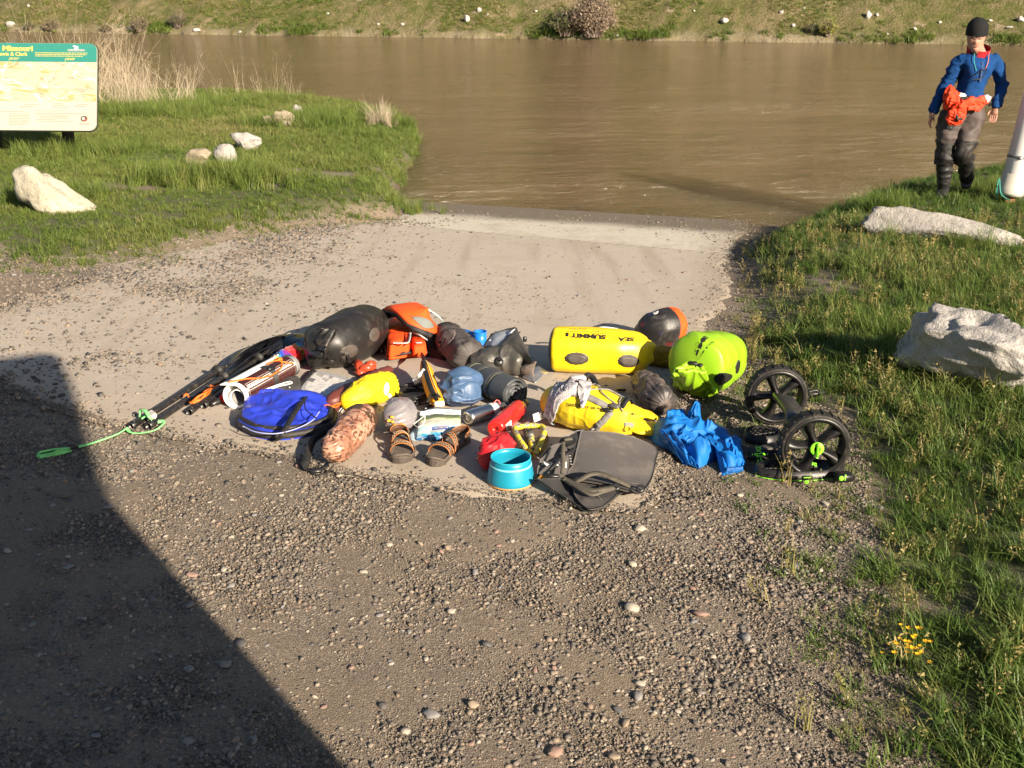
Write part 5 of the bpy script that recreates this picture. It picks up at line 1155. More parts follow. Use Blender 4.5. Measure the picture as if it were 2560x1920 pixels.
# back panel: arched slab running from the collar down to the right
A = spline([Q(986, 770, .20), Q(1012, 768, .245), Q(1040, 786, .235), Q(1068, 806, .19), Q(1096, 832, .10)], 50)
rx = np.interp(np.linspace(0, 1, 50), [0, .05, .3, .7, .95, 1], [.02, .075, .09, .08, .055, .02]); LB = Loft(A, rx, np.full(50, .020), ex=3.2, n=48, m=60, up=(.25, -.55, .8), wfun=lambda u, v, p: .05*fbm(p, 12, 6))
part("back_panel", LB.mesh(), org, t)
LB2 = Loft(A-np.array([0, .012, .022]), rx*.98, np.full(50, .022), ex=3, n=40, m=50, up=(.25, -.55, .8)); part("back_lining", LB2.mesh(), bpy.data.materials["black_nylon"], t)
part("mesh_patch", LB.patch_px([(1028, 793), (1050, 792), (1075, 802), (1084, 816), (1076, 820), (1058, 818)]), M("grey_mesh_cloth", (.15, .165, .155), .7, .12, 20, .4, 200, .003), t)
part("collar_strap", ribbon([Q(950, 822, .10), Q(958, 790, .16), Q(975, 780, .19), Q(992, 776, .20)], .07, .02, up=(-.3, -.6, .6)), bpy.data.materials["black_nylon"], t)
mint = M("pale_mint_cord", (.50, .68, .64), .6)
cord("bungee", [Q(974, 800, .14), Q(964, 790, .17), Q(963, 781, .175), Q(968, 774, .17)], .005, mint, t)
cord("bungee", [Q(1040, 764, .18), Q(1066, 772, .13), Q(1090, 786, .08), Q(1104, 800, .05), Q(1109, 812, .04)], .0042, mint, t)
cord("bungee", [Q(1033, 816, .15), Q(1033, 830, .14), Q(1050, 838, .14), Q(1062, 846, .12), Q(1068, 850, .10)], .005, M("grey_bungee", (.34, .38, .38), .6), t)
refl = M("reflective_grey", (.42, .41, .41), .4)
part("reflective_strip", ribbon([Q(984, 857, .135), Q(1015, 857, .138), Q(1023, 851, .142), Q(1026, 832, .145)], .012, .002, up=(0, -.5, 1)), refl, t); part("reflective_strip", ribbon([Q(1040, 857, .12), Q(1054, 856, .115)], .012, .002, up=(0, -.5, 1)), refl, t)
part("pocket_flap", pillow(pk(((1009, 806), (1018, 800), (1027, 812), (1026, 836), (1020, 852), (1010, 836)), .14), zf(.115), .022, 8, 40, 3, .1, 14, 12, floor=.4), org, t); part("zip_pull", rbox(Q(1006, 812, .145), .018, .014, .01, .3, .003), M("grey_plastic", (.35, .35, .34), .4), t)
part("waist_strap", ribbon([Q(970, 888, .04), Q(1005, 882, .06), Q(1040, 877, .06), Q(1068, 878, .05)], .03, .006, up=(0, -.6, 1)), blk, t); part("buckle", rbox(Q(1050, 868, .085), .055, .035, .02, .25, .006), M("worn_buckle", (.09, .08, .07), .5), t)
for k in range(4): part("webbing_end", ribbon([Q(945+k*5, 862, .05), Q(948+k*5, 872, .03), Q(950+k*5, 882, .012)], .009, .003, up=(0, -1, .4)), grey_web if k % 2 else blk, t)
part("strap_buckle", rbox(Q(982, 790, .17), .028, .022, .012, .4, .004), M("worn_buckle", (.09, .08, .07), .5), t)
# ---------------------------------------------------------------- brown and black open bag beside it
L = loft_px([(1112, 832, 26), (1122, 845, 36), (1145, 868, 42), (1172, 892, 40)], wf=wrinkle(.05, 12, 17, [.97], 9, .05), cp=.55, n=110, m=100)
t, _ = bag("duffel_bag", "taupe and black duffel bag leaning beside the life jacket", "duffel bag", L, M("charcoal_taupe_cloth", (.058, .050, .047), .6, .12, 8, .2, 110, .003, .3, dirt=.1))
part("light_panel", L.patch_px([(1098, 858), (1106, 838), (1120, 824), (1138, 826), (1136, 844), (1120, 862), (1104, 872)], .003), brown_n, t)
part("end_panel", (L.at(np.linspace(.0, .20, 8)[:, None], np.linspace(0, 1, 60, endpoint=False)[None], .004).reshape(-1, 3), grid_faces(8, 60, True).tolist()), M("black_nylon", (.012, .012, .013), .6), t)
q = Q(1200, 872); t2 = thing("cup", "small bright blue plastic cup behind the grey dry bag", "cup", q+np.array([0, .06, 0]))
part("body", lathe([(.001, .0), (.032, .0), (.036, .02), (.038, .085), (.035, .085), (.033, .02), (.001, .012)], 32, q+np.array([0, .06, .0])), M("blue_plastic", (.012, .16, .60), .35), t2); part("rim", lathe([(.036, .084), (.040, .086), (.040, .090), (.035, .090)], 32, q+np.array([0, .06, 0])), M("blue_plastic", (.012, .16, .60), .35), t2)
solo("blue_strap", ribbon([Q(1138, 824, .05), Q(1160, 830, .055), Q(1185, 838, .045), Q(1215, 846, .02)], .05, .006, up=(0, -.4, 1)), M("blue_webbing", (.015, .13, .42), .55), "bright blue strap lying behind the duffel and grey dry bag", "strap")
# ---------------------------------------------------------------- grey open dry bag
shell = M("graphite_pvc", (.045, .043, .038), .42, .12, 7, .15, 50, .005, .45, dirt=.12)
L = loft_px([(1192, 912, 26), (1215, 905, 34), (1250, 898, 38), (1282, 900, 38), (1300, 908, 34)], wf=wrinkle(.06, 9, 27), cp=.6, n=110, m=100)
t, _ = bag("dry_bag", "graphite grey dry bag standing open with pale silver lining", "dry bag", L, shell)
lin = M("silver_lining", (.36, .38, .42), .35, .12, 9, .2, 40, .005, .5); LI = M("lining_print", (.62, .63, .66), .4)
def sheet(P4, th, nu=14, nv=14, bul=.02, seed=0):
    """slightly bulged thick sheet through four corners"""
    a, b, c, d = [np.array(x) for x in P4]; U_, V_ = np.meshgrid(np.linspace(0, 1, nu), np.linspace(0, 1, nv)); u, v = U_[..., None], V_[..., None]
    p = a*(1-u)*(1-v)+b*u*(1-v)+c*u*v+d*(1-u)*v; n = np.cross(b-a, d-a); n /= np.linalg.norm(n)
    p = p+n*(bul*np.sin(math.pi*u)*np.sin(math.pi*v)+.3*bul*fbm(np.concatenate([u, v, 0*u], -1)*3, 1.3, seed)[..., None])
    A_, B_ = p.reshape(-1, 3), (p-n*th).reshape(-1, 3); k = len(A_); f = grid_faces(nv, nu).tolist(); f2 = [[k+i for i in q[::-1]] for q in f]
    ring = list(range(nu))+[nu*(j+1)-1 for j in range(1, nv)]+[nu*(nv-1)+i for i in range(nu-2, -1, -1)]+[nu*j for j in range(nv-2, 0, -1)]
    return np.vstack([A_, B_]), f+f2+[[ring[i], k+ring[i], k+ring[(i+1) % len(ring)], ring[(i+1) % len(ring)]] for i in range(len(ring))]
part("front_flap", sheet((Q(1246, 866, .16), Q(1320, 915, .07), Q(1332, 905, .12), Q(1291, 817, .24)), .006, bul=.035), shell, t)
part("front_flap", sheet((Q(1246, 866, .16), Q(1262, 915, .06), Q(1320, 915, .07), Q(1322, 862, .16)), .006, bul=.03), shell, t)
part("lining", sheet((Q(1208, 866, .12), Q(1246, 866, .155), Q(1288, 822, .225), Q(1238, 828, .17)), .005, bul=.02), lin, t)
part("back_wall", sheet((Q(1200, 880, .08), Q(1228, 836, .15), Q(1288, 818, .22), Q(1316, 880, .1)), .006, bul=-.02), shell, t)
part("lining_print", sheet((Q(1222, 852, .155), Q(1240, 846, .165), Q(1250, 834, .185), Q(1232, 840, .17)), .002, 6, 6, .006), LI, t); part("lining_print", sheet((Q(1268, 838, .20), Q(1276, 834, .212), Q(1288, 822, .236), Q(1284, 822, .234)), .002, 6, 6, .003), LI, t)
part("end_panel", sheet((Q(1288, 930, .02), Q(1330, 942, .015), Q(1338, 905, .11), Q(1310, 905, .09)), .01, bul=.03), brown_n, t)
part("valve", lathe([(.001, .008), (.012, .008), (.016, .003), (.024, .002), (.026, -.006)], 24, Q(1246, 904, .14), (-.1, -.85, .5)), blkpl, t); part("loop", tube([Q(1240, 902, .145), Q(1246, 898, .155), Q(1253, 903, .148)], .004, 6), blkpl, t)
part("side_buckle", rbox(Q(1312, 848, .19), .02, .016, .03, .3, .004), blkpl, t)
# silver foil sheet and things behind
solo("foil_sheet", sheet((Q(1305, 943, .01), Q(1338, 957, .004), Q(1372, 930, .035), Q(1344, 913, .06)), .002, 12, 12, .02, 4), foil, "bent silver foil sheet beside the graphite dry bag", "foil sheet")
# ---------------------------------------------------------------- red folded silicone thing, map case, black pouch
redsil = M("brick_silicone", (.44, .055, .022), .3, .1, 7, .05, 40, .003, .5, dirt=.04); t = thing("folding_cup", "crumpled brick red silicone cup beside the black dry bag", "cup", Q(914, 932))
for k, (a, b, h, r_) in enumerate((((892, 905), (905, 925), .03, .028), ((900, 922), (938, 916), .035, .026), ((915, 912), (936, 910), .05, .024), ((888, 928), (912, 934), .015, .02))):
    A = spline([Q(*a, h), Q((a[0]+b[0])/2, (a[1]+b[1])/2, h+.012), Q(*b, h)], 20); rr = np.interp(np.linspace(0, 1, 20), [0, .15, .5, .85, 1], [.006, r_*.85, r_, r_*.85, .006]); LL = Loft(A, rr, rr*.9, n=28, m=24, wfun=lambda u, v, p: .12*fbm(p, 20, 6), flat=RZ); part("fold", LL.mesh(), redsil, t)
mp = [Q(*p)[:2] for p in ((752, 978), (766, 948), (786, 928), (835, 938), (890, 954), (862, 978), (836, 998), (790, 990))]
t = thing("map_case", "clear map case with grey and pale blue printed sheet", "map case", Q(815, 965))
part("sleeve", extrude(mp, lambda x, y: RZ(x, y)+.002, lambda x, y: RZ(x, y)+.008), M("clear_sleeve", (.42, .42, .43), .15, .05, 9, .12, 25, .004, .6, dirt=.03), t, smooth=False)
def mapq(pts, h): return [Q(a, b, h)[:2] for a, b in pts]
for pts, c in ((((762, 972), (774, 946), (788, 932), (836, 942), (880, 956), (848, 984), (832, 990), (790, 982)), (.60, .58, .55)), (((800, 984), (822, 966), (860, 962), (878, 958), (850, 984), (834, 992)), (.42, .50, .56)), (((770, 952), (776, 945), (790, 948), (782, 956)), (.16, .16, .16)), (((790, 938), (796, 933), (812, 937), (806, 943)), (.34, .33, .32)), (((822, 944), (828, 940), (836, 943), (828, 948)), (.30, .29, .29)), (((806, 950), (812, 946), (826, 950), (818, 955)), (.40, .39, .38))):
    k = len(t.children); part("print", extrude(mapq(pts, .009), lambda x, y: RZ(x, y)+.006, lambda x, y, k=k: RZ(x, y)+.0085+.0006*k), M("map_print_%02d" % round(c[0]*100), c, .5, .25, 40, .02, 50, .001), t, smooth=False)
part("strap", ribbon([Q(742, 970, .012), Q(760, 950, .014), Q(776, 932, .016), Q(786, 926, .016)], .03, .006, up=(0, -.2, 1)), blk, t)
vf = pillow([Q(*p)[:2] for p in ((640, 988), (668, 972), (700, 960), (740, 950), (754, 960), (752, 985), (735, 996), (690, 1000))], RZ, .045, 10, 50, 3, .1, 12, 5); t = thing("zip_pouch", "flat black zip pouch with white piping, above the cobalt bag", "pouch", base_of(vf[0])); part("body", vf, dgrey, t)
cord("piping", [Q(662, 974, .05), Q(695, 962, .055), Q(724, 954, .055), Q(730, 957, .055), Q(722, 960, .055), Q(696, 966, .054), Q(668, 976, .05)], .0035, whitec, t, res=40)
for k in range(7): part("print", rbox(Q(714+k*3.6, 981+((k*7) % 3-1)*.6, .05), .005, .003, .002, .2, .0005), lgr, t)
part("snap", lathe([(.001, .003), (.004, .003), (.005, 0)], 12, Q(724, 968, .052)), steel, t)
# ---------------------------------------------------------------- cobalt folding hoop bag
ow = [Q(*p)[:2] for p in ((596, 1072), (604, 1040), (625, 1006), (650, 990), (690, 990), (735, 994), (780, 1000), (822, 1020), (836, 1050), (828, 1072), (800, 1084), (760, 1094), (700, 1101), (640, 1094))]
vf = pillow(ow, RZ, .072, 60, 150, 2.6, .30, 7, 14, floor=.35); v_ = vf[0]; nn_ = 60*150; pp_ = v_[:nn_]+.05*np.stack([fbm(v_[:nn_], 6, 3), fbm(v_[:nn_], 6, 4), 0*v_[:nn_, 0]], -1); rr_ = np.repeat(np.linspace(0, 1, 60)**.75, 150); v_[:nn_, 2] += (.020*(np.maximum(ridged(pp_*np.array([1, 1.9, 0]), 6.5, 3), 0)**1.6-.2)+.010*(np.maximum(ridged(pp_*np.array([1.4, 1, 0]), 14, 7), 0)**1.6-.2))*(1-rr_**8)
t = thing("hoop_bag", "cobalt blue folded hoop bag with black rim and strap", "bag", base_of(vf[0])); part("body", vf, cobalt, t)
def rimpath(h, k0, k1, grow=1.0):
    o = spline(ow+[ow[0]], 120); c = o.mean(0); o = c+(o-c)*grow; return np.c_[o, RZ(o[:, 0], o[:, 1])+h][k0:k1]
blkn = bpy.data.materials["black_nylon"]
o = rimpath(.022, 0, 120, .985); idx = np.r_[np.arange(64, 119), np.arange(0, 10)]
part("rim", tube(o[idx], .017, 8, raw=True), M("black_rim_tape", (.020, .018, .017), .6, .2, 14), t); o2 = rimpath(.048, 0, 120, .93); part("rim", tube(o2[np.r_[np.arange(66, 119), np.arange(0, 8)]], .012, 8, raw=True), M("black_rim_tape", (.020, .018, .017), .6), t)
part("strap", ribbon([Q(766, 988, .075), Q(752, 1008, .095), Q(735, 1034, .098), Q(716, 1066, .085), Q(700, 1088, .06), Q(696, 1101, .02)], .028, .003, up=(0, -.25, 1), res=40), blk, t)
cord("drawcord", [Q(762, 1002, .09), Q(764, 1022, .092), Q(778, 1036, .09), Q(792, 1046, .085)], .003, blk, t)
cord("seam_piping", [Q(608, 1066, .07), Q(640, 1080, .07), Q(690, 1084, .07), Q(740, 1072, .075), Q(780, 1052, .08), Q(798, 1030, .085)], .0028, M("lilac_piping", (.30, .33, .62), .5), t, res=40)
# ---------------------------------------------------------------- rolled solar panel
A, R = cpts([(585, 992, 32), (640, 962, 32), (724, 914, 31)]); ax0, ax1 = A[0], A[-1]; d = ax1-ax0; Ln = np.linalg.norm(d); d /= Ln; R0 = R[0]
S_ = np.cross(d, [0, 0, 1.]); S_ /= np.linalg.norm(S_); U_ = np.cross(S_, d)
t = thing("solar_roll", "rolled white solar panel with dark gridded cells and orange cord", "solar panel", (*ax0[:2], ax0[2]-R0))
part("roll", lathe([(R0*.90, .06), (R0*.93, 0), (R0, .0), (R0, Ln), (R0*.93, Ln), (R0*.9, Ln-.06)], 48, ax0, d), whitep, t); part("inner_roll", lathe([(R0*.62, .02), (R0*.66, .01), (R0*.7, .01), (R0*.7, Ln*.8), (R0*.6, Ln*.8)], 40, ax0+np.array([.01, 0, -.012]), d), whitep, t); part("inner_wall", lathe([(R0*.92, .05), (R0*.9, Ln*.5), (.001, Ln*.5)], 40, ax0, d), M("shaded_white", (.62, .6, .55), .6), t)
def cyl_patch(a0, a1, z0, z1, r, nseg=16, th=.002):
    a = np.linspace(a0, a1, nseg); V = []
    for rr in (r, r+th):
        for z in (z0, z1): V += [(ax0+d*z*Ln+rr*(math.cos(x)*S_+math.sin(x)*U_)).tolist() for x in a]
    n = nseg; f = [[2*n+i, 2*n+i+1, 3*n+i+1, 3*n+i] for i in range(n-1)]+[[i, 2*n+i, 3*n+i, n+i] for i in (0, n-1)]+[[i, i+1, 2*n+i+1, 2*n+i] for i in range(n-1)]+[[n+i, n+i+1, 3*n+i+1, 3*n+i] for i in range(n-1)]
    return np.array(V), f
part("film", cyl_patch(-1.1, 1.62, .055, .93, R0*1.004, 24, .0004), M("dark_film", (.030, .012, .013), .25, .1, 9, dirt=.03), t)
celm = M("solar_cell", (.042, .010, .010), .22, .2, 12, .03, 60, .001, .5, dirt=.03); cv, cf = cyl_patch(0, .235, 0, .046, R0*1.016, 4, .0012); 
gl_ = M("cell_gap_print", (.26, .17, .12), .5)
part("cell_grid", cyl_patch(-.80, 1.02, .085, .905, R0*1.012, 20, .0006), gl_, t)
for i in range(7):
    for j in range(17): part("cell", cyl_patch(-.79+i*.258, -.79+i*.258+.244, .088+j*.0478, .088+j*.0478+.0458, R0*1.0145, 4, .0010), celm, t)
part("flap", sheet((ax0+U_*R0*.98+d*.0+S_*R0*.1, ax0+U_*R0-S_*R0*.3+d*Ln*.70, ax0+U_*R0*1.02-S_*R0*.9+d*Ln*1.0, ax0+U_*R0*1.0-S_*R0*1.0-d*.02), .003, bul=.008), whitep, t)
for p_ in (ax0+U_*R0*1.05-S_*R0*.6+d*.03, ax0+U_*R0*1.1-S_*R0*.75+d*Ln*.93): part("grommet", lathe([(.005, .002), (.009, .004), (.012, .002), (.012, -.003)], 18, p_, U_), steel, t)
part("strap", cyl_patch(-1.2, 2.2, .50, .575, R0*1.035, 24, .004), blk, t); part("buckle", rbox(ax0+d*Ln*.54+S_*R0*.55+U_*R0*1.0, .05, .03, .02, .9, .006), blkpl, t)
cord("cord", [ax0+U_*R0*1.1-S_*R0*.5+d*Ln*.02, ax0+U_*R0*1.08+S_*R0*.3+d*Ln*.16, ax0+U_*R0*.78+S_*R0*.80+d*Ln*.32, ax0+U_*R0*.62+S_*R0*.95+d*Ln*.5, ax0+U_*R0*.75+S_*R0*.85+d*Ln*.68, ax0+U_*R0*1.05+S_*R0*.35+d*Ln*.76, ax0+U_*R0*1.15+d*Ln*.70, ax0+U_*R0*1.12-S_*R0*.1+d*Ln*.60], .0042, orc, t, res=60)
cord("cord_end", [ax0+U_*R0*1.05+S_*R0*.35+d*Ln*.76, ax0+U_*R0*.85+S_*R0*.75+d*Ln*.80, ax0+U_*R0*.6+S_*R0*.98+d*Ln*.88], .0042, orc, t); cord("knot", [ax0+U_*R0*1.12+S_*R0*.2+d*Ln*.75, ax0+U_*R0*1.2+S_*R0*.3+d*Ln*.77, ax0+U_*R0*1.08+S_*R0*.42+d*Ln*.77], .009, orc, t)
# ---------------------------------------------------------------- rainbow umbrella under the roll
m = bpy.data.materials.new("rainbow_cloth"); m.use_nodes = True; tt = NT(m); tc = tt.tc(); sx = tt.n('SeparateXYZ'); tt.l(tt.mapping(tc, (1, 1, 1), (.3, .2, .5)), sx.inputs[0])
ph = tt.math('FRACT', tt.math('ADD', tt.math('MULTIPLY', sx.outputs[1], 4.2), tt.math('MULTIPLY', tt.noise(tc, 5, 2).outputs[0], .5)))
c = tt.ramp(ph, [(0, (.55, .012, .02)), (.2, (.75, .02, .02)), (.36, (.85, .16, .01)), (.46, (.85, .5, .02)), (.56, (.02, .25, .35)), (.7, (.02, .05, .42)), (.85, (.16, .02, .22)), (1, (.5, .01, .06))]); 
c.node.color_ramp.interpolation = 'CONSTANT'; tt.set(col=c, rough=.5, spec=.3, sheen=.2); rain = m
L = loft_px([(548, 1000, 9), (575, 990, 15), (620, 965, 17), (680, 925, 19), (718, 897, 24), (745, 882, 22), (765, 875, 14)], wf=wrinkle(.12, 24, 7, [.0, .95], 8, .2), cp=.5, n=48, m=90)
t, _ = bag("umbrella", "folded rainbow umbrella lying beneath the rolled solar panel", "umbrella", L, rain)
p0 = Q(548, 1002, .018); p1 = Q(528, 1012, .016); part("tip", lathe([(.001, 0), (.012, .002), (.013, .03), (.017, .035), (.019, .05), (.016, .055)], 20, p1, p0-p1), blkpl, t)
cord("tie", [Q(716, 884, .05), Q(724, 876, .07), Q(732, 882, .065), Q(738, 878, .07), Q(744, 884, .05), Q(728, 890, .06)], .005, orc, t, res=40)
# ---------------------------------------------------------------- paddles
carbon = M("carbon_shaft", (.016, .015, .015), .34, .2, 14, .1, 200, .001, .5, dirt=.12); blade_m = M("glossy_blade", (.010, .011, .015), .16, .1, 8, .03, 30, .002, .6, dirt=.05)
def paddle(end, ring, tip, lift, roll, wid, label, blade_l=.46):
    e, g = Q(*end, .0145+lift[0]), Q(*ring, .016+lift[1]); r_ = .0165; dd = g-e; 
    tp = Q(*tip, .03+lift[2]); db = (tp-g)/np.linalg.norm(tp-g)
    t = thing("paddle_half", label, "paddle", Q(*end), 0, "four take apart kayak paddle halves lying side by side")
    throat = g+db*.10
    part("shaft", tube(np.vstack([spline([e, g], 12), [throat]]), [r_]*11+[r_*.95, r_*.7], 14, raw=True, cap=False), carbon, t); d0 = dd/np.linalg.norm(dd)
    part("ferrule", lathe([(r_*.80, .06), (r_*.84, .0), (r_*1.06, .0), (r_*1.06, .05), (r_*1.0, .052)], 18, e, d0), blkpl, t); part("button", rbox(e+d0*.035+np.array([0, -.004, r_]), .006, .006, .004, 0, .001), steel, t)
    part("drip_ring", lathe([(r_, -.012), (r_*1.35, -.010), (r_*1.55, -.004), (r_*2.0, -.001), (r_*2.05, .004), (r_*1.5, .006), (r_, .008)], 22, g-d0*.02, d0), M("black_rubber", (.014, .014, .014), .6), t)
    # blade: power face with a spine
    S0 = np.cross(db, [0, 0, 1.]); S0 /= np.linalg.norm(S0); U0 = np.cross(S0, db); Sx = S0*math.cos(roll)+U0*math.sin(roll); Ux = U0*math.cos(roll)-S0*math.sin(roll)
    Lb = np.linalg.norm(tp-g)-.05; us = np.linspace(0, 1, 34); w = smooth_interp([0, .12, .35, .6, .8, .92, .98, 1], np.array([.012, .03, .066, .084, .082, .062, .03, .004])*wid, us); y = np.linspace(-1, 1, 15)
    cen = (g+db*.05)[None]+db*(us*Lb)[:, None]+Ux*(.03*np.sin(us*math.pi)-.045*us**2)[:, None]
    asym = .10*us[:, None]*w[:, None]
    P_ = cen[:, None]+Sx*(w[:, None]*y[None]+asym)[..., None]+Ux*((-.016*(y[None]**2)*(w[:, None]/.08)+.012*np.exp(-(y[None]/.16)**2)*(1-us[:, None])))[..., None]
    a, b = P_.reshape(-1, 3), (P_-Ux*.004).reshape(-1, 3); zz_ = RZ(b[:, 0], b[:, 1])+.002; sh = np.maximum(0, (zz_-b[:, 2]).max()); 
    lift_ = np.maximum(0, zz_-b[:, 2]); b[:, 2] += lift_; a[:, 2] += lift_; k = len(a); f = grid_faces(34, 15).tolist(); ring_ = list(range(15))+[15*(j+1)-1 for j in range(1, 34)]+[15*33+i for i in range(13, -1, -1)]+[15*j for j in range(32, 0, -1)]
    part("blade", (np.vstack([a, b]), f+[[k+i for i in q[::-1]] for q in f]+[[ring_[i], k+ring_[i], k+ring_[(i+1) % len(ring_)], ring_[(i+1) % len(ring_)]] for i in range(len(ring_))]), blade_m, t)
    return t, cen, Sx, Ux
paddle((326, 1067), (548, 925), (694, 838), (.0, .03, .05), .75, 1.0, "black paddle half with the mint leash, outermost on the left of the bundle")
paddle((370, 1066), (562, 940), (690, 850), (.0, .01, .03), .55, .95, "black paddle half lying second in the bundle, its end beside the leash knot")
t, cen, Sx, Ux = paddle((472, 1031), (648, 893), (762, 818), (.0, .02, .07), -.12, 1.0, "black paddle half whose blade shows a pale oval mark")
cc = cen[22]+Ux*.006; a = np.linspace(0, 2*math.pi, 24)
db_ = cen[23]-cen[21]; db_ /= np.linalg.norm(db_); part("logo", tube(cc+.042*np.cos(a)[:, None]*db_+.018*np.sin(a)[:, None]*Sx, .0016, 4, raw=True), lgr, t); part("logo", tube([cc-db_*.015, cc+db_*.005+Sx*.006, cc+db_*.02], .0025, 4), lgr, t)
paddle((508, 1015), (682, 893), (800, 822), (.0, .02, .04), -.05, .95, "black paddle half nearest the rolled solar panel, blade under the black dry bag")
t = thing("leash", "mint green webbing leash tied round the paddle ends", "leash", Q(220, 1110))
part("webbing", ribbon([Q(118, 1138, .012), Q(150, 1126, .02), Q(172, 1124, .02)], .026, .005, roll=[.3, 1.2]), grnc, t)
part("loop", ribbon([Q(98, 1139, .012), Q(95, 1134, .016), Q(130, 1126, .02), Q(170, 1122, .02), Q(172, 1126, .015), Q(140, 1134, .01), Q(104, 1141, .008), Q(97, 1139, .01)], .02, .004, roll=[1.0, 1.0], res=50), grnc, t)
part("link_cord", tube([Q(170, 1124, .018), Q(184, 1120, .015), Q(196, 1116, .015)], .004, 6), blk, t)
part("webbing", ribbon([Q(195, 1117, .014), Q(240, 1104, .014), Q(290, 1086, .014), Q(315, 1071, .014)], .026, .005, res=30, roll=[.1, .5]), grnc, t)
part("webbing", ribbon([Q(318, 1072, .012), Q(326, 1080, .01), Q(350, 1083, .01), Q(385, 1076, .012), Q(405, 1062, .02), Q(408, 1054, .02), Q(395, 1054, .02)], .018, .005, res=40, roll=[.2, .6]), grnc, t)
part("knot", ribbon([Q(350, 1040, .02), Q(352, 1026, .05), Q(362, 1026, .06), Q(372, 1040, .05), Q(378, 1048, .035), Q(366, 1040, .04), Q(354, 1046, .03)], .016, .005, res=40), grnc, t); part("patch", ribbon([Q(372, 1030, .035), Q(382, 1038, .04), Q(380, 1046, .03)], .035, .004, up=(0, -.5, 1)), M("pale_patch", (.6, .56, .5), .6), t)
t = thing("rope", "orange cord bundled over the middle paddle shafts", "rope", Q(510, 990)); r = np.random.default_rng(8)
for k in range(6):
    cord("strand", [Q(480+r.normal()*3, 1008+r.normal()*2, .045), Q(498+r.normal()*3, 995+r.normal()*3, .06+.01*r.normal()), Q(518+r.normal()*3, 978+r.normal()*3, .06+.01*r.normal()), Q(534+r.normal()*3, 966+r.normal()*2, .05)], .004, orc, t)
cord("tail", [Q(534, 968, .05), Q(548, 962, .06), Q(566, 956, .07), Q(586, 952, .09)], .003, orc, t); cord("tail", [Q(460, 990, .04), Q(466, 985, .05), Q(472, 992, .04)], .0045, orc, t)
# ---------------------------------------------------------------- yellow back pack dry bag
L = loft_px([(1392, 1004, 46), (1412, 1008, 57), (1450, 1014, 62), (1500, 1026, 60), (1545, 1040, 52), (1580, 1052, 38)], cap0=True, cap1=True, cp=.45, sq=.85, n=130, m=130, ex=2.25, wf=lambda u, v, p: .035*fbm(p, 6, 3)+.06*(np.maximum(ridged(p+.03*fbm(p, 9, 3)[:, None], 9, 6), 0)**1.5-.2)+.03*np.maximum(ridged(p+.03*fbm(p, 9, 5)[:, None], 22, 16), 0)**1.5+.10*np.exp(-np.abs(u-.97)/.12)*np.cos(2*math.pi*v*7+.6))
t, _ = bag("dry_pack", "yellow dry pack with grey webbing straps and hand written black lettering", "pack", L, pack_y)
for pp, w in (([(1368, 1060), (1370, 1040), (1378, 1015), (1388, 1000)], .030), ([(1400, 978), (1430, 983), (1460, 990), (1490, 1002), (1520, 1018)], .030), ([(1530, 1028), (1512, 1048), (1498, 1062), (1488, 1078)], .030)): part("strap", L.strap_px(pp, w, off=.004), grey_web, t)
def sp(px, py, o=0): uv = L.find([(px, py)])[0]; return L.at(uv[0], uv[1], o)
part("buckle", rbox(sp(1536, 1018, .012), .05, .032, .018, -.5, .006), M("grey_buckle", (.10, .095, .088), .4), t); part("buckle", rbox(sp(1522, 1027, .014), .05, .024, .016, -.1, .008), blkpl, t)
for pts in ([(1470, 966), (1495, 964), (1505, 985), (1538, 1010), (1552, 1022)], [(1466, 980), (1490, 976), (1525, 978), (1555, 990), (1566, 1002), (1560, 1020)], [(1552, 995), (1548, 1010), (1556, 1030)]):
    uv = L.find(spline(pts, 30)); part("bungee", tube(L.at(uv[:, 0], uv[:, 1], .006), .003, 6, raw=True), M("grey_cord", (.22, .22, .22), .6), t)
part("side_tab", ribbon(np.array([sp(1555, 1022, .01), sp(1566, 1006, .02), sp(1578, 1004, .015), sp(1582, 1014, .01)]), .022, .004, up=(0, -.5, 1)), blk, t)
part("hand_lettering", L.text_px("DAWSON", (1417, 1016), (1453, 1019), (1, -8), .012, .1), ink, t); part("hand_lettering", L.text_px("717", (1459, 1021), (1472, 1022), (.5, -6), .012, .1), ink, t); part("hand_lettering", L.text_px("205 9500", (1476, 1023), (1510, 1026), (.5, -6), .012, .1), ink, t)
part("print", L.text_px("in", (1577, 1038), (1586, 1040), (2, -8), .03), ink, t)
part("tab", L.patch_px([(1561, 1056), (1582, 1058), (1581, 1068), (1562, 1066)], n=16), grey_web, t); part("ring", tube(np.array([sp(1569+7*math.cos(x), 1070+6*math.sin(x), .006) for x in np.linspace(0, 6.28, 24)]), .003, 6, raw=True), M("yellow_ring", (.75, .55, .03), .5), t)
part("side_release", ribbon(np.array([sp(1376, 1044, .008), sp(1380, 1056, .008), sp(1386, 1066, .006)]), .018, .004, up=(0, -.6, .8)), M("steel_blue_webbing", (.25, .30, .36), .5), t)
for pts, r_, nm in (([Q(1555, 1045, .06), Q(1590, 1062, .045), Q(1625, 1068, .03), Q(1652, 1062, .02)], [.06, .07, .062, .03], "collar"), ([Q(1560, 1015, .10), Q(1585, 1026, .08), Q(1615, 1036, .05), Q(1642, 1042, .03)], [.06, .065, .05, .028], "collar")):
    A = spline(pts, 30); rr = np.interp(np.linspace(0, 1, 30), [0, .4, .8, 1], r_); LL = Loft(A, rr, rr*.30, n=48, m=60, wfun=lambda u, v, p: .3*fbm(p, 12, 9)+.4*(np.maximum(ridged(p*np.array([1, 1.4, 1]), 16, 4), 0)-.3), flat=RZ); part(nm, LL.mesh(), pack_y, t)
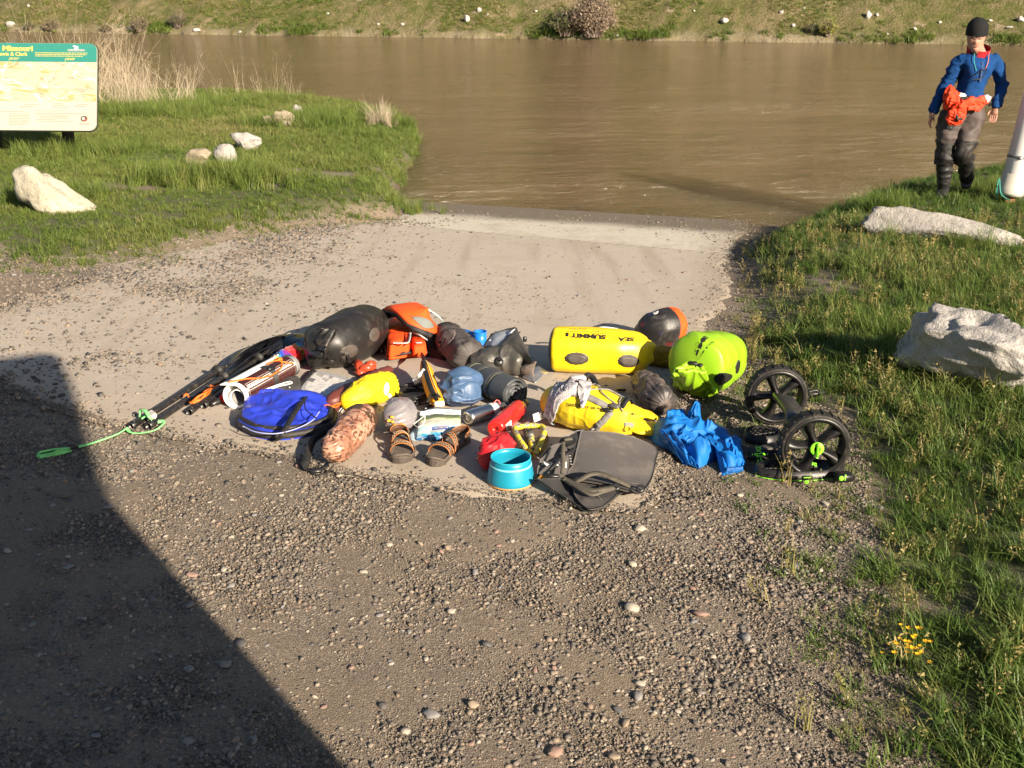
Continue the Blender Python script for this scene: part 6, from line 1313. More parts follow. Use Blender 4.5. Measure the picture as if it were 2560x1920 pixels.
part("buckle", rbox(Q(1645, 1042, .03), .03, .03, .014, .2, .005), blkpl, t); part("loose_buckle", rbox(Q(1553, 974, .012), .05, .03, .012, -.1, .005), blkpl, t)
part("shoulder_strap", ribbon([Q(1468, 1084, .02), Q(1480, 1072, .05), Q(1488, 1070, .05), Q(1496, 1080, .03)], .02, .004, up=(0, -.5, 1)), grey_web, t)
part("top_handle", ribbon([Q(1462, 948, .16), Q(1470, 938, .17), Q(1482, 945, .16), Q(1490, 962, .14)], .03, .005, up=(0, -1, .3)), blk, t)
# bandana draped over its left end
m = bpy.data.materials.new("printed_cotton"); m.use_nodes = True; tt = NT(m); tc = tt.tc(); n1 = tt.noise(tc, 34, 4, .7, 1.5).outputs[0]; n2 = tt.noise(tt.mapping(tc, (1, 1, 1), loc=(2, 5, 3)), 22, 3, .6).outputs[0]
c = tt.mix(tt.ramp(n1, [(.465, (0, 0, 0)), (.50, (1, 1, 1)), (.535, (0, 0, 0))]), (.48, .45, .445), (.035, .04, .10)); c = tt.mix(tt.ramp(n2, [(.64, (0, 0, 0)), (.67, (1, 1, 1))]), c, (.05, .055, .14)); tt.set(col=c, rough=.8, spec=.2, normal=tt.bump(n1, .15, .004)); cot = m
t = thing("bandana", "white printed bandana draped over the end of the yellow pack", "bandana", Q(1400, 1000))
def drape(L, grid, mat, nm, off=.008, th=.003, amp=.012, seed=0, nu=16, nv=16):
    """cloth laid over the bag: grid = four (u,v) corners"""
    a, b, c_, d_ = [np.array(x) for x in grid]; U_, V_ = np.meshgrid(np.linspace(0, 1, nu), np.linspace(0, 1, nv)); uu = U_[..., None]; vv = V_[..., None]
    q = a*(1-uu)*(1-vv)+b*uu*(1-vv)+c_*uu*vv+d_*(1-uu)*vv
    o = off+amp*(ridged(np.stack([U_*3, V_*1.2, 0*U_], -1), 1.4, seed)*.5+.5)
    A_ = L.at(q[..., 0], q[..., 1], 0); N_ = L.at(q[..., 0], q[..., 1], .01)-A_; N_ /= np.linalg.norm(N_, axis=-1)[..., None]+1e-9
    T_, B_ = (A_+N_*o[..., None]).reshape(-1, 3), (A_+N_*(o-th)[..., None]).reshape(-1, 3); k = len(T_); f = grid_faces(nv, nu).tolist(); ring = list(range(nu))+[nu*(j+1)-1 for j in range(1, nv)]+[nu*(nv-1)+i for i in range(nu-2, -1, -1)]+[nu*j for j in range(nv-2, 0, -1)]
    part(nm, (np.vstack([T_, B_]), f+[[k+i for i in q[::-1]] for q in f]+[[ring[i], k+ring[i], k+ring[(i+1) % len(ring)], ring[(i+1) % len(ring)]] for i in range(len(ring))]), mat, t)
for nm_, pp, o_ in (("cloth", [(1478, 958), (1458, 948), (1425, 950), (1396, 962), (1378, 985), (1368, 1020), (1362, 1050), (1374, 1056), (1384, 1030), (1402, 1004), (1432, 988), (1462, 978)], .010), ("cloth", [(1440, 962), (1412, 972), (1392, 995), (1380, 1030), (1378, 1052), (1390, 1044), (1404, 1012), (1430, 992)], .018), ("hanging_corner", [(1448, 962), (1476, 968), (1474, 992), (1459, 1022), (1452, 1000), (1446, 980)], .016), ("hanging_corner", [(1430, 958), (1446, 968), (1436, 984), (1416, 982)], .022)):
    vf = L.patch_px(pp, o_, .003, 60, 16); v_ = vf[0]; k = 60*16; v_[:k, 2] += .010*(np.maximum(ridged(v_[:k]*np.array([1, 1, .6])+.02*fbm(v_[:k], 12, 3)[:, None], 17, 5), -.1)-.3); part(nm_, vf, cot, t)
for k, (a, b, r_) in enumerate((((1422, 950), (1462, 948), .024), ((1410, 962), (1450, 960), .022), ((1440, 955), (1474, 968), .022))):
    A = spline([Q(*a, .19), Q((a[0]+b[0])/2, (a[1]+b[1])/2-3, .205), Q(*b, .185)], 20); rr = np.interp(np.linspace(0, 1, 20), [0, .2, .5, .8, 1], [.008, r_, r_*.8, r_, .008]); LL = Loft(A, rr, rr*.8, n=26, m=26, wfun=lambda u, v, p: .25*fbm(p, 30, 6)); part("knot_fold", LL.mesh(), cot, t)
o = solo("care_label", sheet((Q(1336, 1056, .035), Q(1362, 1045, .04), Q(1358, 1026, .075), Q(1332, 1036, .07)), .001, 6, 6, .004), paper, "white care label with tiny text hanging at the left end of the yellow pack", "label")
for k in range(4): part("print", sheet((Q(1340, 1052-k*4.2, .044+k*.008), Q(1358, 1045-k*4.2, .048+k*.008), Q(1358, 1044-k*4.2, .05+k*.008), Q(1340, 1051-k*4.2, .046+k*.008)), .0005, 3, 3, .0), lgr, o)
# ---------------------------------------------------------------- D handle shovel
t = thing("folding_shovel", "folding shovel with worn yellow triangular grip and grey socket", "shovel", Q(1328, 1115))
wy = bpy.data.materials.new("worn_yellow_paint"); wy.use_nodes = True; tt = NT(wy); tc = tt.tc(); n1 = tt.noise(tc, 32, 4, .7).outputs[0]
c = tt.mix(tt.ramp(n1, [(.50, (0, 0, 0)), (.54, (1, 1, 1))]), (.70, .55, .03), (.20, .19, .18)); tt.set(col=c, rough=.45, spec=.45)
hp = [Q(1328, 1132, .03), Q(1312, 1118, .05), Q(1294, 1090, .065), Q(1288, 1074, .07), Q(1296, 1068, .072), Q(1330, 1064, .072), Q(1354, 1066, .072), Q(1361, 1076, .07), Q(1356, 1096, .062), Q(1346, 1120, .045), Q(1336, 1138, .03)]
part("grip", tube(hp, .0125, 10, 70), wy, t)
a, b = Q(1334, 1126, .03), Q(1324, 1082, .06); part("socket", tube([a, b], [.017, .015], 18, 8), wy, t); part("collar", lathe([(.016, 0), (.020, .002), (.021, .028), (.016, .03)], 24, a+(b-a)*.72, b-a), M("grey_metal_collar", (.16, .15, .13), .4, metal=.5), t)
for k in range(5): part("tooth", rbox(b+(b-a)/np.linalg.norm(b-a)*.02+np.array([(k-2)*.008, 0, .006*(k % 2)]), .006, .012, .014, 0, .002), blkpl, t)
part("pin", tube([Q(1334, 1140, .02), Q(1333, 1130, .03)], .008, 8), blkpl, t)
part("blade", pillow([Q(*p)[:2] for p in ((1282, 1106), (1290, 1082), (1330, 1076), (1366, 1082), (1370, 1108), (1352, 1136), (1322, 1140), (1296, 1128))], RZ, .022, 8, 50, 3, .05, 9, 2, floor=.5), M("rusty_brown_steel", (.10, .062, .035), .5, .2, 10, dirt=.25), t)
# ---------------------------------------------------------------- blue jacket in a heap
def heap(outline, H, peaks, n=96, rings=40, seed=0, wr=.03, c=None, dirv=(1, .4)):
    """crumpled cloth: height field over an outline with fold ridges running along dirv"""
    o = spline(list(outline)+[outline[0]], n+1)[:-1]; c = o.mean(0) if c is None else np.array(c); rr = np.linspace(0, 1, rings)
    X = c+(o-c)[None]*rr[:, None, None]; P = X.reshape(-1, 2); R_ = np.repeat(rr, n)
    z = H*(1-R_**3.0)**.5*.55
    for (x, y), h, r_ in peaks: z = z+h*np.exp(-(((P[:, 0]-x)**2+(P[:, 1]-y)**2)/r_**2))
    d = np.array(dirv, float); d /= np.linalg.norm(d); e = np.array([-d[1], d[0]])
    st = np.c_[P@d*.45, P@e]+.11*np.c_[fbm(P, 5, seed+2), fbm(P, 5, seed+4)]
    z = z+wr*(1.3*np.maximum(ridged(st, 11, seed), -.2)+.7*np.maximum(ridged(st, 23, seed+1), -.1))*(1-R_**6)
    z = np.maximum(z*(1-R_**14), 0)+.004
    top = np.c_[P, RZ(P[:, 0], P[:, 1])+z]
    # let the sides bulge and fold in plan
    k = rings*n; bot = np.c_[X[-1], RZ(X[-1][:, 0], X[-1][:, 1])]
    f = grid_faces(rings, n, True).tolist()+[[(rings-1)*n+j, (rings-1)*n+(j+1) % n, k+(j+1) % n, k+j] for j in range(n)]+[[k+j for j in range(n)]]
    return np.vstack([top, bot]), f
def gq(px, py, h=0): return Q(px, py, h)[:2]
ow = [gq(*p) for p in ((1616, 1088), (1640, 1062), (1662, 1045, .05), (1700, 1040, .08), (1735, 1040, .09), (1775, 1050, .08), (1815, 1075, .06), (1848, 1105, .05), (1864, 1135, .03), (1862, 1165), (1840, 1181), (1815, 1178), (1800, 1150), (1775, 1158), (1745, 1170), (1718, 1152), (1680, 1132), (1640, 1112))]
pk_ = [(gq(1700, 1072, .06), .03, .10), (gq(1760, 1085, .06), .035, .10), (gq(1820, 1120, .06), .035, .10), (gq(1660, 1080, .05), .025, .07), (gq(1740, 1125, .05), .025, .08), (gq(1838, 1160, .04), .035, .06)]
vf = heap(ow, .075, pk_, n=220, rings=90, seed=31, wr=.026, dirv=(1, -.8)); t = thing("jacket", "azure blue rain jacket dropped in a crumpled heap on the gravel", "jacket", base_of(vf[0])); part("body", vf, azure, t)
part("hood_peak", fold_sheet((Q(1710, 1046, .06), Q(1752, 1050, .07), Q(1748, 1010, .15), Q(1736, 1006, .16)), .012, 24, 24, .02, .008, 3, 5), azure, t)
part("hood_peak", fold_sheet((Q(1664, 1046, .05), Q(1716, 1046, .07), Q(1712, 1024, .10), Q(1668, 1026, .09)), .014, 24, 20, .02, .010, 3, 8), azure, t)
part("sleeve", fold_sheet((Q(1806, 1186, .01), Q(1862, 1176, .01), Q(1850, 1096, .075), Q(1776, 1084, .085)), .012, 50, 70, .035, .018, 4.5, 41), azure, t)
part("sleeve", fold_sheet((Q(1706, 1158, .01), Q(1748, 1170, .01), Q(1700, 1072, .085), Q(1640, 1078, .06)), .012, 60, 70, .035, .018, 5.2, 43), azure, t)
part("collar_fold", fold_sheet((Q(1650, 1092, .045), Q(1730, 1112, .05), Q(1800, 1074, .085), Q(1690, 1052, .085)), .012, 70, 50, .025, .020, 6, 47), azure, t)
part("cuff", fold_sheet((Q(1814, 1184, .012), Q(1858, 1178, .015), Q(1857, 1166, .035), Q(1818, 1170, .035)), .01, 22, 14, .010, .004, 3, 51), M("darker_azure", (.003, .085, .30), .6), t)
cord("zip", [Q(1716, 1046, .10), Q(1712, 1062, .105), Q(1708, 1080, .095), Q(1698, 1100, .075)], .0032, M("zip_teal", (.005, .14, .40), .5), t)
part("visor", pillow([gq(*p) for p in ((1775, 1048, .07), (1800, 1056, .07), (1822, 1078, .06), (1812, 1084, .06), (1790, 1068, .07))], zf(.04), .035, 8, 36, 2.5, .05), M("deep_blue_film", (.02, .06, .26), .22, .1, 8, spec=.6), t)
# ---------------------------------------------------------------- folding seat pad
bp_ = (Q(1452, 1076, .10), Q(1642, 1118, .06), Q(1618, 1216, .02), Q(1424, 1178, .035))
def seat_sheet():
    o = np.array([(1452, 1076), (1500, 1078), (1548, 1083), (1600, 1098), (1643, 1122), (1640, 1150), (1633, 1186), (1622, 1210), (1606, 1226), (1585, 1228), (1560, 1222), (1500, 1205), (1420, 1190), (1432, 1160), (1442, 1120)], float)
    o = spline(np.vstack([o, o[:1]]), 97)[:-1]; c = np.array([1535, 1150.]); rings = 18; rr = np.linspace(0, 1, rings)
    pts = (c+(o-c)[None]*rr[:, None, None]).reshape(-1, 2); V = []
    for x, y in pts:
        h = .035+.085*np.clip((1190-y)/110, 0, 1)*np.clip(1-(x-1452)/420, .4, 1)+.012*math.sin((x-1420)/60.); V.append(Q(x, y, h))
    V = np.array(V); n = np.array([0, -.35, .94]); k = len(V); f = grid_faces(rings, 96, True).tolist()
    return np.vstack([V, V-n*.014]), f+[[k+i for i in q[::-1]] for q in f]+[[(rings-1)*96+j, k+(rings-1)*96+j, k+(rings-1)*96+(j+1) % 96, (rings-1)*96+(j+1) % 96] for j in range(96)]
vf = seat_sheet(); t = thing("folding_cushion", "charcoal folding kayak seat pad with webbing straps, at the front edge of the concrete", "seat cushion", base_of(vf[0])); part("backrest", vf, foam_g, t)
foam_d = M("dark_foam_back", (.030, .029, .029), .7, .15, 8, .2, 200, .002, .3, dirt=.12)
def psheet(px_pts, hfun, th, mat, nm, n=72, rings=12, par=None):
    o = spline(list(px_pts)+[px_pts[0]], n+1)[:-1]; c = o.mean(0); rr = np.linspace(0, 1, rings); pts = (c+(o-c)[None]*rr[:, None, None]).reshape(-1, 2)
    V = np.array([Q(x, y, hfun(x, y)) for x, y in pts]); k = len(V); f = grid_faces(rings, n, True).tolist()
    return part(nm, (np.vstack([V, V-np.array([0, -.3, .95])*th]), f+[[k+i for i in q[::-1]] for q in f]+[[(rings-1)*n+j, k+(rings-1)*n+j, k+(rings-1)*n+(j+1) % n, (rings-1)*n+(j+1) % n] for j in range(n)]), mat, par or t)
psheet([(1342, 1196), (1400, 1196), (1440, 1206), (1500, 1214), (1560, 1224), (1545, 1236), (1520, 1258), (1485, 1276), (1455, 1270), (1400, 1236)], lambda x, y: .020+.04*np.clip((1235-y)/40, 0, 1)*np.clip((1500-x)/120, 0, 1), .010, foam_d, "seat_base")
psheet([(1428, 1212), (1470, 1216), (1520, 1222), (1545, 1230), (1515, 1260), (1482, 1272), (1462, 1266), (1438, 1240)], lambda x, y: .034, .006, M("seat_under_mesh", (.060, .055, .052), .6, .15, 8), "seat_insert")
psheet([(1342, 1188), (1346, 1160), (1362, 1132), (1380, 1114), (1404, 1108), (1418, 1122), (1424, 1150), (1420, 1180), (1410, 1198), (1376, 1192)], lambda x, y: .03+.10*np.clip((1192-y)/85, 0, 1), .02, foam_g, "side_wing")
psheet([(1394, 1120), (1404, 1104), (1432, 1084), (1452, 1080), (1444, 1122), (1428, 1170), (1416, 1188), (1420, 1150)], lambda x, y: .03+.085*np.clip((1190-y)/100, 0, 1), .012, foam_d, "side_panel")
def pq(*pts): return [Q(x, y, h) for x, y, h in pts]
lw = M("white_logo", (.70, .70, .70), .5, .05, 20)
part("logo", ribbon(pq((1359, 1146, .098), (1362, 1156, .088), (1371, 1163, .080), (1381, 1158, .086)), [.001, .010, .012, .002], .002, up=(0, -.5, .8)), lw, t); part("logo", ribbon(pq((1361, 1151, .096), (1368, 1157, .088), (1376, 1155, .088)), [.001, .006, .001], .002, up=(0, -.5, .8)), M("foam_gap", (.05, .048, .046), .7), t)
e = Q(1414, 1163, .072)-Q(1390, 1157, .074); e /= np.linalg.norm(e); ey = np.array([.05, .75, .66]); tv, tf = text2d("lOT", .034, .0015); 
part("print", flat_art(((tv*np.array([-1, -1])), tf), Q(1402, 1159, .086), e, ey, off=.004), lw, t)
for k in range(4): part("print", ribbon(pq((1423+k*1.2, 1139+k*7, .084-k*.006), (1427+k*1.2, 1140+k*7, .084-k*.006)), .004, .001, up=(0, -.5, .8)), lgr, t)
bw = M("khaki_webbing", (.075, .066, .050), .7, .15, 20, .35, 240, .002, .3)
for pts, w in ((((1425, 1200, .05), (1436, 1204, .06), (1455, 1196, .075), (1475, 1186, .085), (1500, 1184, .085), (1530, 1195, .075), (1560, 1208, .06), (1578, 1216, .05)), .022),
               (((1404, 1192, .05), (1440, 1212, .06), (1480, 1226, .06), (1510, 1222, .06), (1535, 1218, .055)), .022), (((1410, 1198, .055), (1450, 1222, .06), (1480, 1236, .055), (1510, 1228, .055), (1536, 1221, .05)), .018),
               (((1408, 1100, .13), (1407, 1130, .115), (1408, 1160, .09), (1405, 1185, .065)), .018), (((1436, 1122, .10), (1410, 1138, .105), (1380, 1168, .085), (1358, 1186, .05)), .014), (((1380, 1110, .12), (1372, 1130, .11), (1362, 1152, .10)), .010)):
    part("strap", ribbon(pq(*pts), w, .003, up=(0, -.45, .9), res=40), bw if w > .016 else blk, t)
part("strap", tube(pq((1418, 1246, .03), (1413, 1262, .03), (1420, 1276, .012), (1450, 1281, .008), (1485, 1278, .008), (1505, 1264, .02), (1500, 1246, .035), (1480, 1232, .045)), .0035, 6, 50), bw, t)
part("buckle", tube(pq((1384, 1190, .06), (1366, 1186, .06), (1352, 1192, .045), (1346, 1200, .03)), .006, 8), blkpl, t); part("buckle", rbox(Q(1380, 1190, .06), .06, .02, .014, .05, .005), blkpl, t); cord("orange_tab", [Q(1344, 1198, .03), Q(1352, 1191, .05), Q(1364, 1192, .05)], .005, M("amber_tab", (.70, .28, .03), .5), t)
for px, py in ((1540, 1217), (1600, 1222)): part("grommet", lathe([(.006, .004), (.012, .005), (.016, .002), (.016, -.004)], 20, Q(px, py, .055), (0, -.7, .7)), blkpl, t)
psheet([(1566, 1208), (1600, 1208), (1612, 1218), (1608, 1230), (1592, 1233), (1580, 1226)], lambda x, y: .045, .008, foam_g, "corner_tab", 40, 6)
part("top_buckle", psheet([(1398, 1104), (1408, 1092), (1432, 1092), (1438, 1104), (1420, 1112)], lambda x, y: .125, .02, foam_d, "strap_bundle", 40, 6).data and rbox(Q(1420, 1098, .14), .04, .02, .012, .4, .004), bw, t)
cord("loose_cord", pq((1400, 1100, .12), (1420, 1088, .12), (1440, 1078, .11), (1462, 1074, .12)), .0022, M("grey_cord", (.22, .22, .22), .6), t)
# ---------------------------------------------------------------- kayak cart folded flat
tyre_m = M("cart_tyre", (.014, .013, .012), .6, .2, 16, .25, 120, .003, .3, dirt=.15); cart_m = M("cart_plastic", (.009, .0085, .009), .40, .15, 12, .06, 80, .002, .4, dirt=.05)
neon = M("neon_green", (.24, .80, .03), .4, .05, 9)
WR = .146
wf_, wb_ = Q(2035, 1111, WR), Q(1940, 987, WR)
axd = wb_-wf_; axd[2] = 0; axl = np.linalg.norm(axd); axd /= axl; sid = np.array([axd[1], -axd[0], 0]); upv = np.array([0, 0, 1.])
t = thing("kayak_cart", "black kayak cart with two five spoke wheels and neon green knobs, folded", "cart", (*wf_[:2], wf_[2]-WR))
def wheel(c, name, front):
    v, f = lathe([(WR*.86, -.033), (WR*.93, -.038), (WR*.985, -.030), (WR, -.015), (WR, .015), (WR*.985, .030), (WR*.93, .038), (WR*.86, .033), (WR*.88, .0)], 64, c, axd); v2 = np.vstack([v, v[:0]]); f = f+[[8*64+i, 8*64+(i+1) % 64, (i+1) % 64, i] for i in range(64)]
    w = part(name, (v2, f), tyre_m, t)
    for k in range(22):
        a = k*2*math.pi/22; rd = sid*math.cos(a)+upv*math.sin(a); tg_ = -sid*math.sin(a)+upv*math.cos(a); cc = c+rd*WR*1.0
        V = [cc+rd*z+tg_*x+axd*y for z in (-.006, .0045) for y in (-.028, .028) for x in (-.004, .004)]
        part("tread_block", (np.array(V), [[0, 1, 3, 2], [4, 6, 7, 5], [0, 4, 5, 1], [2, 3, 7, 6], [0, 2, 6, 4], [1, 5, 7, 3]]), tyre_m, w, smooth=False)
    v, f = lathe([(WR*.77, -.036), (WR*.90, -.038), (WR*.905, -.03), (WR*.87, -.026), (WR*.87, .026), (WR*.905, .03), (WR*.90, .038), (WR*.77, .036), (WR*.83, .02), (WR*.83, -.02)], 64, c, axd); f = f+[[9*64+i, 9*64+(i+1) % 64, (i+1) % 64, i] for i in range(64)]
    part("rim", (v, f), cart_m, w)
    for k in range(5):
        a = k*2*math.pi/5+.42; rd = sid*math.cos(a)+upv*math.sin(a); tg_ = -sid*math.sin(a)+upv*math.cos(a); us = np.linspace(.10, .86, 14); wd = WR*(.125+.13*np.clip((us-.2)/.6, 0, 1)**2.2+.04*np.exp(-((us-.1)/.1)**2)); P_ = []
        for u_, w_ in zip(us, wd):
            base = c+rd*WR*u_+tg_*WR*.16*math.sin((u_-.1)*2.4)
            P_.append([base+tg_*w_*s*.9+axd*(-.012-.030*(1-abs(s))**.8*(1.1-.35*u_)) for s in (-1, -.5, 0, .5, 1)]+[base+tg_*w_*s*.9+axd*.010 for s in (1, 0, -1)])
        part("spoke", (np.array(P_).reshape(-1, 3), grid_faces(14, 8, True).tolist()), cart_m, w)
    part("hub", lathe([(.001, -.046), (.018, -.046), (.024, -.040), (.028, .03), (.001, .03)], 28, c, axd), cart_m, w)
    return w
w1 = wheel(wf_, "wheel", True); w2 = wheel(wb_, "wheel", False)
part("knob", lathe([(.014, -.052), (.026, -.052), (.029, -.048), (.029, -.044), (.020, -.040), (.014, -.042)], 32, wf_, axd), neon, t); part("knob", rbox(wf_-axd*.058, .010, .058, .014, 0, .003, M=np.stack([sid, upv, axd], 1)), neon, t)
part("knob", tube([wf_-axd*.056-upv*.02, wf_-axd*.054-upv*.036], .006, 8), neon, t)
part("axle_tip", tube([wb_-axd*.02+upv*.0, wb_-axd*.05], .012, 10), neon, t); part("axle", tube([wf_+axd*.02, wb_-axd*.01], .012, 12), M("axle_alloy", (.20, .20, .21), .35, metal=.8), t)
a, b = wb_-axd*.04+upv*.0-sid*.0, wf_+axd*.055+upv*.10-sid*.09
part("hinge_arm", ribbon([wb_-axd*.045+upv*.005+sid*.01, wb_-axd*.20+upv*.06-sid*.02, wf_+axd*.16+upv*.075-sid*.05, wf_+axd*.06+upv*.06-sid*.075], [.075, .085, .08, .06], .022, up=(0, -.55, .8)), M("arm_plastic", (.020, .022, .028), .3, .1, 10, spec=.5, dirt=.08), t)
part("hinge_block", rbox(wf_+axd*.05+upv*.058-sid*.085, .06, .05, .05, math.atan2(axd[1], axd[0]), .01), cart_m, t)
def pad(c, rx, ry, rot, h, name):
    a = np.linspace(0, 2*math.pi, 64, endpoint=False); x, y = rx*np.cos(a), ry*np.sin(a); px = c[0]+x*math.cos(rot)-y*math.sin(rot); py = c[1]+x*math.sin(rot)+y*math.cos(rot); z = RZ(px, py)
    o = np.c_[px, py]; cc = o.mean(0); inn = cc+(o-cc)*.92
    v = np.vstack([np.c_[o, z+h], np.c_[inn, z+h], np.c_[inn, z+.014], np.c_[cc+(o-cc)*.1, z+.012], np.c_[o, z]]); n = 64; f = []
    for i, j in ((0, 1), (1, 2), (2, 3), (4, 0)): f += [[i*n+k, i*n+(k+1) % n, j*n+(k+1) % n, j*n+k] for k in range(n)]
    p = part(name, (v, f+[[3*n+k for k in range(n)]]), cart_m, t)
    for k in range(-2, 3):
        q0 = c[:2]+np.array([math.cos(rot), math.sin(rot)])*rx*.3*k; s = ry*.92*math.sqrt(max(0, 1-(.3*k)**2)); d_ = np.array([-math.sin(rot), math.cos(rot)])
        part("rib", tube([np.r_[q0-d_*s, c[2]+h*.7], np.r_[q0+d_*s, c[2]+h*.7]], .004, 6), cart_m, p)
    part("rib", tube([np.r_[c[:2]-np.array([math.cos(rot), math.sin(rot)])*rx*.9, c[2]+h*.7], np.r_[c[:2]+np.array([math.cos(rot), math.sin(rot)])*rx*.9, c[2]+h*.7]], .004, 6), cart_m, p)
    return o, z, p
o, z, p = pad(Q(1998, 1186, 0), .19, .075, .06, .045, "cradle_pad"); pad(Q(1905, 1102, 0), .085, .075, .3, .05, "cradle_pad")
part("trim", tube(np.c_[o[32:64], z[32:64]+.006]*1.0+np.array([0, -.003, 0]), .0015, 6, raw=True), neon, t)
part("dot", lathe([(.001, .004), (.009, .004), (.010, 0)], 18, Q(2016, 1204, .02), (0, -1, .2)), neon, t); part("latch", rbox(Q(2018, 1195, .045), .045, .012, .02, .05, .003), cart_m, t); part("print", rbox(Q(2018, 1194, .055), .03, .004, .004, .05, .001), neon, t)
part("strap", ribbon([Q(1868, 1134, .03), Q(1905, 1136, .035), Q(1945, 1140, .03)], .05, .012, up=(0, -.5, .9)), cart_m, t)
for px in (1889, 1909): part("dot", lathe([(.001, .004), (.006, .004), (.007, 0)], 14, Q(px, 1136, .045), (0, -.5, .9)), neon, t)
for px in (1881, 1919): part("print", rbox(Q(px, 1136, .046), .004, .016, .004, -.2, .001), neon, t)
tv, tf = text2d("C-TUG", .03, .001); part("print", flat_art((tv, tf), Q(1899, 1137, .05), np.array([.05, .9, .45]), np.array([-1, .1, 0]), off=.0), neon, t)
tv, tf = text2d("C-TUG", .020, .0005); part("print", flat_art((tv, tf), Q(2024, 1158, .06), np.array([.95, -.2, -.2]), np.array([.1, .6, .75]), off=.001), neon, t)
part("support_plate", rbox(Q(1920, 1118, .03), .10, .05, .012, .5, .004), M("worn_cart_plastic", (.07, .06, .05), .5), t); part("strap_end", rbox(Q(2108, 1192, .03), .075, .05, .035, .2, .006), cart_m, t)
part("dot", lathe([(.001, .004), (.009, .004), (.010, 0)], 18, Q(2103, 1196, .05), (0, -1, .3)), neon, t); part("print", rbox(Q(2113, 1194, .052), .006, .004, .026, .1, .001), neon, t)
part("handle", rbox(Q(2040, 984, .03), .10, .035, .03, .25, .008), cart_m, t); part("handle", tube([Q(2020, 980, .05), Q(2040, 976, .05), Q(2050, 986, .03)], .008, 8), cart_m, t)
# ================================================================== rocks
def rockm(name, c1, c2, crack=(.12, .10, .08)):
    m = bpy.data.materials.new(name); m.use_nodes = True; t_ = NT(m); tc = t_.tc(); n1 = t_.noise(tc, 3.5, 6, .65).outputs[0]; n2 = t_.noise(tc, 16, 5, .7).outputs[0]; n3 = t_.noise(tc, 60, 4, .7).outputs[0]
    c = t_.mix(t_.ramp(n1, [(.35, (0, 0, 0)), (.65, (1, 1, 1))]), c1, c2); c = t_.mix(t_.ramp(n2, [(.30, (.8, .8, .8)), (.46, (0, 0, 0))]), c, [x*.62 for x in c1]); c = t_.mix(t_.ramp(n3, [(.3, (.5, .5, .5)), (.45, (0, 0, 0))]), c, crack)
    t_.set(col=c, rough=.9, spec=.2, normal=t_.bump(t_.math('ADD', n2, t_.math('MULTIPLY', n3, .4)), .8, .03)); return m
pale = rockm("cream_limestone", (.34, .31, .235), (.42, .39, .31)); greyr = rockm("grey_limestone", (.28, .26, .24), (.37, .35, .32)); warm = rockm("warm_limestone", (.27, .22, .15), (.34, .285, .21)); white_r = rockm("white_limestone", (.33, .31, .29), (.43, .41, .38))
def place_rock(px, py, size, rot, seed, mat, label, shear=0, n=4, sink=.12, rough=.28, group=None, tilt=0, taper=0):
    v, f = rock(size, seed, n, rough); 
    v[:, 2] = v[:, 2]*(1+shear*v[:, 0]/size[0]*2)
    if taper: v[:, 1] *= 1-taper*(v[:, 2]/v[:, 2].max())
    c, s = math.cos(rot), math.sin(rot); v = np.stack([v[:, 0]*c-v[:, 1]*s, v[:, 0]*s+v[:, 1]*c, v[:, 2]], -1); p = G(px, py); v = v+p-[0, 0, size[2]*sink]
    return solo("boulder", (v, f), mat, label, "boulder", group, origin=p)
place_rock(146, 528, (.70, .42, .50), -.1, 3, pale, "large pale cream boulder below the information sign", -.62, rough=.35, taper=.3)
place_rock(500, 420, (.36, .30, .26), 0, 5, warm, "low rounded grey boulder partly behind the lush grass clump", 0)
place_rock(562, 410, (.30, .25, .34), .2, 8, greyr, "upright cracked grey boulder touching the low one in the grass clump", .1)
place_rock(622, 374, (.48, .30, .24), -.15, 12, white_r, "smooth white boulder on the left bank between grass tufts", -.2)
place_rock(714, 322, (.44, .30, .42), 0, 14, warm, "tan domed boulder on the left bank, farthest but one", 0); place_rock(672, 322, (.30, .22, .32), 0, 16, warm, "small flat tan boulder beside the tan domed boulder", 0); place_rock(746, 284, (.22, .18, .28), 0, 18, greyr, "small blue grey boulder farthest back on the left bank", 0)
place_rock(2362, 602, (1.35, .34, .30), -.36, 21, greyr, "long low pale slab of rock lying in the right bank grass", -.55, taper=.55, rough=.35)
place_rock(2436, 952, (1.04, .60, .46), -.5, 27, white_r, "big rugged pale boulder at the right edge of the grass", -.30, n=5, rough=.42)
place_rock(2552, 500, (.20, .26, .2), 0, 29, greyr, "grey stone behind the white pipe at the right edge", 0)
def bank_rock(px, py, w, h, seed, label):
    p = bank_pt(px, py); k = mpp(p)*.82; v, f = rock((w*k, w*k*.7, h*k*1.15), seed, 3, .3); v = v+p-[0, 0, h*k*.25]; solo("bank_rock", (v, f), white_r, label, "rock", "white rocks on the far bank", origin=p)
